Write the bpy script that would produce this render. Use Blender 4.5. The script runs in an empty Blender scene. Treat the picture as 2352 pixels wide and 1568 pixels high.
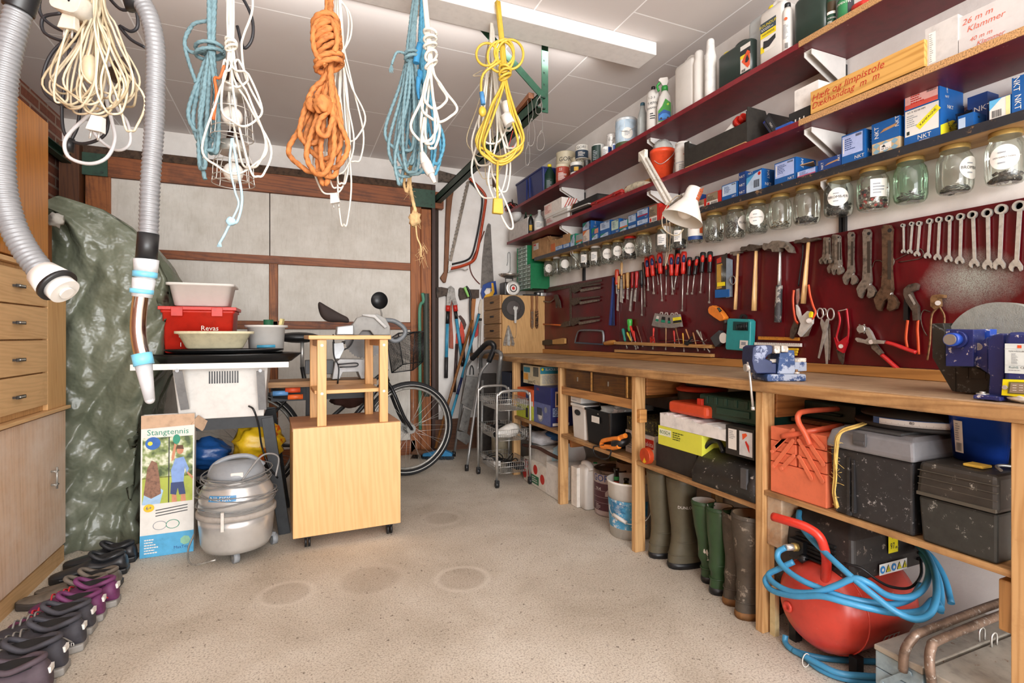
import bpy,bmesh,math,random
from mathutils import Vector,Matrix
V3=Vector
R=random.Random(7)
PI=math.pi
F,U0,V0=1195.0,1176.0,770.0  # focal length in px (2352 wide), principal column, horizon row
YAW=math.radians(22.7)
SN,CS=math.sin(YAW),math.cos(YAW)
sc=bpy.context.scene
col=sc.collection
cam=bpy.data.cameras.new('camera');camo=bpy.data.objects.new('camera',cam);col.objects.link(camo)
cam.sensor_width=36;cam.lens=36*F/2352;cam.shift_y=(784-V0)/2352*-1
camo.location=(0,0,1);camo.rotation_euler=(PI/2,0,-YAW);cam.clip_start=.02
sc.camera=camo
w=bpy.data.worlds.new('daylight');sc.world=w;w.use_nodes=True
w.node_tree.nodes['Background'].inputs[0].default_value=(.93,.96,1,1)
w.node_tree.nodes['Background'].inputs[1].default_value=3.0
sc.view_settings.view_transform='Standard';sc.view_settings.look='None'
sc.view_settings.exposure=0.16;sc.view_settings.gamma=1
sc.cycles.max_bounces=10;sc.cycles.diffuse_bounces=6;sc.cycles.transparent_max_bounces=24
sc.cycles.caustics_reflective=False;sc.cycles.caustics_refractive=False
try:sc.cycles.use_denoising=True
except Exception:pass
# daylight through the open garage front behind the camera, plus three added fill lights
def area(name,loc,rot,sx,sy,e,c=(1,1,1)):
 l=bpy.data.lights.new(name,'AREA');l.shape='RECTANGLE';l.size=sx;l.size_y=sy;l.energy=e;l.color=c
 o=bpy.data.objects.new(name,l);o.location=loc;o.rotation_euler=rot;col.objects.link(o);return o
area('open_gate_daylight',(.25,-3.3,1.25),(PI/2,0,0),3.3,2.3,185,(.98,.99,1))
area('overhead_fill_light',(.1,.6,2.42),(0,0,0),2.2,.5,2,(1,.98,.95))  # weak fill added overhead out of view, not a fixture of the room
area('bounce_fill_light',(.2,-.9,1.55),(PI-.3,0,.05),1.6,1.2,95,(1,.985,.96))  # added fill behind the camera, aimed up so the ceiling bounces it
area('far_end_fill_light',(.25,2.33,2.40),(PI/2-.55,0,0),2.4,.08,9,(1,.98,.95))  # unseen fill added behind the batten to brighten the door and back wall
# ---------- materials
def lin(h):
 h=h.lstrip('#');o=[]
 for i in(0,2,4):
  c=int(h[i:i+2],16)/255;o.append(c/12.92 if c<=.04045 else((c+.055)/1.055)**2.4)
 return(*o,1)
MC={}
class NT:
 def __init__(s,name):
  s.m=bpy.data.materials.new(name);s.m.use_nodes=True;s.t=s.m.node_tree;s.n=s.t.nodes
  s.b=s.n['Principled BSDF'];s.tc=None
 def add(s,kind,**kw):
  n=s.n.new('ShaderNode'+kind)
  for k,v in kw.items():setattr(n,k,v)
  return n
 def set(s,n,sock,v):
  if isinstance(v,bpy.types.NodeSocket):s.t.links.new(v,n.inputs[sock])
  else:n.inputs[sock].default_value=v
 def coord(s,scale=(1,1,1),rot=(0,0,0),loc=(0,0,0),which='Object'):
  if s.tc is None:s.tc=s.add('TexCoord')
  mp=s.add('Mapping');s.t.links.new(s.tc.outputs[which],mp.inputs[0])
  mp.inputs['Scale'].default_value=scale;mp.inputs['Rotation'].default_value=rot;mp.inputs['Location'].default_value=loc
  return mp.outputs[0]
 def noise(s,scale,detail=4,rough=.6,vec=None,dist=0):
  n=s.add('TexNoise');s.set(n,'Scale',scale);s.set(n,'Detail',detail);s.set(n,'Roughness',rough);s.set(n,'Distortion',dist)
  s.set(n,'Vector',vec if vec is not None else s.coord());return n.outputs['Fac']
 def ramp(s,fac,stops,interp='LINEAR'):
  n=s.add('ValToRGB');cr=n.color_ramp;cr.interpolation=interp
  while len(cr.elements)<len(stops):cr.elements.new(.5)
  for e,(p,c)in zip(cr.elements,stops):e.position=p;e.color=c if len(c)==4 else(*c,1)
  s.set(n,0,fac);return n.outputs[0]
 def mix(s,fac,a,b,mode='MIX'):
  n=s.add('Mix',data_type='RGBA',blend_type=mode);s.set(n,0,fac);s.set(n,6,a);s.set(n,7,b);return n.outputs[2]
 def math(s,op,a,b=0.0):
  n=s.add('Math',operation=op);s.set(n,0,a);s.set(n,1,b);return n.outputs[0]
 def bump(s,h,strength=.3,dist=.01):
  n=s.add('Bump');s.set(n,'Height',h);s.set(n,'Strength',strength);s.set(n,'Distance',dist)
  s.set(s.b,'Normal',n.outputs[0])
BW=lambda v:(v,v,v,1)
def mat(c,rough=.5,metal=0,var=.08,vs=30,bump=0,bs=200,wear=None,wamt=.0,ws=25,tr=0,key=''):
 """plain material with slight variation; wear: hex of a chipped or dusty second colour"""
 k=(c,rough,metal,var,vs,bump,bs,wear,wamt,ws,tr,key)
 if k in MC:return MC[k]
 s=NT('mat_'+c);L=lin(c)
 dk=tuple(x*(1-var*2.2)for x in L[:3])+(1,);lt=tuple(min(1,x*(1+var*1.2))for x in L[:3])+(1,)
 base=s.ramp(s.noise(vs),[(.3,dk),(.5,L),(.75,lt)])if var else L
 if wear:
  h_=.72-.5*wamt;f=s.ramp(s.noise(ws,8,.75),[(h_-.02,BW(0)),(h_+.025,BW(1))])
  base=s.mix(f,base,lin(wear))
 s.set(s.b,'Base Color',base);s.set(s.b,'Roughness',rough);s.set(s.b,'Metallic',metal)
 if tr:s.set(s.b,'Transmission Weight',tr)
 if bump:s.bump(s.noise(bs,6),bump,.003)
 MC[k]=s.m;return s.m
def wood(c1,c2,axis=0,scale=14,rough=.55,knots=0,dirt=None,damt=.3,key=''):
 k=('wood',c1,c2,axis,scale,rough,knots,dirt,damt,key)
 if k in MC:return MC[k]
 s=NT('wood_'+c1);st=[1,1,1];st[axis]=.07
 v=s.coord(tuple(st))
 n1=s.noise(scale,6,.65,v,.6)
 w_=s.add('TexWave',wave_type='BANDS',bands_direction='XYZ'[(axis+1)%3]if False else 'DIAGONAL')
 s.set(w_,'Vector',v);s.set(w_,'Scale',scale*2.6);s.set(w_,'Distortion',9);s.set(w_,'Detail',3);s.set(w_,'Detail Scale',1.2)
 f=s.math('ADD',s.math('MULTIPLY',n1,.72),s.math('MULTIPLY',w_.outputs['Fac'],.28))
 base=s.ramp(f,[(.22,lin(c2)),(.5,lin(c1)),(.8,tuple(min(1,x*1.12)for x in lin(c1)[:3])+(1,))])
 if knots:
  vo=s.add('TexVoronoi');s.set(vo,'Scale',knots);s.set(vo,'Vector',s.coord(tuple(.45 if i==axis else 1 for i in range(3))))
  base=s.mix(s.ramp(vo.outputs['Distance'],[(.03,BW(.85)),(.1,BW(0))]),base,lin('5a3216'))
 if dirt:
  base=s.mix(s.ramp(s.noise(5,8,.7),[(.62-damt,BW(0)),(.8-damt*.5,BW(.8))]),base,lin(dirt))
 s.set(s.b,'Base Color',base);s.set(s.b,'Roughness',rough);s.bump(f,.12,.002)
 MC[k]=s.m;return s.m
def glass(tint='e8f0ea',key='',a=.12):
 k=('glass',tint,key,a)
 if k in MC:return MC[k]
 s=NT('clear_glass');t=s.add('BsdfTransparent');t.inputs[0].default_value=lin(tint)
 g=s.add('BsdfGlossy');g.inputs['Roughness'].default_value=.06;g.inputs[0].default_value=(1,1,1,1)
 lw=s.add('LayerWeight');lw.inputs[0].default_value=.35
 d=s.add('BsdfDiffuse');d.inputs[0].default_value=lin('dfe3dd')
 m0=s.add('MixShader');m0.inputs[0].default_value=a
 s.t.links.new(t.outputs[0],m0.inputs[1]);s.t.links.new(d.outputs[0],m0.inputs[2])
 m1=s.add('MixShader');s.set(m1,0,s.math('MULTIPLY',lw.outputs['Fresnel'],.8))
 s.t.links.new(m0.outputs[0],m1.inputs[1]);s.t.links.new(g.outputs[0],m1.inputs[2])
 s.t.links.new(m1.outputs[0],s.n['Material Output'].inputs[0]);MC[k]=s.m;return s.m
# ---------- pixel to place
def ray(u,v):
 r=(u-U0)/F;return V3((SN+r*CS,CS-r*SN,(V0-v)/F))
def P(u,v,X=None,Y=None,Z=None,t=None):
 d=ray(u,v)
 if X is not None:t=X/d.x
 elif Y is not None:t=Y/d.y
 elif Z is not None:t=(Z-1)/d.z
 return V3((0,0,1))+d*t
def px(t):return t/F  # metres per pixel at forward depth t
def ZX(u,v,X):return P(u,v,X=X).z
def YX(u,X):return P(u,700,X=X).y
# ---------- mesh builder
def catmull(pts,k=6,closed=False):
 pts=[V3(p)for p in pts];n=len(pts)
 if n<3:return pts
 out=[]
 for i in range(n if closed else n-1):
  if closed:a,b,c,d=pts[(i-1)%n],pts[i],pts[(i+1)%n],pts[(i+2)%n]
  else:
   b,c=pts[i],pts[i+1];a=pts[i-1]if i else b*2-c;d=pts[i+2]if i+2<n else c*2-b
  for j in range(k):
   t=j/k;out.append(.5*((2*b)+(c-a)*t+(2*a-5*b+4*c-d)*t*t+(3*b-a-3*c+d)*t**3))
 if not closed:out.append(pts[-1])
 return out
TXT={}
def text_geo(s):
 if s in TXT:return TXT[s]
 c=bpy.data.curves.new('t','FONT');c.body=s;c.size=1;c.resolution_u=2;c.align_x='CENTER';c.align_y='CENTER'
 o=bpy.data.objects.new('t',c);col.objects.link(o);me=bpy.data.meshes.new_from_object(o)
 vs=[v.co.copy()for v in me.vertices];fs=[tuple(p.vertices)for p in me.polygons]
 bpy.data.objects.remove(o);bpy.data.curves.remove(c);bpy.data.meshes.remove(me)
 TXT[s]=(vs,fs);return TXT[s]
def frame(o,x,y):
 """matrix with origin o, local x and y along given directions, z their cross product"""
 x=V3(x).normalized();y=V3(y);z=x.cross(y).normalized();y=z.cross(x)
 m=Matrix((x,y,z)).transposed().to_4x4();m.translation=V3(o);return m
def T(x=0,y=0,z=0):return Matrix.Translation((x,y,z))
def RX(a):return Matrix.Rotation(math.radians(a),4,'X')
def RY(a):return Matrix.Rotation(math.radians(a),4,'Y')
def RZ(a):return Matrix.Rotation(math.radians(a),4,'Z')
def SC(x,y,z):return Matrix.Diagonal((x,y,z,1))
I4=Matrix.Identity(4)
ORG={}
class MB:
 def __init__(s):s.v=[];s.f=[];s.mi=[];s.sm=[];s.x=I4
 def _add(s,vs,fs,mi=0,smooth=False,m=None):
  m=s.x@m if m is not None else s.x
  b=len(s.v);s.v+=[m@V3(v)for v in vs]
  for f in fs:s.f.append(tuple(b+i for i in f));s.mi.append(mi);s.sm.append(smooth)
  return s
 def box(s,c,d,mi=0,m=None):
  x,y,z=d[0]/2,d[1]/2,d[2]/2
  vs=[(c[0]+i*x,c[1]+j*y,c[2]+k*z)for i in(-1,1)for j in(-1,1)for k in(-1,1)]
  return s._add(vs,[(0,1,3,2),(4,6,7,5),(0,4,5,1),(2,3,7,6),(0,2,6,4),(1,5,7,3)],mi,False,m)
 def bb(s,a,b,mi=0,m=None):
  return s.box([(p+q)/2 for p,q in zip(a,b)],[abs(q-p)for p,q in zip(a,b)],mi,m)
 def hexa(s,lo,hi,mi=0,m=None):
  """solid between two quads (4 points each, same winding)"""
  return s._add(list(lo)+list(hi),[(3,2,1,0),(4,5,6,7)]+[(i,(i+1)%4,4+(i+1)%4,4+i)for i in range(4)],mi,False,m)
 def beam(s,a,b,w,h,up=(0,0,1),mi=0):
  a,b=V3(a),V3(b);z=(b-a);L=z.length;z.normalize();u=V3(up)
  x=u.cross(z)
  if x.length<1e-5:x=V3((1,0,0)).cross(z)
  x.normalize();y=z.cross(x);m=Matrix((x,y,z)).transposed().to_4x4();m.translation=a
  return s.box((0,0,L/2),(w,h,L),mi,m)
 def prism(s,poly,d,mi=0,m=None,smooth=False,z0=0):
  n=len(poly)
  vs=[(x,y,z0)for x,y in poly]+[(x,y,z0+d)for x,y in poly]
  s._add(vs,[tuple(range(n-1,-1,-1)),tuple(range(n,2*n))],mi,False,m)
  b=len(s.v)-2*n
  for i in range(n):
   j=(i+1)%n;s.f.append((b+i,b+j,b+n+j,b+n+i));s.mi.append(mi);s.sm.append(smooth)
  return s
 def lathe(s,prof,n=24,mi=0,m=None,smooth=True,capa=True,capb=True):
  vs,fs=[],[]
  for r,z in prof:
   for i in range(n):a=2*PI*i/n;vs.append((r*math.cos(a),r*math.sin(a),z))
  for k in range(len(prof)-1):
   for i in range(n):j=(i+1)%n;fs.append((k*n+i,k*n+j,(k+1)*n+j,(k+1)*n+i))
  s._add(vs,fs,mi,smooth,m);b=len(s.v)-len(vs)
  if capa and prof[0][0]>1e-6:s.f.append(tuple(b+i for i in range(n-1,-1,-1)));s.mi.append(mi);s.sm.append(False)
  if capb and prof[-1][0]>1e-6:s.f.append(tuple(b+len(vs)-n+i for i in range(n)));s.mi.append(mi);s.sm.append(False)
  return s
 def cyl(s,a,b,r,n=16,mi=0,r2=None):
  a,b=V3(a),V3(b);L=(b-a).length;q=(b-a).to_track_quat('Z','Y').to_matrix().to_4x4();q.translation=a
  return s.lathe([(r,0),(r if r2 is None else r2,L)],n,mi,q)
 def tube(s,pts,r,n=8,mi=0,closed=False,k=0,rr=None,flat=1.0,smooth=True):
  if k:pts=catmull(pts,k,closed)
  pts=[V3(p)for p in pts];N=len(pts)
  if N<2:return s
  tan=[]
  for i in range(N):
   a=pts[i-1]if(i or closed)else pts[0];b=pts[(i+1)%N]if(i<N-1 or closed)else pts[-1]
   t=b-a;tan.append(t.normalized()if t.length>1e-9 else V3((0,0,1)))
  nr=tan[0].orthogonal().normalized();vs,fs=[],[]
  for i in range(N):
   nr=nr-tan[i]*nr.dot(tan[i]);nr=nr.normalized()if nr.length>1e-6 else tan[i].orthogonal().normalized()
   bi=tan[i].cross(nr)
   ri=r if rr is None else(rr(i/(N-1))if callable(rr)else rr[min(i,len(rr)-1)])
   for j in range(n):a=2*PI*j/n;vs.append(pts[i]+nr*(ri*math.cos(a))+bi*(ri*flat*math.sin(a)))
  for i in range(N if closed else N-1):
   for j in range(n):j2=(j+1)%n;i2=(i+1)%N;fs.append((i*n+j,i*n+j2,i2*n+j2,i2*n+j))
  s._add(vs,fs,mi,smooth)
  if not closed:
   b=len(s.v)-len(vs)
   s.f.append(tuple(b+j for j in range(n-1,-1,-1)));s.mi.append(mi);s.sm.append(False)
   s.f.append(tuple(b+len(vs)-n+j for j in range(n)));s.mi.append(mi);s.sm.append(False)
  return s
 def rope(s,pts,r,k=6,mi=0,pitch=None,n=8):
  """three-strand twisted rope along a path"""
  P_=catmull(pts,k);L=[0]
  for a,b in zip(P_,P_[1:]):L.append(L[-1]+(b-a).length)
  step=r*.75;N=max(4,int(L[-1]/step));pts2=[];j=0
  for i in range(N+1):
   d=L[-1]*i/N
   while j<len(L)-2 and L[j+1]<d:j+=1
   q=(d-L[j])/max(1e-9,L[j+1]-L[j]);pts2.append(P_[j].lerp(P_[j+1],q))
  tan=[(pts2[min(i+1,N)]-pts2[max(i-1,0)]).normalized()for i in range(N+1)]
  nr=tan[0].orthogonal().normalized();vs,fs=[],[];pit=pitch or r*9;n=12
  for i in range(N+1):
   nr=nr-tan[i]*nr.dot(tan[i]);nr=nr.normalized()if nr.length>1e-6 else tan[i].orthogonal().normalized()
   bi=tan[i].cross(nr);ph=2*PI*(L[-1]*i/N)/pit
   for j in range(n):
    a=2*PI*j/n;q=r*(.70+.36*abs(math.cos(1.5*(a-ph))))
    vs.append(pts2[i]+nr*(q*math.cos(a))+bi*(q*math.sin(a)))
  for i in range(N):
   for j in range(n):j2=(j+1)%n;fs.append((i*n+j,i*n+j2,(i+1)*n+j2,(i+1)*n+j))
  s._add(vs,fs,mi,True);b=len(s.v)-len(vs)
  s.f.append(tuple(b+j for j in range(n-1,-1,-1)));s.mi.append(mi);s.sm.append(False)
  s.f.append(tuple(b+len(vs)-n+j for j in range(n)));s.mi.append(mi);s.sm.append(False)
  return s
 def loft(s,rings,mi=0,smooth=True,cap=True,m=None):
  n=len(rings[0]);vs=[p for r in rings for p in r];fs=[]
  for k in range(len(rings)-1):
   for i in range(n):j=(i+1)%n;fs.append((k*n+i,k*n+j,(k+1)*n+j,(k+1)*n+i))
  if cap:fs+=[tuple(range(n-1,-1,-1)),tuple(range(len(vs)-n,len(vs)))]
  return s._add(vs,fs,mi,smooth,m)
 def grid(s,fn,nu,nv,mi=0,smooth=True,m=None):
  vs=[fn(i/nu,j/nv)for j in range(nv+1)for i in range(nu+1)]
  return s._add(vs,[(j*(nu+1)+i,j*(nu+1)+i+1,(j+1)*(nu+1)+i+1,(j+1)*(nu+1)+i)for j in range(nv)for i in range(nu)],mi,smooth,m)
 def ball(s,c,r,n=12,mi=0,m=None,noise=0,seed=1):
  rx,ry,rz=(r,r,r)if not hasattr(r,'__len__')else r;g=random.Random(seed);vs,fs=[],[];k=n//2+1
  ph=[g.uniform(0,6)for _ in range(6)]
  for a in range(k+1):
   th=PI*a/k
   for b in range(n):
    f=2*PI*b/n;x,y,z=math.sin(th)*math.cos(f),math.sin(th)*math.sin(f),math.cos(th)
    q=1+noise*(math.sin(5*x+ph[0])*math.cos(6*y+ph[1])+.6*math.sin(11*z+ph[2]+4*x)+.4*math.sin(13*y+9*z+ph[3]))
    vs.append((c[0]+rx*q*x,c[1]+ry*q*y,c[2]+rz*q*z))
  for a in range(k):
   for b in range(n):j=(b+1)%n;fs.append((a*n+b,(a+1)*n+b,(a+1)*n+j,a*n+j))
  return s._add(vs,fs,mi,True,m)
 def text(s,t,size,m,mi=0,sx=1.0,lift=.0006):
  vs,fs=text_geo(t);return s._add([(v.x*size*sx,v.y*size,lift)for v in vs],fs,mi,False,m)
 def rect(s,m,x0,y0,x1,y1,mi=0,lift=.0008):
  return s._add([(x0,y0,lift),(x1,y0,lift),(x1,y1,lift),(x0,y1,lift)],[(0,1,2,3)],mi,False,m)
 def poly(s,m,pts,mi=0,lift=.0008):
  return s._add([(x,y,lift)for x,y in pts],[tuple(range(len(pts)))],mi,False,m)
 def disc(s,m,x,y,r,mi=0,lift=.0008,n=24,ry=None):
  return s.poly(m,[(x+r*math.cos(2*PI*i/n),y+(ry or r)*math.sin(2*PI*i/n))for i in range(n)],mi,lift)
 def lines(s,m,x0,y0,x1,y1,n,mi,seed=1,lift=.0011,fill=.45):
  """n lines of small print, too small to read"""
  g=random.Random(seed);h=(y1-y0)/n
  for i in range(n):
   y=y1-(i+1)*h+h*(1-fill)/2;x=x0;e=x0+(x1-x0)*g.uniform(.55,1)
   while x<e:
    w_=(x1-x0)*g.uniform(.06,.2);s.rect(m,x,y,min(e,x+w_),y+h*fill,mi,lift);x+=w_+(x1-x0)*.03
  return s
 def bars(s,m,x0,y0,x1,y1,mi,seed=1,lift=.0011):
  g=random.Random(seed);x=x0;u=(x1-x0)/40
  while x<x1:w_=u*g.choice((.6,1,1.6));s.rect(m,x,y0,min(x1,x+w_),y1,mi,lift);x+=w_+u*g.choice((.6,1,1.4))
  return s
 def wrect(s,a0,a1,z0,z1,r,mi=0,c=(0,0),n=10,r2=None,m=None):
  """a printed patch around a cylinder from angle a0 to a1"""
  r2=r if r2 is None else r2
  return s.grid(lambda i,j:(c[0]+(r+(r2-r)*j)*math.cos(a0+(a1-a0)*i),c[1]+(r+(r2-r)*j)*math.sin(a0+(a1-a0)*i),z0+(z1-z0)*j),n,1,mi,True,m)
 def wtext(s,t,size,a,z,r,mi=0,c=(0,0),sx=1.0,m=None):
  vs,fs=text_geo(t)
  return s._add([(c[0]+r*math.cos(a+v.x*size*sx/r),c[1]+r*math.sin(a+v.x*size*sx/r),z+v.y*size)for v in vs],fs,mi,False,m)
 def wlines(s,a0,a1,z0,z1,r,n,mi,seed=1,c=(0,0)):
  g=random.Random(seed);h=(z1-z0)/n
  for i in range(n):
   z=z1-(i+.8)*h;s.wrect(a0,a0+(a1-a0)*g.uniform(.5,1),z,z+h*.45,r,mi,c,4)
  return s
 def rbox(s,c,d,r,mi=0,m=None,seg=3,vertical=True,smooth=True):
  """box with rounded vertical edges (rounded in plan)"""
  x,y=d[0]/2,d[1]/2;poly=[]
  for cx,cy,a0 in((x-r,y-r,0),(-x+r,y-r,90),(-x+r,-y+r,180),(x-r,-y+r,270)):
   for i in range(seg+1):a=math.radians(a0+90*i/seg);poly.append((c[0]+cx+r*math.cos(a),c[1]+cy+r*math.sin(a)))
  return s.prism(poly,d[2],mi,m,smooth,c[2]-d[2]/2)
 def build(s,name,mats=None,parent=None,bev=0,seg=2,wn=False,sub=0,kind=None,label=None,world=True):
  me=bpy.data.meshes.new(name);o=bpy.data.objects.new(name,me)
  off=V3((0,0,0))
  if parent is not None:
   rt=parent
   while rt.parent is not None:rt=rt.parent
   off=ORG.get(rt.name,V3((0,0,0)))if world else off
  me.from_pydata([tuple(v-off)for v in s.v],[],s.f)
  ml=list(mats)if isinstance(mats,(list,tuple))else[mats]if mats is not None else[]
  for q in s.mi:
   if not isinstance(q,int)and q not in ml:ml.append(q)
  for m_ in ml:me.materials.append(m_)
  for p,mi,sm in zip(me.polygons,s.mi,s.sm):p.material_index=mi if isinstance(mi,int)else ml.index(mi);p.use_smooth=sm
  me.update();col.objects.link(o)
  if parent is not None:o.parent=parent
  if bev:
   b=o.modifiers.new('b','BEVEL');b.width=bev;b.segments=seg;b.limit_method='ANGLE';b.angle_limit=.7;b.harden_normals=False
  if sub:
   q=o.modifiers.new('s','SUBSURF');q.levels=sub;q.render_levels=sub
  if kind:o['kind']=kind
  if label:o['label']=label
  return o
def thing(name,label,cat,loc=(0,0,0),group=None,kind=None):
 o=bpy.data.objects.new(name,None);o.empty_display_size=.05;col.objects.link(o);o.location=loc;ORG[o.name]=V3(loc)
 o['label']=label;o['category']=cat
 if group:o['group']=group
 if kind:o['kind']=kind
 return o
def one(mb,name,mats,label,cat,group=None,bev=0,kind=None,sub=0):
 """a thing that is one mesh, its origin at its base"""
 xs=[v.x for v in mb.v];ys=[v.y for v in mb.v];zs=[v.z for v in mb.v]
 c=V3(((min(xs)+max(xs))/2,(min(ys)+max(ys))/2,min(zs)))
 mb.v=[v-c for v in mb.v];o=mb.build(name,mats,None,bev,sub=sub);o.location=c
 o['label']=label;o['category']=cat
 if group:o['group']=group
 if kind:o['kind']=kind
 return o
def struct(mb,name,mats,bev=0):
 o=mb.build(name,mats,None,bev);o['kind']='structure';return o
def dup(root,m,label,group=None,scale=None):
 """a copy of a thing with copies of its parts and their sub-parts"""
 def cp(o,par):
  c=o.copy();col.objects.link(c);c.parent=par
  for ch in KIDS.get(o.name,[]):cp(ch,c)
  return c
 if root.name not in DONE:
  DONE.add(root.name)
  def reg(o):
   KIDS[o.name]=list(o.children)
   for ch in o.children:reg(ch)
  reg(root)
 c=cp(root,None);c.matrix_basis=m;c['label']=label
 if group:c['group']=group
 return c
KIDS,DONE={},set()
# ================= the room
WX,BY,LX,CZ=1.985,4.42,-1.45,2.47  # right wall, back wall, left wall, ceiling
def concrete():
 s=NT('concrete_floor');v=s.coord()
 base=s.ramp(s.noise(2.2,6,.6,v,.4),[(.3,lin('b3a999')),(.5,lin('c7beaf')),(.68,lin('d6cfc2'))])
 sp=s.add('TexVoronoi');s.set(sp,'Scale',95);s.set(sp,'Vector',v)
 base=s.mix(s.ramp(s.noise(160,4,.7,v),[(.38,BW(.55)),(.52,BW(0))]),base,lin('6f5f50'))
 base=s.mix(s.ramp(sp.outputs['Distance'],[(.1,BW(.7)),(.2,BW(0))]),base,lin('d8d0c4'))
 base=s.mix(s.ramp(s.noise(55,3,.6,s.coord(loc=(3,7,0))),[(.64,BW(0)),(.70,BW(.8))]),base,lin('5a4d42'))
 sep=s.add('SeparateXYZ');s.set(sep,0,v);nz=s.noise(7,4,.6,v)
 for(u,vv,r,w_,a)in((658,1362,.095,.010,.4),(1062,1328,.105,.010,.5),(1015,1190,.10,.015,.2),(850,1330,.13,.02,.12)):
  c=P(u,vv,Z=0)
  dx=s.math('SUBTRACT',sep.outputs[0],c.x);dy=s.math('SUBTRACT',sep.outputs[1],c.y)
  d=s.math('SQRT',s.math('ADD',s.math('MULTIPLY',dx,dx),s.math('MULTIPLY',dy,dy)))
  e=s.math('ABSOLUTE',s.math('SUBTRACT',d,r))
  g=s.ramp(s.math('DIVIDE',e,w_*2),[(.2,BW(a)),(1,BW(0))])
  base=s.mix(s.math('MULTIPLY',g,s.math('MULTIPLY',nz,1.5)),base,lin('d9d2c6'))
  h=s.ramp(s.math('DIVIDE',d,r),[(.8,BW(.25)),(1,BW(0))])
  base=s.mix(h,base,lin('8b7b6a'))
 s.set(s.b,'Base Color',base);s.set(s.b,'Roughness',.82)
 s.bump(s.noise(130,5,.7,v),.25,.003);return s.m
def ceilmat():
 s=NT('ceiling_panels');sep=s.add('SeparateXYZ');s.set(sep,0,s.coord());cb=s.add('CombineXYZ')
 s.set(cb,0,s.math('ADD',sep.outputs[1],.20));s.set(cb,1,s.math('ADD',sep.outputs[0],.7+.425*3))
 b=s.add('TexBrick');s.set(b,'Vector',cb.outputs[0]);s.set(b,'Scale',1.0);s.set(b,'Brick Width',.62);s.set(b,'Row Height',.425)
 s.set(b,'Mortar Size',.0042);s.set(b,'Mortar Smooth',.3)
 s.set(b,'Color1',lin('d8d2cf'));s.set(b,'Color2',lin('d3ccc9'));s.set(b,'Mortar',lin('ffffff'))
 base=s.mix(s.ramp(s.noise(3,4),[(.45,BW(0)),(.7,BW(.22))]),b.outputs[0],lin('c9bdb8'))
 s.set(s.b,'Base Color',base);s.set(s.b,'Roughness',.6);s.bump(s.noise(60,4),.05,.002);return s.m
def wallmat():
 s=NT('white_plaster');base=s.ramp(s.noise(4,6,.6),[(.35,lin('ddd8d2')),(.6,lin('ebe7e2'))])
 base=s.mix(s.ramp(s.noise(22,6,.8),[(.70,BW(0)),(.76,BW(.5))]),base,lin('b9aea2'))
 s.set(s.b,'Base Color',base);s.set(s.b,'Roughness',.8);s.bump(s.noise(50,5),.25,.004);return s.m
def brick(paint=False):
 s=NT('red_brick');sep=s.add('SeparateXYZ');s.set(sep,0,s.coord());cb=s.add('CombineXYZ')
 s.set(cb,0,sep.outputs[1]);s.set(cb,1,sep.outputs[2])
 b=s.add('TexBrick');s.set(b,'Vector',cb.outputs[0]);s.set(b,'Scale',1);s.set(b,'Brick Width',.24);s.set(b,'Row Height',.068)
 s.set(b,'Mortar Size',.009);s.set(b,'Mortar Smooth',.2);s.set(b,'Bias',-.2)
 s.set(b,'Color1',lin('7a3f28'));s.set(b,'Color2',lin('5f2f22'));s.set(b,'Mortar',lin('9a8676'))
 s.set(s.b,'Base Color',s.mix(.25,b.outputs[0],s.ramp(s.noise(40,6),[(.3,lin('3b2018')),(.7,lin('a06a50'))])))
 s.set(s.b,'Roughness',.85);s.bump(s.math('SUBTRACT',1.0,b.outputs['Fac']),.6,.006);return s.m
def foam():
 s=NT('foam_board');base=s.ramp(s.noise(5,6,.7),[(.35,lin('cfc9be')),(.65,lin('e2ddd4'))])
 base=s.mix(s.ramp(s.noise(60,3,.8,s.coord((1,1,.12))),[(.5,BW(0)),(.8,BW(.45))]),base,lin('b5ab9c'))
 base=s.mix(s.ramp(s.noise(26,7,.85),[(.71,BW(0)),(.75,BW(.8))]),base,lin('6f6252'))
 s.set(s.b,'Base Color',base);s.set(s.b,'Roughness',.9);s.bump(s.noise(90,4,.7,s.coord((1,1,.2))),.3,.003);return s.m
WALL=wallmat()
FRONT=-3.4
m=MB();m.bb((LX-.1,FRONT,-.1),(WX+.1,BY+.1,0));struct(m,'floor',concrete())
m=MB();m.bb((LX-.1,FRONT,CZ),(WX+.1,BY+.1,CZ+.1));struct(m,'ceiling',ceilmat())
m=MB();m.bb((WX,FRONT,0),(WX+.1,BY+.1,CZ));struct(m,'wall_right',WALL)
m=MB();m.bb((LX-.1,FRONT,0),(LX,BY,CZ));struct(m,'wall_left',brick())
# back wall: white plaster above and right of the up-and-over door
DX0,DX1,DZ=-1.25,P(990,700,Y=BY).x,P(600,389,Y=BY).z
m=MB();m.bb((LX-.1,BY,DZ),(WX,BY+.1,CZ));m.bb((DX1,BY,0),(WX,BY+.1,DZ));m.bb((LX-.1,BY,0),(DX0,BY+.1,DZ))
struct(m,'wall_back',WALL)
# white batten on the ceiling
BW_=mat('eeebe8',.5,var=.03)
e=P(1466,150,Z=2.40)
m=MB();m.bb((-1.2,e.y-.11,2.405),(e.x+.03,e.y+.035,CZ-.001));struct(m,'beam_ceiling',BW_,.003)
# brown skirting board on the back wall
RW=wood('7c4a2a','4c2a17',2,10,dirt='35200f',damt=.1)
m=MB();m.bb((P(955,1000,Y=BY-.02).x,BY-.025,0),(WX-.3,BY-.002,.27));struct(m,'baseboard_back',wood('6b4630','4a2d1c',0,8))
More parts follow.
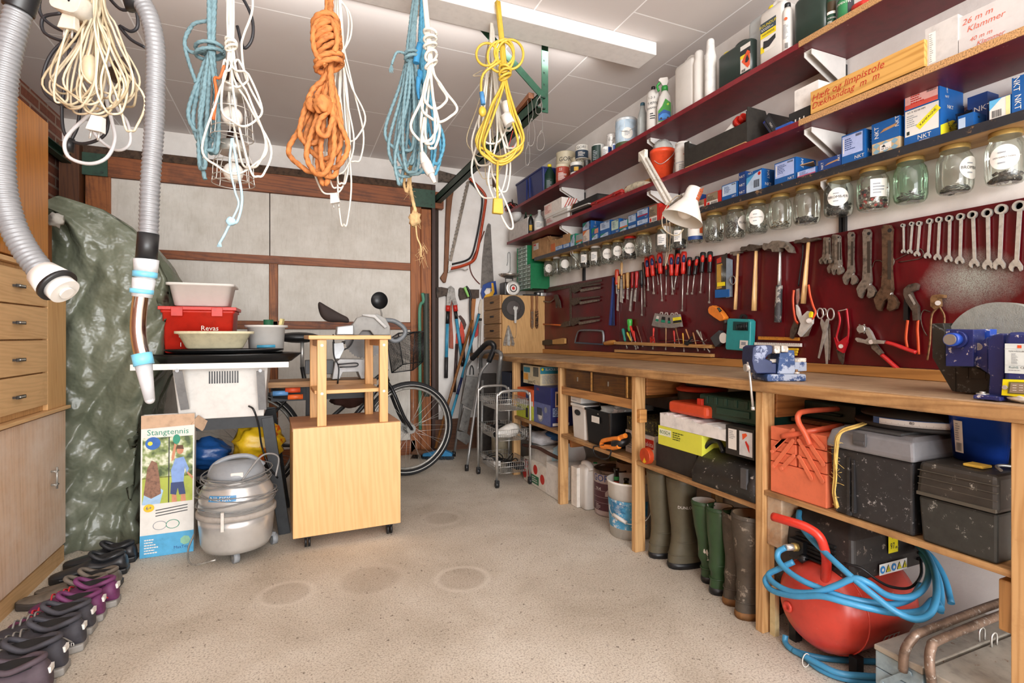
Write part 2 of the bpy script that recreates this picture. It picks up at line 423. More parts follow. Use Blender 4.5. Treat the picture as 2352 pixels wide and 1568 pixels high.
# ---- the overhead door: timber frame, foam panels
DW=wood('8a4c22','5b2b12',0,9,dirt='3a1c0d',damt=.12);DWV=wood('9a5a2a','6a3615',2,9,knots=3,dirt='3a1c0d',damt=.08)
FO=foam()
def PB(u,v,Y=BY):return P(u,v,Y=Y)
d=thing('garage_door','brown timber framed overhead garage door with white foam insulation panels','garage door',(0,BY,0))
zr1=(PB(480,583).z+PB(480,600).z)/2;zr2=PB(690,747).z;zt=PB(600,445).z;xm=PB(629,500).x;xl=PB(257,500).x;xr=PB(940,500).x
m=MB()
m.bb((xl-.30,BY-.02,0),(xr+.25,BY+.06,2.1));m.build('backing_board',mat('3a2a20',.8),d)
def hrail(z,h,x0,x1,nm='rail',dp=.045):q=MB();q.bb((x0,BY-dp-.02,z-h/2),(x1,BY-.015,z+h/2));q.build(nm,DW,d,.003)
hrail(zt+.07,.14,xl-.02,xr+.28,'top_rail',.06)
hrail(zr1,.062,xl-.05,xr);hrail(zr2,.06,xl,xr)
hrail(.06,.12,xl,xr+.04,'bottom_rail')
def vrail(x,w_,z0,z1,nm='stile',dp=.045):q=MB();q.bb((x-w_/2,BY-dp-.02,z0),(x+w_/2,BY-.015,z1));q.build(nm,DWV,d,.003)
vrail(xm,.06,0,zr1-.03);vrail(xr+.045,.09,0,zt+.01);vrail(xr+.125,.085,.0,zt-.02,'stile',.07);vrail(xl-.06,.14,0,zt+.02,'stile',.05)
for(x0,x1,z0,z1)in((xl,xm-.028,zr1+.03,zt),(xm-.025,xr,zr1+.03,zt),(xl,xm-.03,zr2+.03,zr1-.03),(xm+.03,xr,zr2+.03,zr1-.03),(xl,xm-.03,.12,zr2-.03),(xm+.03,xr,.12,zr2-.03)):
 q=MB();q.bb((x0+.002,BY-.05,z0+.002),(x1-.002,BY-.018,z1-.002));q.build('foam_panel',FO,d)
# door casing: dark rough beam above, dark post right of the door
m=MB();m.bb((LX,BY-.075,zt+.142),(DX1+.02,BY-.001,DZ+.012));struct(m,'trim_1',mat('4d3a2c',.9,bump=.8,bs=60,var=.3))
m=MB();m.bb((xr+.175,BY-.09,0),(DX1+.015,BY-.001,DZ));struct(m,'trim_2',wood('3c2218','26140d',2,10))
m=MB();m.bb((LX+.03,BY-.14,0),(xl-.14,BY-.001,DZ));struct(m,'trim_3',wood('5a3419','3a1d0e',2,10,knots=3))
for x in(xl-.1,xr+.1):
 q=MB();q.box((x,BY-.09,zt+.07),(.20,.008,.15))
 for a in(-.07,.07):
  for b in(-.05,.05):q.cyl((x+a,BY-.094,zt+.07+b),(x+a,BY-.099,zt+.07+b),.008,8,1)
 q.build('corner_plate',[mat('2c4a3a',.55,var=.15),mat('22352b',.5)],d)
# green tracks and brackets
GR=mat('24503b',.45,var=.15);GRD=mat('1d3a2c',.5,var=.2)
def track(x,y1,side):
 t=thing('door_track',f'dark green steel overhead track along the ceiling {side}','track',(x,y1,2.18))
 q=MB();q.bb((x-.025,y1,2.13),(x-.019,BY-.08,2.19));q.bb((x-.025,y1,2.184),(x+.025,BY-.08,2.19));q.bb((x-.025,y1,2.13),(x+.025,BY-.08,2.136));q.build('rail',GRD,t)
 for a in(-.02,.02):
  pass
 q=MB();q.beam((x+.03,y1+.02,2.12),(x+.03,y1+.02,CZ-.002),.006,.035)
 for k in range(4):q.cyl((x+.026,y1+.02,2.2+k*.06),(x+.022,y1+.02,2.2+k*.06),.006,8,1)
 q.build('hanger',[GR,mat('16261e',.6)],t)
 q=MB();q.beam((x+.02,y1+.01,2.19),(x-.31*(1 if side.startswith('near')else 1),y1+.01,CZ-.002),.035,.006,up=(0,1,0));q.build('strut',GR,t)
 return t
rg=P(1243,225,Z=2.18)
track(rg.x,rg.y,'nearer the wall with the shelves')
track(-1.38,2.4,'beside the brick wall')
q=MB();q.beam((rg.x-.03,rg.y+.05,2.208),(rg.x-.008,rg.y+.40,2.208),.03,.028);one(q,'wood_offcut',wood('7a4a2c','4f2c18',1,12),'short brown wood batten lying along the green door track','batten')
# ================= work bench, wall shelves, tool board
BT,BB_,BX=.848,.812,1.435  # bench top, underside, front edge
PINE=wood('c69d6a','ab7d49',2,10,knots=5,dirt='94683c',damt=.06);PINEY=wood('b58550','8a5a30',1,12,knots=4,dirt='6e4b30',damt=.22)
BTOP=wood('b69b7c','947455',1,9,dirt='7a5f46',damt=.22,rough=.5)
BEDGE=wood('b48c5c','8d6238',1,12,knots=3,dirt='6b4a2e',damt=.2)
bench=thing('workbench','long pine workbench with worn top running along the white wall','workbench',(1.7,2.2,0))
Y0B,Y1B=.30,4.40
q=MB();N=60
for i in range(N):
 a=Y0B+(Y1B-Y0B)*i/N;b=Y0B+(Y1B-Y0B)*(i+1)/N
q.bb((BX+.02,Y0B,BB_+.001),(WX-.003,Y1B,BT));q.build('worktop',BTOP,bench,.002)
q=MB();q.bb((BX,Y0B,BB_-.002),(BX+.0195,Y1B,BT-.002));q.build('front_lip',BEDGE,bench,.005)
posts=[(3.43,'E'),(2.723,'A'),(1.989,'B'),(1.284,'C'),(.60,'D')]
for y,n in posts:
 q=MB();q.bb((BX+.013,y,0),(BX+.068,y+.03,BB_-.003));q.build('post',PINE,bench,.002)
 q=MB();q.bb((WX-.06,y,0),(WX-.012,y+.03,BB_-.003));q.build('post',PINE,bench,.002)
# cross bearers under top
for y,n in posts:
 if n=='E':continue
 q=MB();q.bb((BX+.072,y-.005,BB_-.09),(WX-.065,y+.028,BB_-.006));q.build('bearer',wood('96602f','6a3d1a',0,10),bench,.002)
ZS={'EA':.428,'AB':.42,'BC':.425,'CD':.482}
def bay(y0,y1,z,th=.02,name='shelf_board'):
 q=MB();q.bb((BX+.018,y0+.001,z-th),(WX-.065,y1,z));q.build(name,BEDGE,bench,.002)
 for y in(y0+.008,y1-.035):
  q=MB();q.bb((BX+.07,y,z-th-.06),(WX-.065,y+.025,z-th-.001));q.build('shelf_bearer',wood('96602f','6a3d1a',0,10),bench,.002)
bay(2.753,3.43,ZS['EA']);bay(2.019,2.723,ZS['AB']);bay(1.314,1.989,ZS['BC']);bay(.63,1.284,ZS['CD'],.016)
q=MB();q.bb((BX+.03,1.225,.30),(BX+.12,1.2835,.463));q.build('support_block',wood('9a6a3a','6f4520',0,8,dirt='c9bda8',damt=.3,key='b'),bench,.004)
q=MB();q.bb((BX+.03,.6305,P(2305,1443,X=1.48).z),(BX+.068,.66,P(2305,1326,X=1.48).z));q.build('support_block',wood('c0935c','97703f',2,12),bench,.004)
q=MB();q.bb((BX+.02,1.965,.60),(BX+.06,1.9885,.66));q.build('support_block',wood('c08c50','96602c',0,8),bench,.003)
# rail with old drawers under the top between posts A and B
q=MB();q.bb((BX+.02,2.02,.655),(BX+.045,2.72,.70));q.build('apron_rail',wood('b8854f','94643a',1,8,knots=7),bench,.002)
DRW=wood('56340f','3c2208',1,16,.4,dirt='7a5420',damt=.12);DRL=mat('9a6c2e',.45,var=.25,vs=60)
dc=thing('drawer_case','old dark varnished two drawer case hung under the worktop','drawers',(BX+.02,2.37,.70))
yA,yB=P(1300,860,X=BX+.02).y,P(1451,900,X=BX+.02).y
q=MB();q.bb((BX+.022,yB,.702),(BX+.33,yA,.808));q.build('case',DRW,dc,.002)
for(a,b)in((yA-.004,P(1358,0,X=BX+.02).y+.0),(P(1364,0,X=BX+.02).y,P(1437,0,X=BX+.02).y)):
 q=MB();q.bb((BX+.016,b,.712),(BX+.0215,a,.798));dr=q.build('drawer',DRW,dc,.002)
 q=MB();yc=(a+b)/2;q.bb((BX+.0135,yc-.004,.745),(BX+.0158,yc+.004,.768));q.build('keyhole_plate',mat('9a9284',.4,.6),dr)
for uu in(1361,1443):q=MB();y=P(uu,0,X=BX+.02).y;q.bb((BX+.010,y-.006,.705),(BX+.0158,y+.006,.806));q.build('divider',DRL,dc,.001)
# upstand plank + red tool board
PLK=wood('b07c42','8c5c2c',1,7,knots=6,rough=.45)
q=MB();q.bb((WX-.035,Y0B,BT+.001),(WX-.016,4.0,.886));one(q,'upstand_plank',PLK,'pine plank standing along the back edge of the worktop','plank',bev=.002)
BZ0,BZ1=.887,1.403
def redboard():
 s=NT('red_lacquer_board');v=s.coord()
 base=s.ramp(s.noise(6,7,.7,s.coord((1,1,.4))),[(.3,lin('3d060d')),(.55,lin('5a0912')),(.75,lin('6b0d18'))])
 base=s.mix(s.ramp(s.noise(38,8,.85),[(.735,BW(0)),(.75,BW(1))]),base,lin('c9a79a'))
 sep=s.add('SeparateXYZ');s.set(sep,0,v)
 c=P(2190,620,X=WX-.02)  # patch of pale overspray on the board
 dy=s.math('DIVIDE',s.math('SUBTRACT',sep.outputs[1],c.y-.04-2.2),.20);dz=s.math('DIVIDE',s.math('SUBTRACT',sep.outputs[2],c.z-.035-BZ0),.16)
 d=s.math('SQRT',s.math('ADD',s.math('MULTIPLY',dy,dy),s.math('MULTIPLY',dz,dz)))
 d=s.math('ADD',d,s.math('MULTIPLY',s.noise(9,6,.7),.5))
 f=s.math('MULTIPLY',s.ramp(d,[(.35,BW(.75)),(1.3/1.4,BW(0))]),s.ramp(s.noise(420,2),[(.35,BW(.25)),(.6,BW(1))]))
 base=s.mix(f,base,lin('aebcb0'))
 s.set(s.b,'Base Color',base);s.set(s.b,'Roughness',s.math('ADD',.28,s.math('MULTIPLY',f,.5)));s.bump(s.noise(90,5),.1,.002);return s.m
RB=redboard()
BDX=WX-.016  # face of the board
tb=thing('tool_board','dark red lacquered board for tools fixed above the workbench','tool board',(WX,2.2,BZ0))
ys=[4.0,P(1423,700,X=BDX).y,P(1803,700,X=BDX).y,Y0B+.1]
for a,b in zip(ys,ys[1:]):
 q=MB();q.bb((BDX,b+.0012,BZ0),(WX-.002,a,BZ1));q.build('panel',RB,tb,.0015)
# ---- shelves
def yz(a,b):return lambda y:a[1]+(b[1]-a[1])*(y-a[0])/(b[0]-a[0])
pl=P(1228,599,X=1.84);pr=P(2352,275,X=1.84);zS3=yz((pl.y,pl.z),(pr.y,pr.z));yS3=pl.y
pl=P(1165,562,X=1.74);pr=P(1837,290,X=1.74);zS2=yz((pl.y,pl.z),(pr.y,pr.z));yS2=pl.y
pl=P(1169,489,X=1.74);pr=P(1837,110,X=1.74);zS1=yz((pl.y,pl.z),(pr.y,pr.z));yS1=pl.y
MARO=mat('5c0f1a',.4,var=.15,vs=20,wear='c8b0a8',wamt=.07,ws=30)
CHIP=mat('b58a5a',.8,var=.35,vs=260,bump=.5,bs=260)
def shelf(name,label,secs,zf,th,dx,under,edge,chip=None):
 t=thing(name,label,'shelf',(WX,2.3,zf(2.3)))
 for i,(ya,yb,X)in enumerate(secs):
  m1=MB();lo=[(X,ya,zf(ya)),(X,yb,zf(yb)),(WX-.002,yb,zf(yb)),(WX-.002,ya,zf(ya))]
  m1.hexa(lo,[(a,b,c+th)for a,b,c in lo]);m1.build('board',under,t)
  m1=MB();lo=[(X-.004,ya,zf(ya)-.001),(X-.004,yb,zf(yb)-.001),(X-.0003,yb,zf(yb)-.001),(X-.0003,ya,zf(ya)-.001)]
  m1.hexa(lo,[(a,b,c+th+.002)for a,b,c in lo]);m1.build('front_edge',edge if i==0 or not chip else chip,t)
 return t
yj=P(1837,100,X=1.74).y
shelf('wall_shelf','topmost dark red shelf on the white wall, holding cans and bottles',[(yS1,yj,1.74),(yj-.002,.35,1.735)],zS1,.02,0,MARO,mat('7c1220',.35,var=.12),CHIP)
shelf('wall_shelf','middle dark red shelf on the white wall, holding crates and the wooden box',[(yS2,yj,1.74),(yj-.002,.35,1.735)],zS2,.02,0,MARO,mat('7c1220',.35,var=.12),CHIP)
shelf('wall_shelf','lowest narrow shelf with black front edge and jars hanging below',[(yS3,.35,1.84)],zS3,.026,0,wood('b08a5a','9a7242',1,6),mat('25262b',.35,var=.15,wear='8a6a4a',wamt=.25))
WHM=mat('dcd9d4',.4,var=.03)
def bracket(y,z,L):
 q=MB();x=WX-.003
 for dy in(-.016,.014):q._add([(x-.012,y+dy,z-.001),(x-L,y+dy,z-.001),(x-L,y+dy,z-.02),(x-.012,y+dy,z-.11),(x-.012,y+dy+.002,z-.001),(x-L,y+dy+.002,z-.001),(x-L,y+dy+.002,z-.02),(x-.012,y+dy+.002,z-.11)],[(0,1,2,3),(7,6,5,4),(0,4,5,1),(1,5,6,2),(2,6,7,3),(3,7,4,0)],WHM)
 q.bb((x-L,y-.014,z-.0035),(x-.012,y+.014,z-.001),WHM)
 for k in(.35,.8):q.cyl((x-L*k,y+.004,z-.0036),(x-L*k,y+.004,z-.006),.004,8,mat('8a8a88',.4,.5))
 return q
for i,y in enumerate((3.347,2.328,1.376)):
 q=MB();q.bb((WX-.014,y-.013,1.40),(WX-.001,y-.004,zS1(y)-.02));q.bb((WX-.014,y+.004,1.40),(WX-.001,y+.013,zS1(y)-.02));q.bb((WX-.004,y-.004,1.40),(WX-.001,y+.004,zS1(y)-.02))
 at=('near the green drawer rack','behind the lamp','at the joint of the shelves')[i]
 q.mi=[mat('1c1c1e',.5,var=0)]*len(q.mi)
 q.bb((WX-.0145,y-.0132,1.62),(WX-.0142,y+.0132,zS1(y)-.02),WHM)
 one(q,'shelf_upright',None,f'slotted metal shelf upright on the white wall {at}','shelf upright')
 for z,L,nm in((zS1(y),.20,'top'),(zS2(y),.20,'middle'),(zS3(y),.11,'lowest')):
  one(bracket(y,z,L),'shelf_bracket',None,f'white metal bracket under the {nm} shelf {at}','bracket')
# ---- small oak drawer chest on the bench end
OAK=wood('c09660','a67c46',2,18);OAKD=wood('a98256','8a6440',1,12)
xc=1.564
ch=thing('drawer_chest','small oak veneer drawer chest standing on the far end of the worktop','chest',(1.77,4.18,BT+.001))
q=MB();q.bb((xc+.016,3.985,BT+.002),(WX-.006,4.395,1.334));q.build('body',OAK,ch,.002)
for k in range(4):
 z0=BT+.01+k*.121
 q=MB();q.bb((xc,4.0,z0),(xc+.0155,4.39,z0+.115));dr=q.build('drawer',OAKD,ch,.002)
 q=MB();q.beam((xc-.004,4.14,z0+.06),(xc-.004,4.22,z0+.06),.007,.014);q.build('handle',mat('1c1815',.4,.3),dr)
# ---- green small-parts organiser on the wall
x0=1.812;og=thing('parts_organiser','green parts cabinet with small clear drawers on the wall above the chest','organiser',(1.9,4.06,1.385))
q=MB();q.bb((x0+.01,3.92,1.392),(WX-.003,4.21,1.60));q.bb((x0+.01,3.92+.10,1.60),(WX-.003,4.21,1.765))
q.bb((x0-.004,3.92,1.385),(x0+.0099,3.926,1.60));q.bb((x0-.004,3.926,1.385),(x0+.0099,4.21,1.391));q.bb((x0-.004,4.204,1.391),(x0+.0099,4.21,1.765));q.build('cabinet',mat('0e6b40',.4,var=.08),og)
CLR=mat('9fb0a4',.3,var=.2,vs=90)
for k in range(11):
 z0=1.394+k*.034+(0 if k<2 else .0)
 for c in range(3):
  ya=3.93+c*.092
  if z0>1.565 and c==0:continue
  q=MB();q.bb((x0,ya,z0),(x0+.009,ya+.085,z0+.029),CLR);q.bb((x0-.005,ya+.03,z0+.004),(x0,ya+.055,z0+.012),CLR);q.bb((x0-.0006,ya+.012,z0+.014),(x0,ya+.073,z0+.025),mat('6f7a70',.6));q.build('small_drawer',None,og)
# ================= what stands on the wall shelves and hangs below them
WT=mat('d8d5cf',.35,var=.02);BK=mat('17181a',.4,var=.1);DKG=mat('2a3733',.35,var=.05)
INK=mat('2b2d31',.6,var=0);INKG=mat('8f9499',.6,var=0);PAP=mat('e0ddd6',.6,var=.02);KRA=mat('b48a5e',.8,var=.12,vs=15);RED=mat('c2281d',.4,var=.05)
BLU=mat('15589c',.5,var=.06);NAV=mat('1d3f7d',.5,var=.06);LBL=mat('b9cfe8',.5,var=.1,vs=12);TEA=mat('1c8a6c',.5,var=.05);YEL=mat('e8d21f',.4,var=.03)
STL=mat('d0cec8',.33,.65,var=.05);TINM=mat('a8a6a0',.4,.6,var=.2);GLD=mat('c2a562',.35,.6,var=.15);ORA=mat('e0552a',.4,var=.05)
TH=.0205;MRN=mat('8a2420',.5,var=.05);CLP=mat('c9cdca',.25,var=.08,vs=40)
def rad(u0,u1,Xf):
 """radius and centre of an upright round thing whose front touches X = Xf"""
 uc=(u0+u1)/2;r=.04
 for _ in range(6):
  X=Xf+r;d=ray(uc,700);t=X/d.x;r=(u1-u0)/2*t/F/math.sqrt(1+((uc-U0)/F)**2)
 return r,X,t*d.y,t
def facing(x,y):return math.atan2(-y,-x)
def stand(name,label,cat,u0,u1,vt,zf,Xf,th=TH,group=None,z0=None):
 r,x,y,t=rad(u0,u1,Xf);zb=(zf(y)+th if zf else z0)+.0004
 zt=1+(V0-vt)/F*(t-r*.9)
 o=thing(name,label,cat,(x,y,zb),group);return o,r,zt-zb,facing(x,y)
def fin(q,nm,par,**k):return q.build(nm,None,par,world=False,**k)
def tin(label,u0,u1,vt,zf,Xf,body,top=TINM,deco=None,name='paint_tin',handle=False,group='tins on the topmost shelf',lidr=.94,z0=None,cat='paint tin'):
 o,r,h,a=stand(name,label,cat,u0,u1,vt,zf,Xf,group=group,z0=z0)
 q=MB();q.lathe([(r*.985,0),(r,.003),(r*.985,.006),(r*.985,h-.008),(r,h-.005),(r,h)],32,body)
 if deco:deco(q,r*.985+.0006,h,a)
 fin(q,'can',o)
 q=MB();q.lathe([(r*.97,h-.001),(r*.97,h+.002),(r*.9,h+.002),(r*.88,h-.003),(.001,h-.003)],32,top);fin(q,'lid',o)
 if handle:
  q=MB();b=a+1.35;c=V3((math.cos(b),math.sin(b),0))*r*1.02;s_=V3((math.cos(a),math.sin(a),0))*r*1.12
  q.tube([c+V3((0,0,h*.86)),c*.7+s_*.7+V3((0,0,h*.62)),s_+V3((0,0,h*.5)),-c*.7+s_*.7+V3((0,0,h*.62)),-c+V3((0,0,h*.86))],.0016,6,STL,k=5)
  for k in(1,-1):q.lathe([(.009,0),(.009,.003),(.004,.005)],12,STL,frame(c*k+V3((0,0,h*.86)),(0,0,1),(-c[1]*k,c[0]*k,0)))
  fin(q,'handle',o)
 return o
def bottle(label,u0,u1,vt,zf,Xf,body,capm,prof,caph=.10,capr=.36,deco=None,name='bottle',sq=1.0,group='bottles on the topmost shelf',cat='bottle',z0=None):
 """prof: (radius share, height share) list; cap on top"""
 o,r,h,a=stand(name,label,cat,u0,u1,vt,zf,Xf,group=group,z0=z0);hb=h*(1-caph)
 S=RZ(math.degrees(a))@SC(sq,1,1)
 q=MB();q.lathe([(r*p,hb*z)for p,z in prof],28,body,S)
 if deco:deco(q,r,hb,a)
 fin(q,'body',o)
 if capm:q=MB();q.lathe([(r*capr,hb-.001),(r*capr,h-.004),(r*capr*.9,h),(.001,h)],20,capm);fin(q,'cap',o)
 return o
ROUND=[(.96,0),(1,.02),(1,.72),(.9,.84),(.45,.96),(.33,1)]
# --- topmost shelf, from the far end
def yx(u,X):return YX(u,X)
def binbox(name,label,cat,u0,u1,vt,X,dep,zf,m,th=TH,z0=None,taper=.012,wall=.003,lipm=None,group=None,H=None,fill=None):
 ya,yb=yx(u0,X),yx(u1,X);zb=(zf((ya+yb)/2)+th if zf else z0)+.0004;z1=H+zb if H else P((u0+u1)/2,vt,X=X).z
 o=thing(name,label,cat,(X+dep/2,(ya+yb)/2,zb),group);W,D,h=abs(ya-yb),dep,z1-zb
 def ring(ex,z,k=.012):
  a,b=D/2+ex,W/2+ex;p=[]
  for cx,cy,a0 in((a-k,b-k,0),(-a+k,b-k,90),(-a+k,-b+k,180),(a-k,-b+k,270)):
   for i in range(4):t=math.radians(a0+30*i);p.append((cx+k*math.cos(t),cy+k*math.sin(t),z))
  return p
 q=MB();q.loft([ring(-taper,0),ring(0,h-.012),ring(.006,h-.012),ring(.006,h),ring(-wall,h),ring(-taper-wall,.004)],m,False);fin(q,'bin',o)
 return o,W,D,h
o,W,D,h=binbox('storage_bin','dark blue plastic storage bin near the far end of the topmost shelf','storage bin',1185,1246,403,1.75,.19,zS1,mat('202c63',.35))
q=MB()
for k in(-.03,.03):q.bb((-D/2-.008,k-.003,.01),(-D/2+.004,k+.003,h-.02),mat('202c63',.35))
fin(q,'rib',o)
q=MB();g=random.Random(3);y=yx(1172,1.79);z=zS1(y)+TH
for k in range(9):
 c=V3((1.80+g.uniform(-.02,.03),y+g.uniform(-.05,.03),z+.012+g.uniform(0,.06)))
 q.tube([c+V3((.03*math.cos(a),.055*math.sin(a+k),.02*math.sin(2*a+k)+.015))for a in[i*PI/4 for i in range(8)]],.004,6,BK if k%3 else RED,closed=True,k=3)
one(q,'cable_coil',None,'tangle of black and red cable on the topmost shelf beside the blue bin','cable')
bottle('dark green bottle with yellow cap beside the blue bin',1249,1275,374,zS1,1.77,mat('123428',.35),YEL,[(.95,0),(1,.03),(1,.7),(.55,.92),(.42,1)],deco=lambda q,r,h,a:q.wrect(a-.7,a+.7,h*.12,h*.5,r+.0008,mat('27453c',.5)).wlines(a-.5,a+.5,h*.15,h*.45,r+.0014,6,INKG))
bottle('small bottle with yellow cap behind the red and cream tin',1273,1290,376,zS1,1.86,mat('123428',.35),YEL,ROUND)
def gori(t1,sz,band,dark):
 def f(q,r,h,a):
  q.wrect(a-1.4,a+1.4,h*.05,h*.62,r,band);q.wtext(t1,sz*r,a,h*.78,r+.0006,dark);q.wtext('22 GORI',sz*r*.5,a,h*.5,r+.0010,PAP);q.wlines(a-.6,a+.6,h*.1,h*.42,r+.001,6,PAP)
 return f
CRM=mat('c9bea2',.45,var=.06)
tin('large cream tin with black lettering and red band near the blue bin',1277,1322,346,zS1,1.83,CRM,deco=gori('GORI',.62,mat('a14a34',.5),INK),handle=True)
tin('cream tin with dark red band in front of the large cream tin',1276.5,1308,375,zS1,1.752,CRM,deco=lambda q,r,h,a:(q.wrect(a-1.3,a+1.3,h*.05,h*.85,r,mat('a4402e',.5)),q.wtext('22',r*.5,a-.3,h*.7,r+.001,PAP),q.wlines(a-.7,a+.7,h*.15,h*.55,r+.001,7,PAP)))
tin('small black and white tin with yellow picture',1309.5,1339,371,zS1,1.752,mat('d8d6cf',.4),deco=lambda q,r,h,a:(q.wrect(a-1.3,a+1.3,h*.25,h*.75,r,INK),q.wrect(a-.4,a+.3,h*.3,h*.6,r+.001,mat('c99a2a',.5))))
tB=tin('wide beige tin under the small blue band tin',1312,1356,359,zS1,1.835,CRM,deco=gori('BORI',.5,mat('8a8a80',.5),INK))
hB=None
r,x,y,t=rad(1322,1351.5,1.84)
zt=P(1334,360,X=1.84).z
tin('small white tin with dark blue band standing on the beige tin',1321,1351.5,331,None,1.835,mat('dedad0',.4),deco=lambda q,r,h,a:(q.wrect(a-1.4,a+1.4,h*.05,h*.6,r,mat('24384c',.5)),q.wtext('GORI',r*.6,a-.1,h*.78,r+.001,INK),q.wlines(a-.6,a+.6,h*.15,h*.5,r+.001,5,PAP)),z0=zt)
tin('small dark glass tin of screws between paint tins',1340,1357,366,zS1,1.755,mat('4a4644',.3,.4,var=.3))
tin('dark green and white paint tin',1358.5,1390,330,zS1,1.754,mat('c4c2bd',.4),deco=lambda q,r,h,a:(q.wrect(a-1.5,a+.35,h*.05,h*.94,r,mat('173029',.4)),q.wlines(a-.9,a-.1,h*.15,h*.7,r+.001,6,INKG)))
tin('small white tin with barcode label and blue side',1382,1405,336,zS1,1.752,mat('dcdad6',.4),deco=lambda q,r,h,a:(q.wrect(a+.3,a+1.5,h*.05,h*.95,r,NAV),q.wlines(a-.8,a+.1,h*.15,h*.8,r+.001,7,INKG)))
tin('grey tin with white paint drips behind the small white tin',1393,1419,306,zS1,1.80,mat('b0aeaa',.4,.3,wear='e8e6e2',wamt=.5,ws=40),deco=None)
tin('narrow white and blue tin beside the large light blue tin',1405,1417,329,zS1,1.752,mat('c5cad2',.4),deco=lambda q,r,h,a:q.wrect(a-.5,a+1.4,h*.1,h*.8,r,NAV))
def skyt(q,r,h,a):
 q.wrect(a-1.5,a+1.5,h*.04,h*.92,r,mat('a9bccb',.4,var=.15,vs=18));q.wrect(a-1.5,a+1.5,h*.04,h*.2,r+.0006,mat('3f4a26',.5,var=.2))
 q.grid(lambda i,j:((r+.001)*math.cos(a+.1+.52*j*math.cos(2*PI*i)),(r+.001)*math.sin(a+.1+.52*j*math.cos(2*PI*i)),h*.46+j*r*.52*math.sin(2*PI*i)),24,2,PAP)
 q.wlines(a-.15,a+.35,h*.38,h*.56,r+.002,4,INKG)
tin('large paint tin with light blue landscape print and round white label',1413,1464,268,zS1,1.752,mat('c2c6c8',.35,.2),deco=skyt,handle=True)
bottle('clear plastic bottle with blue cap beside the light blue tin',1464,1488,232,zS1,1.77,mat('b4bab8',.2,tr=.25),mat('2c5566',.4),[(.95,0),(1,.03),(1,.62),(.85,.74),(.5,.9),(.42,1)],.08,.45)
def shamp(q,r,h,a):
 M_=mat('26262a',.6,var=0)
 q.wtext('1-2-3',r*.5,a-.25,h*.76,r+.001,M_);q.wtext('TÆPPE',r*.55,a-.1,h*.63,r+.001,M_);q.wtext('SHAMPOO',r*.46,a+.0,h*.52,r+.001,M_);q.wlines(a-.5,a+.35,h*.26,h*.42,r+.001,3,M_)
bottle('tall white shampoo bottle with black cap',1485,1516,193,zS1,1.752,WT,BK,[(.95,0),(1,.02),(1,.86),(.88,.93),(.4,.99),(.3,1)],.07,.32,shamp)
# trigger spray bottle
o,r,h,a=stand('spray_bottle','white trigger spray bottle with green collar and blue car on its label','spray bottle',1508.5,1545,172,zS1,1.753,group='bottles on the topmost shelf')
S=RZ(math.degrees(a))@SC(.6,1,1)
q=MB();q.lathe([(r*.95,0),(r,.005),(r,h*.4),(r*.72,h*.62),(r*.34,h*.72),(r*.32,h*.76)],28,WT,S)
fr=frame((0,0,0),(-math.sin(a),math.cos(a),0),(0,0,1))@T(0,0,r*.6+.001)
q.poly(fr,[(-r*.8,h*.08),(r*.8,h*.08),(r*.78,h*.44),(r*.1,h*.54),(-r*.3,h*.4),(-r*.8,h*.3)],mat('3c8b36',.4),.0005)
q.poly(fr,[(-r*.8,h*.1),(r*.75,h*.1),(r*.7,h*.26),(-r*.1,h*.32),(-r*.8,h*.24)],mat('1e4f93',.4),.001)
q.poly(fr,[(-r*.7,h*.14),(r*.6,h*.13),(r*.62,h*.19),(r*.2,h*.24),(-r*.3,h*.24),(-r*.7,h*.19)],mat('3f7fc4',.3),.0015)
for k in(-.45,.4):q.disc(fr,r*k,h*.14,r*.14,INK,.002)
q.disc(fr,r*.4,h*.42,r*.14,mat('a6c53a',.5),.001);fin(q,'body',o)
G_=mat('2f8f3e',.4);q=MB();q.lathe([(r*.42,h*.74),(r*.42,h*.82),(r*.3,h*.84)],20,G_);fin(q,'collar',o)
fy=V3((-math.sin(a),math.cos(a),0));q=MB();b0=V3((0,0,h*.84))
q.loft([[b0+fy*(s*ww)+V3((math.cos(a),math.sin(a),0))*(c*r*.3)+V3((0,0,zz))+fy*oo for s,c in((-1,-1),(1,-1),(1,1),(-1,1))]for ww,zz,oo in((r*.3,0,0),(r*.45,h*.06,0),(r*.62,h*.12,-r*.2),(r*.5,h*.165,-r*.1))],WT,False);fin(q,'spray_head',o,bev=.003)
q=MB();q.tube([b0+fy*(-r*.5)+V3((0,0,h*.1)),b0+fy*(-r*.95)+V3((0,0,h*.02)),b0+fy*(-r*.75)+V3((0,0,-h*.09))],.006,8,G_,k=4);fin(q,'trigger',o)
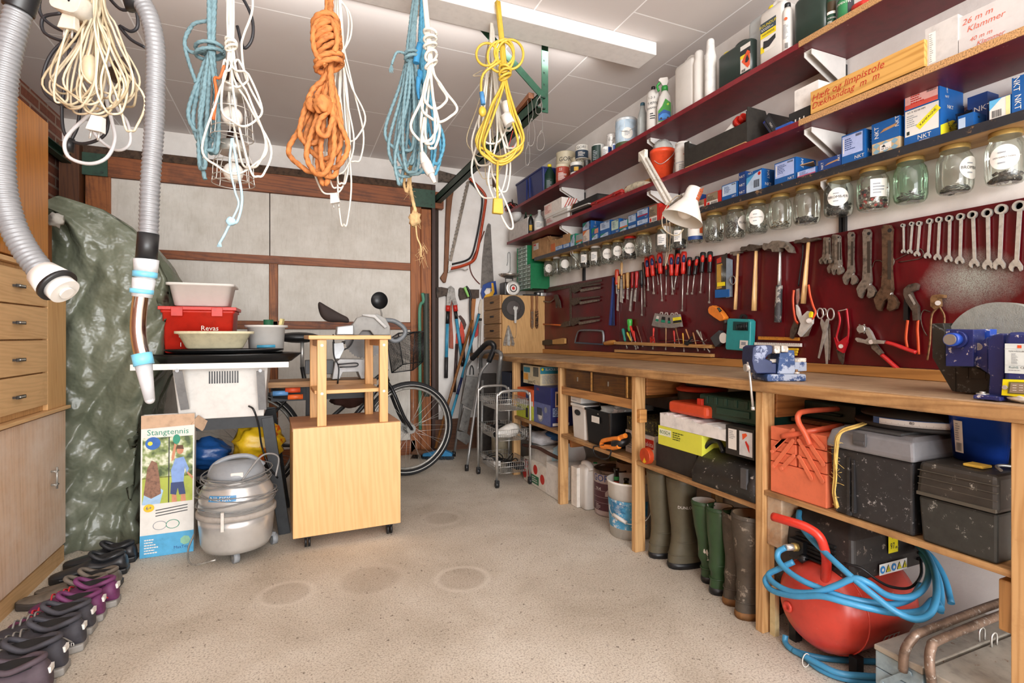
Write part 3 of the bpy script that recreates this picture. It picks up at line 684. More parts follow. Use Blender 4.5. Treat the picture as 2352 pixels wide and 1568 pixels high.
# canisters: outline extruded, with a handle hole
def canister(label,u0,u1,vt,zf,Xf,dep,m,capm=None,capx=.7,sh=.86,group='canisters on the topmost shelf',deco=None,hole=True,z0=None,name='canister',handlem=None,th=TH):
 ya,yb=yx(u0,Xf),yx(u1,Xf);zb=(zf((ya+yb)/2)+th if zf else z0)+.0005;h=P((u0+u1)/2,vt,X=Xf).z-zb;W=ya-yb
 o=thing(name,label,'canister',(Xf+dep/2,(ya+yb)/2,zb),group);rr=min(W,dep)*.18
 q=MB();rings=[]
 for s_,z in((.9,0),(1,.02),(1,sh),(.93,sh+.05),(.7,sh+.09)):
  p=[]
  for cx,cy,a0 in((dep/2-rr,W/2-rr,0),(-dep/2+rr,W/2-rr,90),(-dep/2+rr,-W/2+rr,180),(dep/2-rr,-W/2+rr,270)):
   for i in range(4):t=math.radians(a0+30*i);p.append(((cx+rr*math.cos(t))*s_,(cy+rr*math.sin(t))*s_,z*h))
  rings.append(p)
 q.loft(rings,m,True);fr=frame((-dep/2-.0004,W/2,0),(0,-1,0),(0,0,1))
 if deco:deco(q,fr,W,h)
 fin(q,'body',o)
 q=MB();z1=h*(sh+.06)
 q.tube([(0,W*.18,z1),(0,W*.15,h*.985),(0,-W*.08,h*.985),(0,-W*.38,h*(sh+.0))],min(.014,dep*.12),8,handlem or m,k=4);fin(q,'handle',o)
 q=MB();q.lathe([(W*.13,z1-.005),(W*.13,h*.97),(W*.11,h*.99),(.001,h*.99)],18,capm or m,T(0,W*(.5-(1-capx)),0));fin(q,'cap',o)
 return o
canister('wide plain white canister beside the spray bottle',1547,1592,127,zS1,1.754,.11,WT,sh=.82)
bottle('narrow plain white bottle next to the wide white canister',1592,1620,111,zS1,1.752,WT,None,[(.93,0),(1,.03),(1,.76),(.8,.84),(.78,.96),(.55,1),(.001,1)],.001)
bottle('tallest plain white bottle before the dark green canister',1618,1646,84,zS1,1.752,mat('e3e2de',.35),None,[(.93,0),(1,.03),(.98,.7),(.74,.8),(.66,.97),(.5,1),(.001,1)],.001)
def flam(q,fr,W,h):
 q.rect(fr,W*.72,h*.1,W*1.0,h*.72,PAP);q.rect(fr,W*.72,h*.45,W*1.0,h*.62,INK,.001);q.rect(fr,W*.72,h*.42,W*.9,h*.5,YEL,.0014)
 q.poly(fr,[(W*.76,h*.36),(W*.92,h*.56),(W*.99,h*.5),(W*.99,h*.2),(W*.93,h*.15)],ORA,.0018);q.poly(fr,[(W*.86,h*.3),(W*.92,h*.28),(W*.97,h*.33),(W*.92,h*.46),(W*.88,h*.4)],INK,.0022);q.bars(fr,W*.75,h*.11,W*.86,h*.17,INK,3)
canister('dark grey green canister with red flammable diamond label',1646,1724,92,zS1,1.754,.12,DKG,YEL,.93,.78,deco=flam)
canister('pale bluish translucent canister behind the white weed killer bottle',1716,1765,22,zS1,1.79,.12,mat('cdd6d8',.3,tr=.2),sh=.84)
def roundup(q,fr,W,h):
 q.rect(fr,W*.1,h*.2,W*.72,h*.68,PAP,.001);q.rect(fr,W*.1,h*.5,W*.72,h*.68,mat('3c4a55',.5),.0014);q.rect(fr,W*.1,h*.43,W*.72,h*.52,YEL,.0016)
 q.text('ROUNDUP',W*.14,fr@T(W*.4,h*.62,0),YEL,lift=.002);q.text('HAVERENS',W*.10,fr@T(W*.42,h*.475,0),INK,lift=.0022);q.lines(fr,W*.14,h*.54,W*.66,h*.585,2,PAP,4,.002)
 q.poly(fr,[(W*.2,h*.26),(W*.45,h*.25),(W*.7,h*.33),(W*.7,h*.40),(W*.4,h*.36),(W*.22,h*.38)],INK,.0014);q.rect(fr,W*.1,h*.2,W*.25,h*.3,YEL,.0012)
canister('white bottle with yellow cap and a black glove on its label',1742,1800,-4,zS1,1.754,.09,WT,YEL,.75,.80,deco=roundup)
def tallb(q,r,h,a):
 q.disc(frame((r*math.cos(a),r*math.sin(a),h*.72),(-math.sin(a),math.cos(a),0),(0,0,1)),-r*.3,0,r*.3,ORA,.003);q.wlines(a-.9,a+.2,h*.3,h*.62,r+.001,12,INKG);q.bars(frame(((r+.001)*math.cos(a),(r+.001)*math.sin(a),0),(-math.sin(a),math.cos(a),0),(0,0,1)),-r*.5,h*.08,r*.1,h*.2,INK,6,.002)
bottle('tall white bottle with black cap and orange dot beside the weed killer',1796,1822,2,zS1,1.752,WT,BK,[(.93,0),(1,.03),(1,.86),(.9,.93),(.6,1)],.09,.6,tallb)
canister('large dark green canister at the joint of the topmost shelf',1820,1896,-30,zS1,1.754,.12,mat('25362f',.35),BK,.75,.84)
def greenlab(q,r,h,a):q.wrect(a-1.4,a+1.4,h*.06,h*.85,r+.0008,mat('17402c',.4));q.wrect(a-.9,a+.9,h*.5,h*.8,r+.0014,mat('3a2b14',.4));q.wrect(a-.9,a+.7,h*.42,h*.5,r+.002,PAP);q.wtext('PUDSER',r*.5,a,h*.3,r+.002,PAP);q.wlines(a-.8,a+.7,h*.08,h*.22,r+.002,4,PAP)
bottle('green round can with brown picture next to the large dark canister',1898,1922,-22,zS1,1.76,mat('17402c',.4),YEL,[(.97,0),(1,.02),(1,.9),(.8,1)],.1,.6,greenlab)
bottle('green and black oil bottle lettered in white',1923,1962,-25,zS1,1.752,mat('1a5136',.35),BK,[(.97,0),(1,.02),(1,.8),(.6,1)],.08,.5,lambda q,r,h,a:(q.wrect(a-1.2,a+.2,h*.1,h*.75,r+.001,mat('2b7a48',.4)),q.wtext('TERPENTIN',r*.42,a-.4,h*.62,r+.002,PAP),q.wrect(a+.25,a+1.1,h*.1,h*.7,r+.001,INK)))
o,r,h,a=stand('spray_can','red plastic sprayer lying at the end of the topmost shelf','sprayer',1962,2006,-8,zS1,1.76)
q=MB();q.lathe([(r*.8,0),(r,.02),(r,h*.7),(r*.5,h*.9),(r*.4,h)],20,ORA);fin(q,'tank',o)
q=MB();q.tube([(0,0,h*.5),(-r,.01,h*.42),(-r*1.2,-.03,h*.3)],.014,8,RED,k=4);fin(q,'nozzle',o)
# --- cartons (front face on the plane X, end face towards the open side)
def carton(label,u0,u1,vt,body,deco=None,X=1.852,dep=.115,zf=zS3,th=.0265,z0=None,name='cardboard_box',cat='box',group='screw boxes on the lowest shelf',end=None,H=None,tilt=0,open_=False,bev=.0012):
 ya,yb=yx(u0,X),yx(u1,X);zb=(zf((ya+yb)/2)+th if z0 is None else z0)+.0006
 z1=zb+H if H else P((u0+u1)/2,vt,X=X).z
 W,h=ya-yb,z1-zb;c=V3((X+dep/2,(ya+yb)/2,zb))
 q=MB();q.x=T(*c)@RZ(tilt)@T(-dep/2,0,0)
 if open_:
  t=.003;q.bb((0,-W/2,0),(dep,W/2,t),body);q.bb((0,-W/2,t),(t,W/2,h),body);q.bb((dep-t,-W/2,t),(dep,W/2,h),body);q.bb((t,-W/2,t),(dep-t,-W/2+t,h),body);q.bb((t,W/2-t,t),(dep-t,W/2,h),body)
 else:q.bb((0,-W/2,0),(dep,W/2,h),body)
 fr=frame((0,W/2,0),(0,-1,0),(0,0,1));fe=frame((0,-W/2,0),(1,0,0),(0,0,1))
 if deco:deco(q,fr,W,h)
 if end:end(q,fe,dep,h)
 one(q,name,None,label,cat,group);BOX.append((label,yb,ya,z1));return z1
BOX=[]
def nk(col2=LBL,t='NKT',band=None,y0=.3,sz=.16,seed=1):
 def f(q,fr,W,h):
  q.rect(fr,W*.04,h*y0,W*.92,h*.95,col2);q.lines(fr,W*.16,h*(y0+.15),W*.6,h*.86,6,NAV,seed);q.rect(fr,W*.07,h*(y0+.08),W*.12,h*.86,PAP,.001);q.bars(fr,W*.62,h*.84,W*.88,h*.92,INK,seed)
  if band:q.rect(fr,W*.04,h*y0,W*.92,h*(y0+.14),band,.001)
  if t:q.text(t,h*sz,fr@T(W*.78,h*y0*.5,0),PAP,lift=.001)
 return f
def nkend(q,fe,D,h):
 for k in range(2):
  q.text('NKT',min(h,D)*.2,fe@T(D*.3,h*(.3+.45*k),0)@RZ(-90 if k else 0),PAP,lift=.001)
def gw(q,fr,W,h):
 q.poly(fr,[(W*.05,h*.45),(W*.05,h*.95),(W*.55,h*.95)],TEA);q.poly(fr,[(W*.05,h*.05),(W*.05,h*.42),(W*.6,h*.95),(W*.8,h*.95),(W*.8,h*.05)],LBL);q.bars(fr,W*.3,h*.3,W*.6,h*.7,INKG,2);q.text('NKT',h*.16,fr@T(W*.88,h*.5,0)@RZ(90),PAP,lift=.001)
def krab(q,fr,W,h):q.rect(fr,W*.2,h*.45,W*.8,h*.8,PAP);q.rect(fr,W*.22,h*.68,W*.5,h*.77,RED,.0012);q.lines(fr,W*.25,h*.48,W*.75,h*.66,3,INKG)
g1='cardboard boxes at the far end of the lowest shelf'
carton('kraft box with red and white sticker at the far end of the lowest shelf',1222,1241,551,KRA,krab,group=g1,name='cardboard_box')
carton('tall kraft box, second from the far end of the lowest shelf',1242,1258,545,KRA,group=g1)
z=carton('open kraft box with raised flaps on the lowest shelf',1259,1275,552,KRA,lambda q,fr,W,h:q.rect(fr,W*.4,h*.1,W,h*.7,mat('c46a3a',.7)),open_=True,group=g1)
q=MB();y=yx(1266,1.85);q.beam((1.853,y,z),(1.835,y+.005,z+.03),.045,.002,(1,0,0));q.beam((1.95,y,z),(1.965,y,z+.03),.045,.002,(1,0,0));one(q,'box_flap',KRA,'raised kraft flaps standing on the open kraft box','flap')
z=carton('blue and white screw box under a small kraft box',1276,1293,564,BLU,nk(t=None));carton('small kraft box on top of a blue and white screw box',1276,1293,546,KRA,z0=z,group=g1,name='cardboard_box',H=.052)
z=carton('low pale blue screw box under a kraft box',1294,1309,559,BLU,nk(t=None,seed=4));carton('square kraft box on the low pale blue screw box',1293,1309,534,KRA,z0=z,group=g1,H=.072)
carton('green and white screw box, first of the green ones',1310,1322,538,TEA,gw)
z=carton('low green and white box under an orange label box',1323,1337,556,TEA,gw);carton('grey box with orange stripe on a low green box',1323,1337,536,mat('9aa6a0',.6),lambda q,fr,W,h:(q.rect(fr,0,0,W,h*.25,mat('c46a3a',.6)),q.lines(fr,W*.1,h*.3,W*.8,h*.9,4,INKG)),z0=z,H=.055)
z=carton('blue box with orange and white label under a green one',1338,1357,528,BLU,lambda q,fr,W,h:(q.rect(fr,W*.05,h*.1,W*.85,h*.98,mat('e0d2c4',.6)),q.poly(fr,[(W*.05,h*.6),(W*.05,h*.98),(W*.6,h*.98)],mat('d77a3c',.6),.0012),q.lines(fr,W*.1,h*.15,W*.6,h*.6,5,INK)),end=nkend)
carton('green topped screw box on the blue and orange one',1338,1357,509,BLU,gw,z0=z,end=nkend,H=.055)
for i,(a,b,v1,v2,d1,d2)in enumerate(((1359,1376,538,522,gw,lambda q,fr,W,h:(q.poly(fr,[(0,h*.1),(0,h),(W*.6,h)],TEA),q.rect(fr,W*.4,h*.1,W*.9,h*.8,mat('cf8f7a',.6)))),(1378,1402,534,508,gw,nk(t=None,seed=3)),(1423,1442,524,506,gw,lambda q,fr,W,h:(q.rect(fr,W*.05,h*.2,W*.95,h,LBL),q.rect(fr,0,h*.08,W,h*.26,mat('c8643a',.6),.0015))),(1443,1462,517,492,nk(t=None,seed=6),nk(t=None,seed=5)),(1463,1490,503,479,nk(seed=7),nk(band=mat('9a2048',.5),seed=8)))):
 w1,w2=('a green and white','a teal and blue','a small green','a pale blue','a wide light blue')[i],('a pink label','a slanting blue','an orange striped','a tall blue','a crimson striped')[i]
 z=carton(f'{w1} screw box underneath {w2} one',a,b,v1,BLU,d1,end=nkend);carton(f'{w2} screw box on top of {w1} one',a,b,v2,BLU if i!=2 else TEA,d2,z0=z,end=nkend,H=max(.04,P((a+b)/2,v2,X=1.85).z-z-.001))
carton('tall white and green label screw box between two piles',1404,1422,504,BLU,nk(mat('b5cfc0',.5),seed=11),end=nkend)
def redb(q,fr,W,h):q.rect(fr,W*.03,h*.35,W*.8,h*.97,mat('8a7a62',.6));q.rect(fr,W*.03,h*.03,W*.8,h*.34,PAP);q.text('BMF',h*.1,fr@T(W*.2,h*.85,0),PAP,lift=.0015);q.lines(fr,W*.1,h*.4,W*.7,h*.75,4,INK,3);q.rect(fr,W*.08,h*.08,W*.25,h*.28,RED,.0012);q.bars(fr,W*.35,h*.08,W*.75,h*.26,INK,5)
carton('red box with brown and white label left of the lamp',1491,1514,470,RED,redb)
carton('plain red box half behind the lamp',1515,1532,473,RED)
carton('dark blue box behind the lamp shade',1570,1600,449,NAV,nk(seed=9))
carton('brown box with red edges beside the lamp shade',1603,1621,458,RED,redb)
carton('wide red box with brown label beside the lamp',1622,1656,441,RED,redb)
carton('low blue box with light label beside the wide red box',1658,1694,421,BLU,nk(),end=nkend)
z=carton('dark blue box lettered in white behind the tilted label box',1697,1712,395,NAV,lambda q,fr,W,h:[q.text('NKT',W*.42,fr@T(W*.5,h*k,0),PAP,lift=.001)for k in(.15,.45,.8)])
def bluel(q,fr,W,h):q.poly(fr,[(W*.02,h*.75),(W*.98,h*.93),(W*.98,h*.02),(W*.02,h*.02)],LBL);q.poly(fr,[(W*.02,h*.75),(W*.6,h*.86),(W*.02,h*.4)],mat('4f9fcf',.5),.0014);q.bars(fr,W*.5,h*.2,W*.85,h*.55,INK,9,.0016);q.text('NKT',h*.14,fr@T(W*.3,h*.93,0),PAP,lift=.0016);q.disc(fr,W*.85,h*.8,W*.09,RED,.0016)
carton('blue box with diagonal light blue label and barcode',1714,1750,392,BLU,bluel,end=nkend,dep=.12)
carton('blue box with lavender label and torn kraft lid',1779,1828,368,BLU,nk(mat('a9b9e4',.5),seed=12),end=nkend)
q=MB();y=yx(1850,1.9);q.beam((1.90,y+.02,zS3(y)+.088),(1.925,y-.02,zS3(y)+.094),.06,.003);one(q,'torn_cardboard',KRA,'torn kraft flap lying behind the lavender label box','cardboard')
carton('low blue box with lavender and red label',1830,1877,388,BLU,nk(mat('a9b9e4',.5),None,mat('c2506a',.5),.2,seed=13))
def torn(q,fr,W,h):q.text('NKT',h*.3,fr@T(W*.2,h*.5,0)@RZ(90),PAP,lift=.001);q.poly(fr,[(W*.3,h*.42),(W*.9,h*.55),(W*.92,h*.68),(W*.45,h*.58)],KRA,.001);q.text('NKT',h*.26,fr@T(W*.93,h*.75,0)@RZ(90),PAP,lift=.001)
carton('dark blue box with torn open front before the bracket',1879,1931,362,NAV,torn)
carton('blue box with large lavender label beside the bracket',1933,1986,304,BLU,nk(mat('a9b9e4',.5),'NKT',seed=14),end=nkend,dep=.12)
def diam(q,fr,W,h):
 for i in range(3):
  for j in range(2):q.poly(fr,[(W*(.17+i*.33),h*(.05+j*.48)),(W*(.3+i*.33),h*(.28+j*.48)),(W*(.17+i*.33),h*(.5+j*.48)),(W*(.04+i*.33),h*(.28+j*.48))],mat('7fa3b4',.6))
 q.poly(fr,[(W*.3,h*.2),(W*.72,h*.3),(W*.72,h*.8),(W*.3,h*.72)],PAP,.0016);q.text('AB  8 x 1',h*.18,fr@T(W*.52,h*.36,0),INK,lift=.002);q.poly(fr,[(W*.36,h*.55),(W*.46,h*.7),(W*.52,h*.5),(W*.44,h*.48)],INK,.002)
z=carton('kraft box with blue diamond pattern under a blue box',2003,2066,322,mat('c4ac86',.7),diam,dep=.12)
carton('blue box with torn flap on the diamond pattern box',2002,2066,285,BLU,torn,z0=z,end=nkend,dep=.12,H=P(2030,277,X=1.85).z-z)
KMP=mat('ece02e',.5)
def kamp(q,fr,W,h):
 q.rect(fr,W*.03,h*.26,W*.96,h*.99,PAP);q.text('NKT',h*.17,fr@T(W*.57,h*.15,0),PAP,lift=.001);q.text('FASTENERS',h*.05,fr@T(W*.57,h*.05,0),PAP,lift=.001)
 m_=fr@T(W*.68,h*.63,0)@RZ(38);q.rect(m_,-W*.36,-h*.085,W*.36,h*.085,KMP,.0014);q.text('KAMPAGNE',W*.105,m_,INK,lift=.002)
 q.lines(fr,W*.08,h*.5,W*.38,h*.85,6,INKG,8);q.text('4.2 X 42/38 MM',h*.07,fr@T(W*.35,h*.92,0),INK,lift=.0014);q.rect(fr,W*.08,h*.3,W*.16,h*.4,DKG,.0014)
def kend(q,fe,D,h):q.poly(fe,[(0,0),(D*.8,0),(D*.95,h*.5),(D*.5,h*.52),(0,h*.3)],KMP,.0008);q.text('KAMPAGNE',h*.13,fe@T(D*.4,h*.2,0)@RZ(-65),INK,lift=.0014);q.text('NKT',h*.14,fe@T(D*.4,h*.85,0),PAP,lift=.001)
z=carton('large blue box with a yellow sale sticker across its label',2077,2160,243,BLU,kamp,dep=.125,end=kend)
carton('blue box with red label on the yellow sticker box',2077,2158,203,BLU,lambda q,fr,W,h:(q.rect(fr,W*.03,h*.06,W*.96,h*.94,mat('e6b0a8',.5)),q.rect(fr,W*.03,h*.06,W*.96,h*.35,mat('d2574a',.5),.0012),q.lines(fr,W*.2,h*.3,W*.6,h*.9,4,RED,3,.0015),q.bars(fr,W*.65,h*.75,W*.93,h*.9,INK,4)),z0=z,dep=.125,end=nkend,H=P(2117,208,X=1.85).z-z)
z=carton('open blue box with black plastic inside, leaning back',2200,2236,262,BLU,lambda q,fr,W,h:q.rect(fr,W*.05,h*.1,W*.5,h*.8,LBL),dep=.09,open_=True)
q=MB();y=yx(2218,1.88);q.ball((1.885,y,z-.012),(.028,.03,.03),14,mat('141416',.35),noise=.22,seed=4);one(q,'plastic_bag',None,'crumpled black plastic bag stuffed in the open blue box','plastic bag')
carton('dark blue box behind the open blue box',2222,2268,217,NAV,lambda q,fr,W,h:q.text('NKT',h*.2,fr@T(W*.78,h*.6,0),PAP,lift=.001),X=1.918,dep=.06)
carton('box with light blue and yellow label and barcode',2272,2322,224,BLU,lambda q,fr,W,h:(q.rect(fr,W*.02,h*.04,W*.98,h*.97,PAP),q.poly(fr,[(W*.02,h*.5),(W*.02,h*.97),(W*.6,h*.97)],mat('5fb0dc',.5),.0012),q.rect(fr,W*.78,h*.04,W*.98,h*.97,mat('e8dfa0',.5),.0012),q.bars(fr,W*.15,h*.12,W*.6,h*.45,INK,5,.002)),dep=.1)
carton('tall blue box at the near end of the lowest shelf',2324,2380,170,BLU,lambda q,fr,W,h:[q.text('NKT',h*.2,fr@T(W*k,h*j,0)@RZ(-90),PAP,lift=.001)for k,j in((.2,.8),(.25,.3),(.8,.55))],dep=.12,end=nkend)
# --- middle shelf
g2='boxes on the middle shelf'
S2=dict(zf=zS2,th=TH,group=g2)
q=MB();y=yx(1182,1.78);q.ball((1.80,y+.02,zS2(y)+TH+.235),(.05,.068,.055),16,mat('dedbd6',.5,var=.06),noise=.06,seed=2);one(q,'paper_ball',None,'crumpled white bag lying on the pale box at the shelf end','bag')
carton('pale plain box at the far end of the middle shelf',1170,1212,509,mat('cfcac4',.7),X=1.752,dep=.14,**S2)
def olive(q,r,h,a):q.wrect(a-.9,a+.9,h*.12,h*.6,r+.001,INK);q.wrect(a-.5,a+.5,h*.2,h*.5,r+.0016,mat('c79a24',.5))
bottle('dark bottle with white label behind the pale box',1202,1213,486,zS2,1.80,mat('1d2620',.3),mat('14351f',.4),ROUND,deco=lambda q,r,h,a:q.wrect(a-.9,a+.9,h*.3,h*.7,r+.001,PAP),group='bottles on the middle shelf')
bottle('black oil bottle with green cap and yellow label',1212.5,1225.5,491,zS2,1.755,mat('1b1c1a',.3),mat('1f5c34',.4),ROUND,.08,.42,olive,group='bottles on the middle shelf')
bottle('clear spirit bottle on the middle shelf',1227,1251,480,zS2,1.76,CLP,mat('c9cdca',.4),[(.95,0),(1,.03),(1,.55),(.8,.68),(.35,.82),(.3,1)],.06,.34,lambda q,r,h,a:(q.wrect(a-1,a+1,h*.12,h*.5,r+.001,PAP),q.wlines(a-.6,a+.6,h*.2,h*.45,r+.0016,4,INKG)),group='bottles on the middle shelf')
TRD=mat('b5443a',.6)
o,W,D,h=binbox('plastic_tub','white plastic tub with red print under the red striped box','tub',1252,1304,487,1.76,.15,zS2,WT,taper=.008)
q=MB();fr=frame((-D/2-.0045,W/2,0),(0,-1,0),(0,0,1));q.lines(fr,W*.1,h*.3,W*.4,h*.7,4,TRD,3,.003);fin(q,'print',o)
q=MB();q.bb((-D/2-.002,-W/2-.002,h+.0005),(D/2+.002,W/2+.002,h+.008),WT);fin(q,'lid',o)
ztub=zS2(yx(1278,1.76))+TH+h+.010
carton('white box with red lettering and red stripes on the tub',1250,1290,450,mat('e0d8d0',.6),lambda q,fr,W,h:(q.rect(fr,W*.02,h*.1,W*.45,h*.9,mat('ecd2c8',.6)),q.lines(fr,W*.05,h*.15,W*.4,h*.85,7,TRD,5)),X=1.765,dep=.13,z0=ztub,group=g2,H=.085,end=lambda q,fe,D,h:[q.poly(fe,[(D*(.1+k*.16),0),(D*(.16+k*.16),0),(D*(.5+k*.16),h),(D*(.44+k*.16),h)],TRD)for k in range(4)])
q=MB();ya,yb=yx(1268,1.75),yx(1350,1.75);z=zS2(yb)+TH+.001
q.hexa([(1.752,ya,z+.055),(1.752,yb,z+.036),(1.93,yb-.05,z+.036),(1.93,ya-.02,z+.055)],[(1.752,ya,z+.062),(1.752,yb,z+.043),(1.93,yb-.05,z+.043),(1.93,ya-.02,z+.062)],mat('b9b6b0',.5));q.bb((1.80,yb+.02,z),(1.9,yb+.12,z+.034),mat('a8a39b',.6));one(q,'board_offcut',None,'thin grey white panel lying between the tub and the brush box','panel')
carton('black bristled brush box behind the red case',1314,1372,457,mat('1c1a19',.8,bump=.6),lambda q,fr,W,h:None,X=1.79,dep=.09,name='brush_box',end=lambda q,fe,D,h:q.rect(fe,D*.1,h*.1,D*.9,h*.9,mat('33302c',.8)),**S2)
q=MB();y0=yx(1313,1.78);z=zS2(y0)+TH+.001;q.tube([(1.79,y0+.03,z),(1.785,y0+.02,z+.05),(1.79,y0-.005,z+.10)],.011,10,mat('7a5230',.5),k=5,flat=.4,rr=lambda f:.006+.007*f);one(q,'shoe_horn',None,'brown curved handle standing beside the brush box','handle')
o,W,D,h=binbox('tool_case','flat red plastic tool case on the middle shelf','tool case',1358,1427,452,1.752,.10,zS2,mat('a01c1c',.4),taper=.001)
q=MB();q.bb((-D/2+.001,-W/2+.001,h*.4),(D/2-.001,W/2-.001,h+.006),mat('a01c1c',.4));
for k in(-.3,.3):q.bb((-D/2-.009,W*k-.015,h*.4),(-D/2-.0065,W*k+.015,h*.9),mat('7a1414',.4))
fin(q,'lid',o,bev=.002);ztc=zS2(yx(1390,1.76))+TH+h+.007
q=MB();y=yx(1420,1.80);q.cyl((1.80,y+.05,ztc+.012),(1.80,y-.04,ztc+.012),.011,10,ORA);q.cyl((1.80,y+.051,ztc+.012),(1.80,y+.1,ztc+.012),.003,6,STL);one(q,'screwdriver',None,'screwdriver with orange handle lying on the flat red case','screwdriver')
q=MB();y=yx(1458,1.79);z=zS2(y)+TH
rr_=[[(1.80+.032*math.cos(a)*s,yy,z+.034+.03*math.sin(a)*s+dz)for a in[i*PI/5 for i in range(10)]]for yy,s,dz in((y+.09,.75,0),(y+.07,1,0),(y-.02,1,.001),(y-.07,.7,0),(y-.13,.35,-.012))]
q.loft(rr_,mat('c9bfa6',.7,var=.2,vs=25,wear='8a4a30',wamt=.3,ws=20));one(q,'newspaper_parcel',None,'parcel wrapped in printed newspaper on the middle shelf','parcel')
carton('small brown cardboard wedge beside the orange bucket',1478,1492,412,KRA,X=1.83,dep=.06,**S2)
# orange bucket
o,r,h,a=stand('bucket','orange plastic bucket with wire handle on the middle shelf','bucket',1492,1551,338,zS2,1.752)
q=MB();q.lathe([(r*.72,0),(r*.98,h-.02),(r,h-.02),(r,h),(r*.95,h),(r*.69,.004),(.001,.004)],36,mat('e8502c',.4));fin(q,'pail',o)
b=a+1.2;c=V3((math.cos(b),math.sin(b),0))*r;s_=V3((math.cos(a),math.sin(a),0))*r
q=MB();q.tube([c+V3((0,0,h*.93)),c*.75+s_*.8+V3((0,0,h*.7)),s_*1.06-c*.1+V3((0,0,h*.5)),-c*.75+s_*.8+V3((0,0,h*.7)),-c+V3((0,0,h*.93))],.0018,6,STL,k=6);fin(q,'handle',o)
x,y=o.location.x,o.location.y;zb=o.location.z+h
CLB=glass('e6e4e0','bag',.55)
q=MB();q.ball((x,y,zb+.01),(r*.75,r*.8,.05),20,CLB,noise=.12,seed=5);one(q,'plastic_bag',None,'clear plastic bags heaped in the orange bucket','plastic bag')
bottle('white plastic tub lettered 45 beside the orange bucket',1549,1590,322,zS2,1.76,mat('dcdad5',.4),WT,[(.9,0),(.94,.02),(.96,.78),(1,.8),(1,.9),(.9,.92),(.88,1)],.06,.92,lambda q,r,h,a:(q.wrect(a-1,a+.8,h*.05,h*.7,r*.97,PAP),q.wtext('45',r*.3,a+.1,h*.6,r+.001,TRD),q.wtext('GOODWIN',r*.2,a-.45,h*.35,r+.001,NAV),q.wlines(a-.5,a+.5,h*.08,h*.3,r+.001,4,INKG)),name='plastic_tub',group=None,cat='tub')
# black open-top display crate
ya,yb=yx(1572,1.74),yx(1716,1.74);z=zS2((ya+yb)/2)+TH+.0006;h=P(1716,246,X=1.74).z-z
ct=thing('display_crate','black cardboard crate with notched sides on the middle shelf','crate',(1.83,(ya+yb)/2,z))
CB=mat('28241f',.7,var=.2,vs=40);t=.005;hL=h*.62
q=MB()
q.bb((1.739,yb,z+.004),(1.739+t,ya,z+h*.60),CB);q.bb((1.739,ya-.03,z+h*.60),(1.739+t,ya,z+h*.86),CB);q.bb((1.739,yb,z+h*.60),(1.739+t,yb+.005,z+h*.9),CB)
q.prism([(0,0),(.17,0),(.17,h*.5),(.13,h*.55),(.10,h*.98),(0,h)],t,CB,frame((1.739+t,yb+t,z+.004),(1,0,0),(0,0,1)))
q.prism([(0,0),(.17,0),(.17,h*.5),(.13,h*.55),(.10,h*.8),(0,h*.86)],t,CB,frame((1.739+t,ya,z+.004),(1,0,0),(0,0,1)))
q.bb((1.905,yb,z+.004),(1.905+t,ya,z+h*.5),CB);q.bb((1.739+t,yb+t,z+.004),(1.905,ya-t,z+.008),CB)
q.build('side_panels',None,ct);q=MB();q.bb((1.735,yb+.005,z),(1.91,ya-.01,z+.0038),KRA);q.build('base_board',None,ct)
q=MB();y=yx(1690,1.82);q.cyl((1.83,y+.16,z+.06),(1.80,y-.03,z+.125),.022,16,WT);q.cyl((1.80,y-.03,z+.125),(1.797,y-.05,z+.132),.026,16,RED);q.cyl((1.797,y-.05,z+.132),(1.793,y-.075,z+.14),.018,16,RED);one(q,'glue_cartridge',None,'white tube with red cap lying in the black crate','tube')
q=MB();y=yx(1712,1.85);q.beam((1.87,y+.06,z+.07),(1.84,y-.02,z+.17),.05,.03);one(q,'foil_pack',mat('cfc8bb',.4,var=.2),'crinkled white pack sticking out of the black crate','pack')
q=MB();y=yx(1660,1.85);q.cyl((1.87,y+.10,z+.05),(1.84,y-.03,z+.105),.016,14,mat('d9802c',.4));one(q,'sealant_tube',None,'orange tube lying in the black crate','tube')
# leaning cases
def leaner(label,u,X,W,D,H,ang,m,nm='tool_case',text=None):
 y=yx(u,X);z=zS2(y)+TH+.001;q=MB();q.x=T(X+.03,y,z)@RX(ang);q.bb((0,0,0),(D,W,H),m);q.bb((-.001,W*.15,H*.1),(0,W*.85,H*.9),mat('2c2d32',.5))
 if text:q.text(text,W*.35,frame((0,W,0),(0,-1,0),(0,0,1))@T(W/2,H*.55,0)@RZ(90),PAP,lift=.002)
 one(q,nm,None,label,'case',bev=.002)
leaner('blue folder leaning beside the black crate',1768,1.752,.012,.10,.095,-32,mat('1f2f7c',.5),'folder');leaner('black drill bit case leaning behind the blue folder',1782,1.752,.03,.12,.12,-30,mat('1a1a1c',.4),text='OPEN')
leaner('black case leaning against the wooden box',1818,1.76,.03,.1,.075,-45,mat('232326',.4))
q=MB();y=yx(1782,1.745);z=zS2(y)+TH+.001;q.bb((1.743,y-.07,z),(1.79,y,z+.012));one(q,'cloth_strip',mat('2a55a8',.7),'blue cloth strip under the leaning black cases','cloth')
carton('black lettered case lying under the white box by the wooden box',1812,1860,252,mat('1d1d1f',.5),lambda q,fr,W,h:[q.rect(fr,W*k,h*.1,W*(k+.06),h*.4,PAP)for k in(.3,.5,.7)],X=1.76,dep=.14,z0=None,zf=zS2,th=TH,group=None,name='tool_case',cat='case')
zc=P(1836,252,X=1.76).z
carton('plain white box between the crate and the wooden box',1825,1880,196,mat('e4e1dc',.6),X=1.77,dep=.12,z0=zc,group=g2)
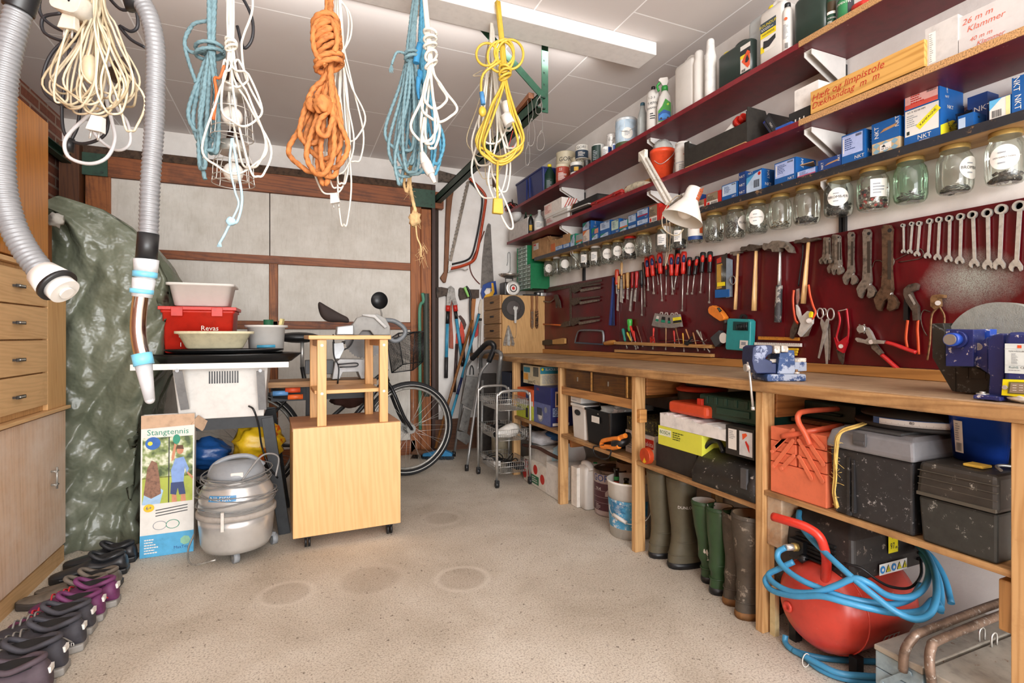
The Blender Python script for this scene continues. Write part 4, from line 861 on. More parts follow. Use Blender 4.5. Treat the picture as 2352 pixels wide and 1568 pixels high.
# wooden box with red handwriting
ya,yb=yx(1861.5,1.735),yx(2123,1.735);z=zS2((ya+yb)/2)+TH+.006;h=P(2123,89,X=1.735).z-z;W=ya-yb
wb=thing('wooden_box','long varnished pine box with red handwriting on its front','wooden box',(1.80,(ya+yb)/2,z))
PB_=wood('c99a52','a8762f',1,11,.4,knots=0)
q=MB();q.bb((1.735,yb,z),(1.747,ya,z+h),PB_);q.bb((1.90,yb,z),(1.912,ya,z+h),PB_);q.bb((1.7472,yb,z),(1.8998,yb+.012,z+h),PB_);q.bb((1.7472,ya-.012,z),(1.8998,ya,z+h),PB_);q.bb((1.7472,yb+.0122,z),(1.8998,ya-.0122,z+.008),PB_);q.build('boards',None,wb,.001)
RI=mat('b3311f',.6,var=.0);fr=frame((1.7348,ya,z),(0,-1,0),(0,0,1))
SK=Matrix(((1,.28,0,0),(0,1,0,0),(0,0,1,0),(0,0,0,1)))
q=MB();q.text('Hæft og limpistole',.034,fr@T(W*.36,h*.70,0)@RZ(2)@SK,RI);q.text('Dækhandtag  m  m',.031,fr@T(W*.34,h*.36,0)@RZ(2)@SK,RI);q.build('handwriting',None,wb)
q=MB();y=yx(1925,1.76);q.bb((1.76,y-.06,z+.03),(1.775,y+.06,z+h+.008),mat('d8b02c',.5));one(q,'wooden_ruler',None,'yellow strip sticking up out of the wooden box','strip')
q=MB();y=yx(2095,1.85);q.ball((1.84,y,z+h*.8),(.05,.07,.05),18,CLB,noise=.15,seed=9);one(q,'plastic_bag',None,'crumpled clear plastic bag in the wooden box','plastic bag')
# white boxes at the near end
def whb(q,fr,W,h):q.rect(fr,W*.12,h*.1,W*.34,h*.85,PAP);q.lines(fr@T(W*.14,h*.12,0)@RZ(0),0,0,W*.12,h*.7,14,INKG,9)
carton('white box standing upright beside the wooden box',2125,2200,50,mat('c2beba',.6),whb,X=1.75,dep=.12,**S2)
WHB=mat('c3bebb',.6,var=.03);RP=mat('c8604a',.7,var=0)
def hw(l1,l2):return lambda q,fr,W,h:(q.text(l1,h*.36,fr@T(W*.3,h*.68,0)@SK,RP),q.text(l2,h*.36,fr@T(W*.42,h*.3,0)@SK,RP))
z=carton('lower white box marked 40 mm in faded red handwriting',2202,2390,50,WHB,hw('40 m m','Klammer'),X=1.75,dep=.16,**S2)
carton('upper white box marked 26 mm in faded red handwriting',2202,2360,0,WHB,hw('26 m m','Klammer'),X=1.755,dep=.16,z0=z,group=g2,H=.064)
# --- jars screwed to the underside of the lowest shelf
JG=glass('eef2ec','jar',.05);JGG=glass('c6e2cc','jargreen',.07)
def jar(label,u0,u1,vb,lab=None,fill='steel',lidm=GLD,gl=JG,seed=1,fh=.35):
 uc=(u0+u1)/2;X=1.905;d=ray(uc,500);t=X/d.x;y=t*d.y;r=(u1-u0)/2*t/F/math.sqrt(1+((uc-U0)/F)**2);r=min(r,.058)
 z1=zS3(y)-.0006;z0=1+(V0-vb)/F*(t-r*.7);h=z1-z0
 o=thing('glass_jar',label,'jar',(X,y,z0),'glass jars hanging under the lowest shelf');a=facing(X,y)
 lh=min(.014,h*.14)
 q=MB();q.lathe([(r*.5,.002),(r*.80,.0),(r*.93,h*.05),(r,h*.16),(r,h*.62),(r*.93,h*.76),(r*.76,h-lh*1.6),(r*.76,h-lh*.5)],36,gl,capa=True,capb=False);fin(q,'glass',o)
 q=MB();q.lathe([(r*.82,h-lh),(r*.82,h-.001),(r*.5,h),(.001,h)],32,lidm,capa=False);q.lathe([(r*.82,h-lh),(.001,h-lh+.002)],32,lidm);fin(q,'lid',o)
 if lab:
  q=MB();kind,txt=lab;aa=a+{'oval':-.05,'ovalr':.95,'rect':-.25,'rectr':.4,'orange':0}[kind]
  if kind.startswith('oval'):
   q.grid(lambda i,j:((r+.0012)*math.cos(aa+.72*j*math.cos(2*PI*i)),(r+.0012)*math.sin(aa+.72*j*math.cos(2*PI*i)),h*.45+j*h*.24*math.sin(2*PI*i)),28,3,PAP)
   if txt:q.wtext(txt,min(r*.36,r*2.0/len(txt)),aa,h*.45,r+.002,INK)
   if len(txt)>6:q.wlines(aa-.3,aa+.35,h*.52,h*.58,r+.002,1,INKG);q.wlines(aa-.3,aa+.3,h*.32,h*.38,r+.002,1,INKG)
  elif kind=='orange':
   q.wrect(aa-1.1,aa+1.0,h*.1,h*.75,r+.0012,PAP);q.wrect(aa+.5,aa+1.0,h*.35,h*.7,r+.002,mat('c2572a',.5));q.wtext(txt,r*.28,aa-.1,h*.55,r+.0025,mat('c2572a',.5));q.wrect(aa-1.1,aa+1.0,h*.1,h*.25,r+.002,NAV)
  else:q.wrect(aa-.55,aa+.5,h*.25,h*.68,r+.0012,PAP);q.wlines(aa-.4,aa+.35,h*.32,h*.6,r+.002,4,INKG)
  fin(q,'paper_label',o)
 # loose hardware inside
 g=random.Random(seed*7+3);q=MB();ms={'steel':[STL,TINM,mat('8d8b86',.3,.9)],'dark':[mat('4a423c',.4,.6),mat('6b6259',.4,.7),BK],'mix':[STL,mat('8a6a3a',.4,.6),mat('b9a98f',.5),BK],'nail':[STL,mat('76706a',.3,.9)],'washer':[mat('7f8a80',.3,.9),STL],'bits':[PAP,RED,BK,mat('8b7a64',.5),STL]}[fill]
 rr=r*.86;n=int(60+3200*r*fh)if fill not in('washer',)else int(50+150*fh)
 for k in range(n):
  rad_=rr*math.sqrt(g.random())*.9;an=g.uniform(0,6.28);zz=.006+g.random()*h*fh*(1.25-.35*(rad_/rr));c=V3((rad_*math.cos(an),rad_*math.sin(an),zz));m_=g.choice(ms)
  dv=V3((g.uniform(-1,1),g.uniform(-1,1),g.uniform(-.5,.7)if fill!='nail' else g.uniform(.2,1.5))).normalized()
  if fill=='washer':
   q.lathe([(.011,0),(.011,.002),(.006,.002),(.006,0),(.011,0)],10,m_,T(*(c*.82))@RX(g.uniform(-30,30))@RY(g.uniform(-30,30)))
  else:
   L={'nail':.030,'dark':.010,'bits':.012}.get(fill,.014)*g.uniform(.7,1.3);a_=c-dv*L/2;b_=c+dv*L/2
   lim=r*.86
   for p in(a_,b_):
    q_=math.hypot(p.x,p.y)
    if q_>lim:p.x*=lim/q_;p.y*=lim/q_
    p.z=max(.005,p.z)
   q.cyl(a_,b_,.0016 if fill in('steel','nail','mix')else .0045,5,m_)
   if fill in('steel','nail'):q.cyl(b_,b_+dv*.0015,.0036,6,m_)
 q.v=[v+V3((X,y,z0))for v in q.v]
 names={'steel':'small steel screws','dark':'dark nuts and bolts','mix':'mixed small fittings','nail':'long bright nails','washer':'round washers','bits':'small packets and odd bits'}
 one(q,'loose_hardware',None,f"{names[fill]} inside the {label.replace(' hanging', '').replace('glass ', '')}"[:200],'fasteners',kind='stuff')
 return o
WL=mat('d9d6cf',.4)
for i,a in enumerate((
('smallest jar with oval label at the far end',1249,1273,634,('oval','A'),'mix'),('plain small jar, second from the far end',1268,1290.5,630,None,'steel',WL),
('small jar with tilted oval label, third from the end',1285,1312,625,('oval','')),('narrow empty looking jar before the rectangular label jar',1309,1334.5,618,None,'steel',GLD,JG,.12),
('small jar with rectangular white label',1331,1358,614,('rect',''),'dark'),('jar of nails with white lid',1354,1382,610,('rect',''),'nail',WL),
('jar with handwritten label 4.5',1380,1411,605,('oval','4.5x25')),('jar with handwritten label 6x20',1404,1434,599,('oval','6x20')),
('jar with red lid and oval label',1430,1464,594,('oval','BLÅBÆR'),'dark',RED),('clear jar of steel bits beside the red lid jar',1459,1497,588,None,'steel',GLD,JG,.5),
('jar with square label under the lamp arm',1505,1544,577,('rect',''),'steel'),('jar behind the lamp cord',1543,1579,570,('rect',''),'dark'),
('jar with orange label under the lamp shade',1579,1616,556,('orange','APPELSIN'),'steel'),('jar of clips just past the lamp shade',1618,1663,553,None,'nail',GLD,JG,.35),
('jar of long nails with label turned aside',1665,1713,544,('ovalr','BLÅBÆR'),'nail',GLD,JG,.5),('jar with large oval maker label',1713,1764,533,('oval','DEN GAMLE FABRIK'),'steel',GLD,JG,.25),
('half empty jar with small steel bits, before the two plain jars',1765,1819,521,None,'mix',GLD,JG,.18),('jar with label turned to the wall',1821,1885,510,None,'dark',GLD,JG,.13),
('jar of nuts with oval label lettered brombær',1891,1961,492,('oval','BROMBÆR'),'dark',GLD,JG,.3),('jar stuffed with packets and a rectangular label',1966,2044,477,('rectr',''),'bits',GLD,JG,.5),
('greenish jar of large washers',2050,2132,459,None,'washer',GLD,JGG,.2),('greenish jar with a thin layer of rings',2148,2238,437,('ovalr','BROMBÆR'),'washer',GLD,JG,.1),
('largest jar at the near end with oval maker label',2259,2360,414,('oval','DEN GAMLE FABRIK'),'dark',GLD,JG,.15))):
 jar(a[0]+' hanging under the shelf' if len(a[0].split())<9 else a[0],*a[1:4],*a[4:5],*(a[5:6]or('steel',)),*(a[6:7]or(GLD,)),*(a[7:8]or(JG,)),seed=i+1,fh=a[8]if len(a)>8 else .33)
q=MB()
# ================= tools hung on the red board (outlines traced on the board's plane, given real thickness)
A=lambda X,Y:(1200+X/3.92,480+Y/3.92)  # notes taken from two enlarged views of the photograph
B=lambda X,Y:(1750+X/2.8007,400+Y/2.8007)
PLN=['X',BDX]  # the plane that outlines are traced on
def onb(p,off=0):return P(p[0],p[1],X=PLN[1]-off)if PLN[0]=='X' else P(p[0],p[1],Y=PLN[1]-off)
def WFR():return frame((PLN[1]-.0006,0,0),(0,-1,0),(0,0,1))if PLN[0]=='X' else frame((0,PLN[1]-.0006,0),(1,0,0),(0,0,1))
def cut(q,pts,th,m,off=.0,cv=A):
 pl=[onb(cv(*p),off)for p in pts];pp=[(-v.y if PLN[0]=='X' else v.x,v.z)for v in pl]
 ar=sum(pp[i][0]*pp[(i+1)%len(pp)][1]-pp[(i+1)%len(pp)][0]*pp[i][1]for i in range(len(pp)))
 if ar<0:pp.reverse()
 q.prism(pp,th,m,WFR(),z0=off)
def rod(q,a,b,wpx,m,off=.010,cv=A,r2=None,n=12,sc=3.92):
 pa,pb=onb(cv(*a),off),onb(cv(*b),off);t=(pa-V3((0,0,1))).length
 r=wpx/sc/2*(pa.dot(V3((SN,CS,0))))/F
 q.cyl(pa,pb,r,n,m,None if r2 is None else r*r2)
def pth(q,pts,wpx,m,off=.008,cv=A,sc=3.92,k=5,flat=1,closed=False,rr=None):
 ps=[onb(cv(*p),off)for p in pts];r=wpx/sc/2*(ps[0].dot(V3((SN,CS,0))))/F
 q.tube(ps,r,8,m,closed,k,rr=(lambda f:r*rr(f))if rr else None,flat=flat)
def swell(q,a,b,w0,w1,m,off,cv=A,sc=3.92,n=14,prof=None):
 """a turned handle between two points"""
 pa,pb=onb(cv(*a),off),onb(cv(*b),off);L=(pb-pa).length;r=w1/sc/2*(pa.dot(V3((SN,CS,0))))/F
 x=(pb-pa).to_track_quat('Z','Y').to_matrix().to_4x4();x.translation=pa
 prof=prof or[(.0,0),(.75,.01),(1,.1),(1,.35),(.72,.62),(.86,.8),(.7,.98),(.5,1)]
 q.lathe([(r*p,L*z)for p,z in prof],n,m,x)
REDH=mat('c0281c',.4,var=.05);NVB=mat('1f2b55',.4);WDH=wood('b98f55','8f6634',2,30,.4);WDP=wood('cfa872','9a7340',2,26,.4)
STEEL=mat('c4c2bc',.35,.65,var=.15,vs=50);IRON=mat('857a6e',.45,.5,var=.3,vs=60);IRD=mat('5c5046',.5,.5,var=.3,vs=60)
FLUT=[(.6,0),(.95,.04),(1,.2),(.85,.5),(.75,.75),(.95,.9),(.6,1)]
def driver(label,a,b,c,hm,w=46,bw=9,acc=None,flatb=0,ferr=None,prof=None,off=.014,cat='screwdriver',name='screwdriver',group='screwdrivers and chisels hung on the red board',blade=STEEL):
 o=onb(A(*c),off);root=thing(name,label,cat,o,group)
 q=MB();swell(q,a,b,0,w,hm,off,prof=prof)
 q.build('handle',None,root)
 if acc:
  q=MB()
  m_=lambda f,s=0:(a[0]+(b[0]-a[0])*f,a[1]+(b[1]-a[1])*f)
  swell(q,m_(.12),m_(.52),0,w*.72,acc,off+.0045,prof=[(.1,0),(.8,.1),(1,.5),(.8,.9),(.1,1)]);q.build('grip_inlay',None,root)
 q=MB()
 if ferr:rod(q,b,(b[0]+(c[0]-b[0])*.06,b[1]+(c[1]-b[1])*.06),w*.6,ferr,off)
 if flatb:
  e=(b[0]+(c[0]-b[0])*.12,b[1]+(c[1]-b[1])*.12);rod(q,b,e,bw,blade,off);cut(q,[(e[0]-flatb*.6,e[1]),(e[0]+flatb*.6,e[1]),(c[0]+flatb,c[1]),(c[0]-flatb,c[1]-flatb*.8)],.003,blade,off-.0015)
 else:
  rod(q,b,c,bw,blade,off);cut(q,[(c[0]-bw*.8,c[1]-18),(c[0]+bw*.8,c[1]-18),(c[0]+bw*.9,c[1]),(c[0]-bw*.9,c[1])],.0015,blade,off-.0008)
 q.build('blade',None,root);return root
D_=driver
D_('wood chisel with bulbous orange red handle, first in the row by the blue files',(852,542),(848,682),(852,765),mat('b23a20',.35),40,8,flatb=6,ferr=STL)
D_('long tapered file with plain wooden handle behind the orange red chisel',(869,600),(866,722),(858,918),WDH,30,9,flatb=8,cat='file',name='file',off=.008)
D_('broad flat file with pale raised wooden handle',(893,478),(893,600),(893,845),WDP,24,9,flatb=13,cat='file',name='file',off=.012)
D_('thin gouge with slim wooden handle',(915,585),(915,712),(912,805),WDH,26,7,ferr=GLD,cat='chisel',name='chisel',off=.009)
D_('short wood chisel with stout ribbed wooden handle',(948,570),(948,712),(948,815),WDH,38,8,flatb=9,ferr=STL,cat='chisel',name='chisel')
D_('long firmer chisel with red plastic handle',(993,565),(988,710),(971,920),mat('8f1a1c',.35),34,8,flatb=8,cat='chisel',name='chisel')
D_('short slanting chisel with red plastic handle',(1032,560),(1024,710),(1012,835),mat('a31e20',.35),36,8,flatb=10,cat='chisel',name='chisel',off=.018)
D_('long thin screwdriver with black handle beside the red chisels',(1071,550),(1073,690),(1076,960),BK,30,8,ferr=BK)
D_('old awl with dark brown handle',(1088,478),(1100,690),(1102,880),mat('3a2a24',.4),28,9,off=.007,cat='awl',name='awl',blade=IRON)
SD=[((1118,435),(1128,612),(1132,735),46),((1162,415),(1175,603),(1183,765),50),((1236,398),(1243,583),(1258,830),54),((1338,405),(1344,600),(1352,770),52),((1407,398),(1385,600),(1364,725),46),((1455,380),(1446,585),(1438,920),54)]
SL=['short red and blue screwdriver, first of the big red handles','red and blue screwdriver with medium blade, second big red handle','red and blue screwdriver with long blade under the lamp cord','red and blue screwdriver just past the lamp cord','slanted red and blue screwdriver with cross tip','red and blue screwdriver with the longest blade']
for(a,b,c,w_),l in zip(SD,SL):D_(l,a,b,c,REDH,w_,10,acc=NVB)
D_('small screwdriver with black neck between big red ones',(1205,470),(1213,590),(1226,682),BK,26,7,acc=REDH,off=.006)
D_('small red and black screwdriver behind the lamp cord',(1291,485),(1295,605),(1293,772),BK,28,8,acc=REDH)
SD=[((1506,432),(1496,597),(1485,770),44),((1577,425),(1548,592),(1528,768),44),((1627,387),(1613,572),(1602,757),50),((1690,382),(1686,572),(1682,848),50)]
for(a,b,c,w_),l in zip(SD,['black and red screwdriver, first of the black necked four','slanted black and red screwdriver','black and red screwdriver with short blade near the blade pack','black and red screwdriver with long blade next to the blade pack']):D_(l,a,b,c,BK,w_,10,acc=REDH,prof=[(.7,0),(1,.05),(.95,.4),(.7,.65),(.8,.92),(.9,.95),(.5,1)])
q=MB();cut(q,[(812,612),(828,612),(832,1048),(808,1048)],.006,NVB,.006);cut(q,[(818,620),(825,620),(800,1046),(784,1046)],.006,mat('2a3c78',.4),.013);one(q,'file',None,'two long dark blue files hanging together near the carpenter square','file')
# carpenter's square and the three locking pliers
q=MB();cut(q,[(215,722),(716,632),(720,650),(445,704),(445,1050),(428,1050),(428,708),(215,752)],.003,IRD,.001);one(q,'carpenter_square',None,'large rusty steel carpenter square on the red board','square')
for i,(x0,y0,sc_,l)in enumerate(((455,672,1,'upper'),(450,786,.98,'middle'),(440,966,1.02,'lowest'))):
 o=onb(A(x0+120,y0+60));r_=thing('locking_pliers',f'{l} of three dark locking pliers hanging sideways on the board','pliers',o,'locking pliers on the red board')
 f=lambda pts:[(x0+a*sc_,y0+b*sc_)for a,b in pts]
 q=MB();cut(q,f([(0,18),(60,10),(150,4),(250,-2),(258,8),(160,22),(80,34),(50,60),(10,82),(2,60)]),.012,IRD,.004);q.build('jaw_handle',None,r_)
 q=MB();cut(q,f([(60,50),(120,44),(200,32),(256,28),(250,42),(180,56),(110,68),(80,74)]),.008,IRON,.006)
 cut(q,f([(10,70),(50,50),(80,40),(84,52),(60,66),(20,86)]),.010,IRD,.005);q.build('lever',None,r_)
q=MB();pth(q,[(190,828),(250,835),(290,800),(305,775)],14,IRON,.01,flat=.5);cut(q,[(290,775),(320,770),(345,830),(352,890),(335,885),(322,830),(312,890),(306,830)],.01,IRD,.008);one(q,'nail_puller',None,'rusty forked nail puller near the oak chest','nail puller')
h_=thing('hammer','small hammer with orange handle hanging sideways below the square','hammer',onb(A(400,1040)));q=MB();rod(q,(190,1036),(368,1046),14,mat('c0602c',.4),.012);q.build('handle',None,h_);q=MB();cut(q,[(360,1058),(370,1032),(400,1012),(440,1008),(440,1052),(405,1060)],.018,IRD,.004);q.build('head',None,h_)
h_=thing('hatchet','small black headed hatchet with wooden handle just above the upstand plank','hatchet',onb(A(300,1210)));q=MB();cut(q,[(280,1178),(380,1160),(397,1164),(397,1210),(380,1214),(284,1216)],.018,WDH,.003);q.build('handle',None,h_);q=MB();cut(q,[(200,1186),(240,1174),(288,1178),(288,1218),(240,1226),(200,1220)],.022,BK,.002);q.build('head',None,h_)
hs=thing('hacksaw','hacksaw with grey bow frame and round wooden handle','hacksaw',onb(A(600,1210)))
q=MB();pth(q,[(472,1205),(480,1165),(497,1110),(525,1092),(620,1090),(700,1095),(726,1112),(730,1215)],20,mat('7d8084',.4,.5),.010,k=4,flat=.6);q.build('frame',None,hs)
q=MB();cut(q,[(470,1194),(730,1212),(730,1224),(470,1208)],.002,mat('5f7488',.3,.8),.009);q.build('saw_blade',None,hs);q=MB();swell(q,(738,1210),(840,1196),0,44,wood('b9803c','8f5a24',1,20,.35),.012,prof=[(.6,0),(.8,.1),(1,.5),(.95,.85),(.4,1)]);q.build('handle',None,hs)
# tool rack: two battens
tr=thing('tool_rack','two pine battens on the red board holding small screwdrivers and pencils','tool rack',onb(A(1300,1290)))
for(a,b,h_,dp)in(((864,1204),(1736,1236),24,.035),((860,1274),(1733,1316),22,.028)):
 q=MB();cut(q,[(a[0],a[1]-h_/2),(b[0],b[1]-h_/2-2),(b[0],b[1]+h_/2+4),(a[0],a[1]+h_/2)],dp,wood('b98e58','8f6636',1,14,key=str(h_)),.0005);q.build('batten',None,tr)
RK=[((905,1075),(925,1190),(942,1255),mat('1f7a6c',.35),30,'teal handled'),((966,988),(966,1100),(985,1190),mat('3aa23c',.35),48,'fat green handled'),((968,1045),(1008,1160),(1040,1255),REDH,24,'red handled slanting'),((942,1110),(978,1185),(1015,1240),mat('b8a02c',.4),22,'yellow handled'),((1000,1095),(1015,1190),(1022,1265),REDH,20,'short red handled'),
((1030,1050),(1070,1185),(1085,1240),mat('6b4636',.4),12,'thin brown'),((1182,1068),(1178,1150),(1175,1262),mat('c8352c',.35),18,'voltage testing'),((1293,1040),(1292,1200),(1291,1268),WDP,9,'pale wooden stick shaped'),((1363,1092),(1370,1195),(1372,1250),REDH,16,'bright red'),((1378,1065),(1410,1195),(1418,1235),mat('7a4f2a',.5),12,'dark pencil like'),
((1444,1115),(1452,1240),(1456,1285),mat('d3a02c',.4),13,'yellow pencil like'),((1470,1080),(1505,1175),(1510,1200),mat('b07a4c',.5),14,'tan wooden'),((1535,1110),(1565,1230),(1582,1280),mat('9a6a3c',.5),14,'slanting wooden'),((1568,1088),(1620,1180),(1685,1290),mat('b9b2a6',.3,.7),22,'long steel scriber like'),((1600,1100),(1625,1200),(1640,1270),mat('8a8276',.4,.5),12,'thin grey')]
for a,b,c,m_,w_,l in RK:D_(f'{l} small tool standing in the batten rack',a,b,c,m_,w_,6,off=.020,name='hand_tool',cat='hand tool',group='small tools in the batten rack')
q=MB()
for k in range(5):pth(q,[(1168+20*math.cos(a*PI/4)+k,1160+k*9+12*math.sin(a*PI/4))for a in range(8)],5,REDH,.028+k*.001,k=2,closed=True)
one(q,'wire_coil',None,'thin red wire coiled round the tester in the rack','wire')
q=MB();g=random.Random(4)
for k in range(7):pth(q,[(1230+k*60+g.uniform(-20,20),1195+g.uniform(-12,6)),(1300+k*55,1180+g.uniform(-12,12)),(1380+k*50,1196+g.uniform(-15,8)),(1450+k*42,1185+g.uniform(-15,10))],5,(BK,mat('7a2c24',.5),mat('8d8a80',.5))[k%3],.012+.002*k,k=4)
one(q,'test_leads',None,'dark and red wires lying along the top of the batten rack','wire')
q=MB();pth(q,[(1485,1205),(1500,1185),(1520,1160),(1528,1150)],16,BK,.03);cut(q,[(1478,1215),(1500,1190),(1530,1200),(1510,1228)],.02,BK,.022);one(q,'cable_clip',None,'black clip hooked over the upper batten','clip')
# four clear drill-bit boxes
for i,(x,y,an)in enumerate(((1196,930,14),(1246,935,8),(1305,940,2),(1352,935,-8))):
 o=onb(A(x+40,y+130));r_=thing('bit_box',('small clear bit box, first of the four in a fan','clear bit box with black and green label, second of the four','clear bit box with black and green label leaning, third of the four','clear bit box with yellow and black label, last of the four')[i],'bit box',o,'clear bit boxes on the board')
 c=math.cos(math.radians(an));s_=math.sin(math.radians(an));f=lambda pts:[(x+45+(a-45)*c-(b-70)*s_,y+70+(a-45)*s_+(b-70)*c)for a,b in pts]
 q=MB();cut(q,f([(2,15),(82,15),(88,130),(0,130)]),.016,mat('b5ada5',.2,tr=.5),.004+.004*i);q.build('case',None,r_)
 q=MB();cut(q,f([(28,15),(34,-6),(52,-6),(60,15),(54,15),(48,2),(38,2),(34,15)]),.003,mat('b5ada5',.3),.012+.002*i);q.build('hanger',None,r_)
 q=MB();cut(q,f([(6,38),(80,38),(82,90),(4,90)]),.0006,(PAP,BK,BK,KMP)[i],.0205+.004*i);cut(q,f([(6,66),(80,66),(82,88),(4,88)]),.0006,(TEA,TEA,TEA,BK)[i],.0212+.004*i);q.build('label',None,r_)
# laser level, square tape, teal drill case
lz=thing('laser_level','orange handheld measuring device hanging beside the teal drill case','measuring device',onb(A(1780,950)));q=MB();cut(q,[(1712,905),(1722,878),(1752,868),(1790,885),(1835,935),(1862,975),(1855,998),(1820,1010),(1765,975),(1718,940)],.032,mat('e0802c',.4),.002);q.build('body',None,lz,bev=.004)
q=MB();cut(q,[(1752,890),(1775,885),(1798,915),(1778,930)],.001,BK,.0342);cut(q,[(1758,893),(1773,890),(1790,912),(1777,920)],.001,mat('4a5a50',.3),.0354);q.build('display',None,lz)
q=MB();rod(q,(1828,1000),(1835,1030),34,mat('4a4a4a',.5),.018);q.build('tip',None,lz)
tp=thing('tape_measure','square dark tape measure with round white centre, hanging on a corner','tape measure',onb(A(1800,1165)));q=MB();cut(q,[(1730,1160),(1808,1090),(1875,1165),(1775,1242)],.030,mat('3d3f42',.5),.002);q.build('case',None,tp,bev=.003)
c=onb(A(1808,1160),.033);q=MB();q.disc(frame(c,(0,-1,0),(0,0,1)),0,0,.026,PAP,.0003,28);q.build('dial',None,tp);q=MB();pth(q,[(1770,1115),(1765,1102),(1778,1098),(1785,1108)],5,STL,.02);rod(q,(1812,1035),(1812,1090),3,BK,.01);q.build('hook',None,tp)
dcase=thing('drill_case','teal plastic drill bit case with a window showing black twist drills','drill case',onb(A(1990,1120)));TL=mat('2c8f92',.4,var=.05)
q=MB();cut(q,[(1892,1000),(1905,985),(2085,992),(2105,1010),(2095,1262),(2080,1278),(1885,1265),(1875,1245)],.035,TL,.002);q.build('case',None,dcase,bev=.004)
q=MB();cut(q,[(1962,985),(1968,955),(1985,945),(2012,948),(2028,960),(2026,988),(2012,988),(2010,965),(1985,962),(1978,985)],.006,BK,.012);q.build('hanger',None,dcase)
q=MB();cut(q,[(1900,1012),(2036,1016),(2034,1094),(1896,1090)],.001,mat('143c3c',.4),.0372);q.build('window',None,dcase)
for k in range(7):q=MB();x=1930+k*14.5;rod(q,(x,1040-k*3),(x,1088),9+k*.5,BK,.042,n=8);q.build('twist_drill',None,dcase)
q=MB();cut(q,[(1960,1180),(2032,1184),(2028,1258),(1955,1254)],.0006,PAP,.0378);cut(q,[(1972,1195),(2012,1197),(2010,1225),(1970,1223)],.0004,INKG,.0386);q.build('label',None,dcase)
# folding rules
for(y0,x0,x1,h_,m_,l)in((1160,2140,2500,28,mat('c9862c',.5,var=.1),'uppermost orange wooden folding rule'),(1214,2105,2520,30,PAP,'white folding rule between the orange and yellow ones')):
 q=MB();cut(q,[(x0,y0-h_/2),(x1,y0+10-h_/2),(x1,y0+10+h_/2),(x0,y0+h_/2)],.012,m_,.004)
 for k in range(24):x=x0+12+k*(x1-x0-20)/24;yy=y0-h_/2+10*(x-x0)/(x1-x0);cut(q,[(x,yy+1),(x+2,yy+1),(x+2,yy+(12 if k%5 else 18)),(x,yy+(12 if k%5 else 18))],.0004,INK,.0162)
 one(q,'folding_rule',None,l+' above the vice','folding rule')
for k,(y0,l)in enumerate(((1252,'first'),(1275,'second'),(1298,'third'))):
 q=MB();cut(q,[(2130,y0-10),(2490-k*6,y0),(2490-k*6,y0+20),(2130,y0+10)],.012,mat('d8b22a',.5,var=.08),.003)
 for j in range(20):x=2140+j*17;cut(q,[(x,y0-8),(x+2,y0-8),(x+2,y0+2),(x,y0+2)],.0004,INK,.0152)
 one(q,'folding_rule',None,f'yellow folding rule above the vice, {l} of three from the top','folding rule')
# jigsaw blade pack on a card, wire ring
bp=thing('blade_pack','card pack of jigsaw blades with yellow and blue plastic','blade pack',onb(A(1820,600)));q=MB();cut(q,[(1748,480),(1756,445),(1845,395),(1852,560),(1850,800),(1745,800)],.004,mat('3c3630',.5),.008);cut(q,[(1852,440),(1895,455),(1895,790),(1850,800)],.012,mat('8796a4',.4),.003);q.build('card',None,bp)
q=MB();cut(q,[(1752,500),(1800,490),(1795,710),(1750,722)],.001,mat('b8903c',.5),.0125)
for k in range(5):rod(q,(1790+k*9,500+k*6),(1793+k*9,660),5,mat('8a8c86',.3,.8),.015,n=6)
cut(q,[(1762,662),(1825,655),(1825,690),(1762,698)],.006,YEL,.0125);cut(q,[(1745,728),(1868,722),(1868,790),(1745,800)],.008,BLU,.0125);q.build('blades',None,bp)
for k in range(6):pass
q=MB();cut(q,[(1750,450),(1790,430),(1792,478),(1752,492)],.0006,mat('b3372a',.5),.0132);q.build('label',None,bp)
q=MB()
for k in range(4):pth(q,[(1893+24*math.cos(a*PI/4),640+38*math.sin(a*PI/4))for a in range(8)],7,TINM,.016+.004*k,k=3,closed=True)
one(q,'wire_coil',None,'small coil of solder wire beside the blade pack','wire')
# hammers
def hammer(label,ha,hb,hw,hm,head,cv,sc,off=.02,grip=None,hdm=IRON,nm='hammer',extra=None):
 r_=thing(nm,label,'hammer',onb(cv(*hb),off));q=MB();pa,pb=onb(cv(*ha),off),onb(cv(*hb),off);L=(pb-pa).length;rr_=hw/sc/2*(pa.dot(V3((SN,CS,0))))/F
 x=(pb-pa).to_track_quat('Z','Y').to_matrix().to_4x4();x.translation=pa;q.lathe([(rr_*.7,0),(rr_*.72,L*.25),(rr_*.9,L*.5),(rr_*1.05,L*.8),(rr_*1.1,L)],14,hm,x@SC(1,.7,1));q.build('handle',None,r_)
 q=MB();head(q);q.build('head',None,r_)
 if grip:q=MB();swell(q,grip[0],grip[1],0,grip[2],grip[3],off,cv,sc,prof=[(.85,0),(.9,.05),(.85,.3),(1,.6),(.9,.9),(1,1)]);q.build('grip',None,r_)
 return r_
def hd(pts,cv,m=IRON,th=.022,off=.008):return lambda q:[cut(q,p,th,m,off,cv)for p in pts]
hammer('small hammer with pale handle next to the blade pack',(1942,400),(1915,905),34,WDP,hd([[(1895,400),(1905,388),(1990,380),(1992,396),(1960,404),(1958,420),(1928,422),(1925,408),(1905,412)]],A),A,3.92)
hammer('ball peen hammer with thick pale wooden handle',(2105,350),(2084,915),50,WDP,hd([[(2002,360),(2015,342),(2062,338),(2085,320),(2120,322),(2165,335),(2195,328),(2198,350),(2150,358),(2130,378),(2080,382),(2060,368),(2030,385),(2008,380)]],A,m=IRD,th=.03),A,3.92)
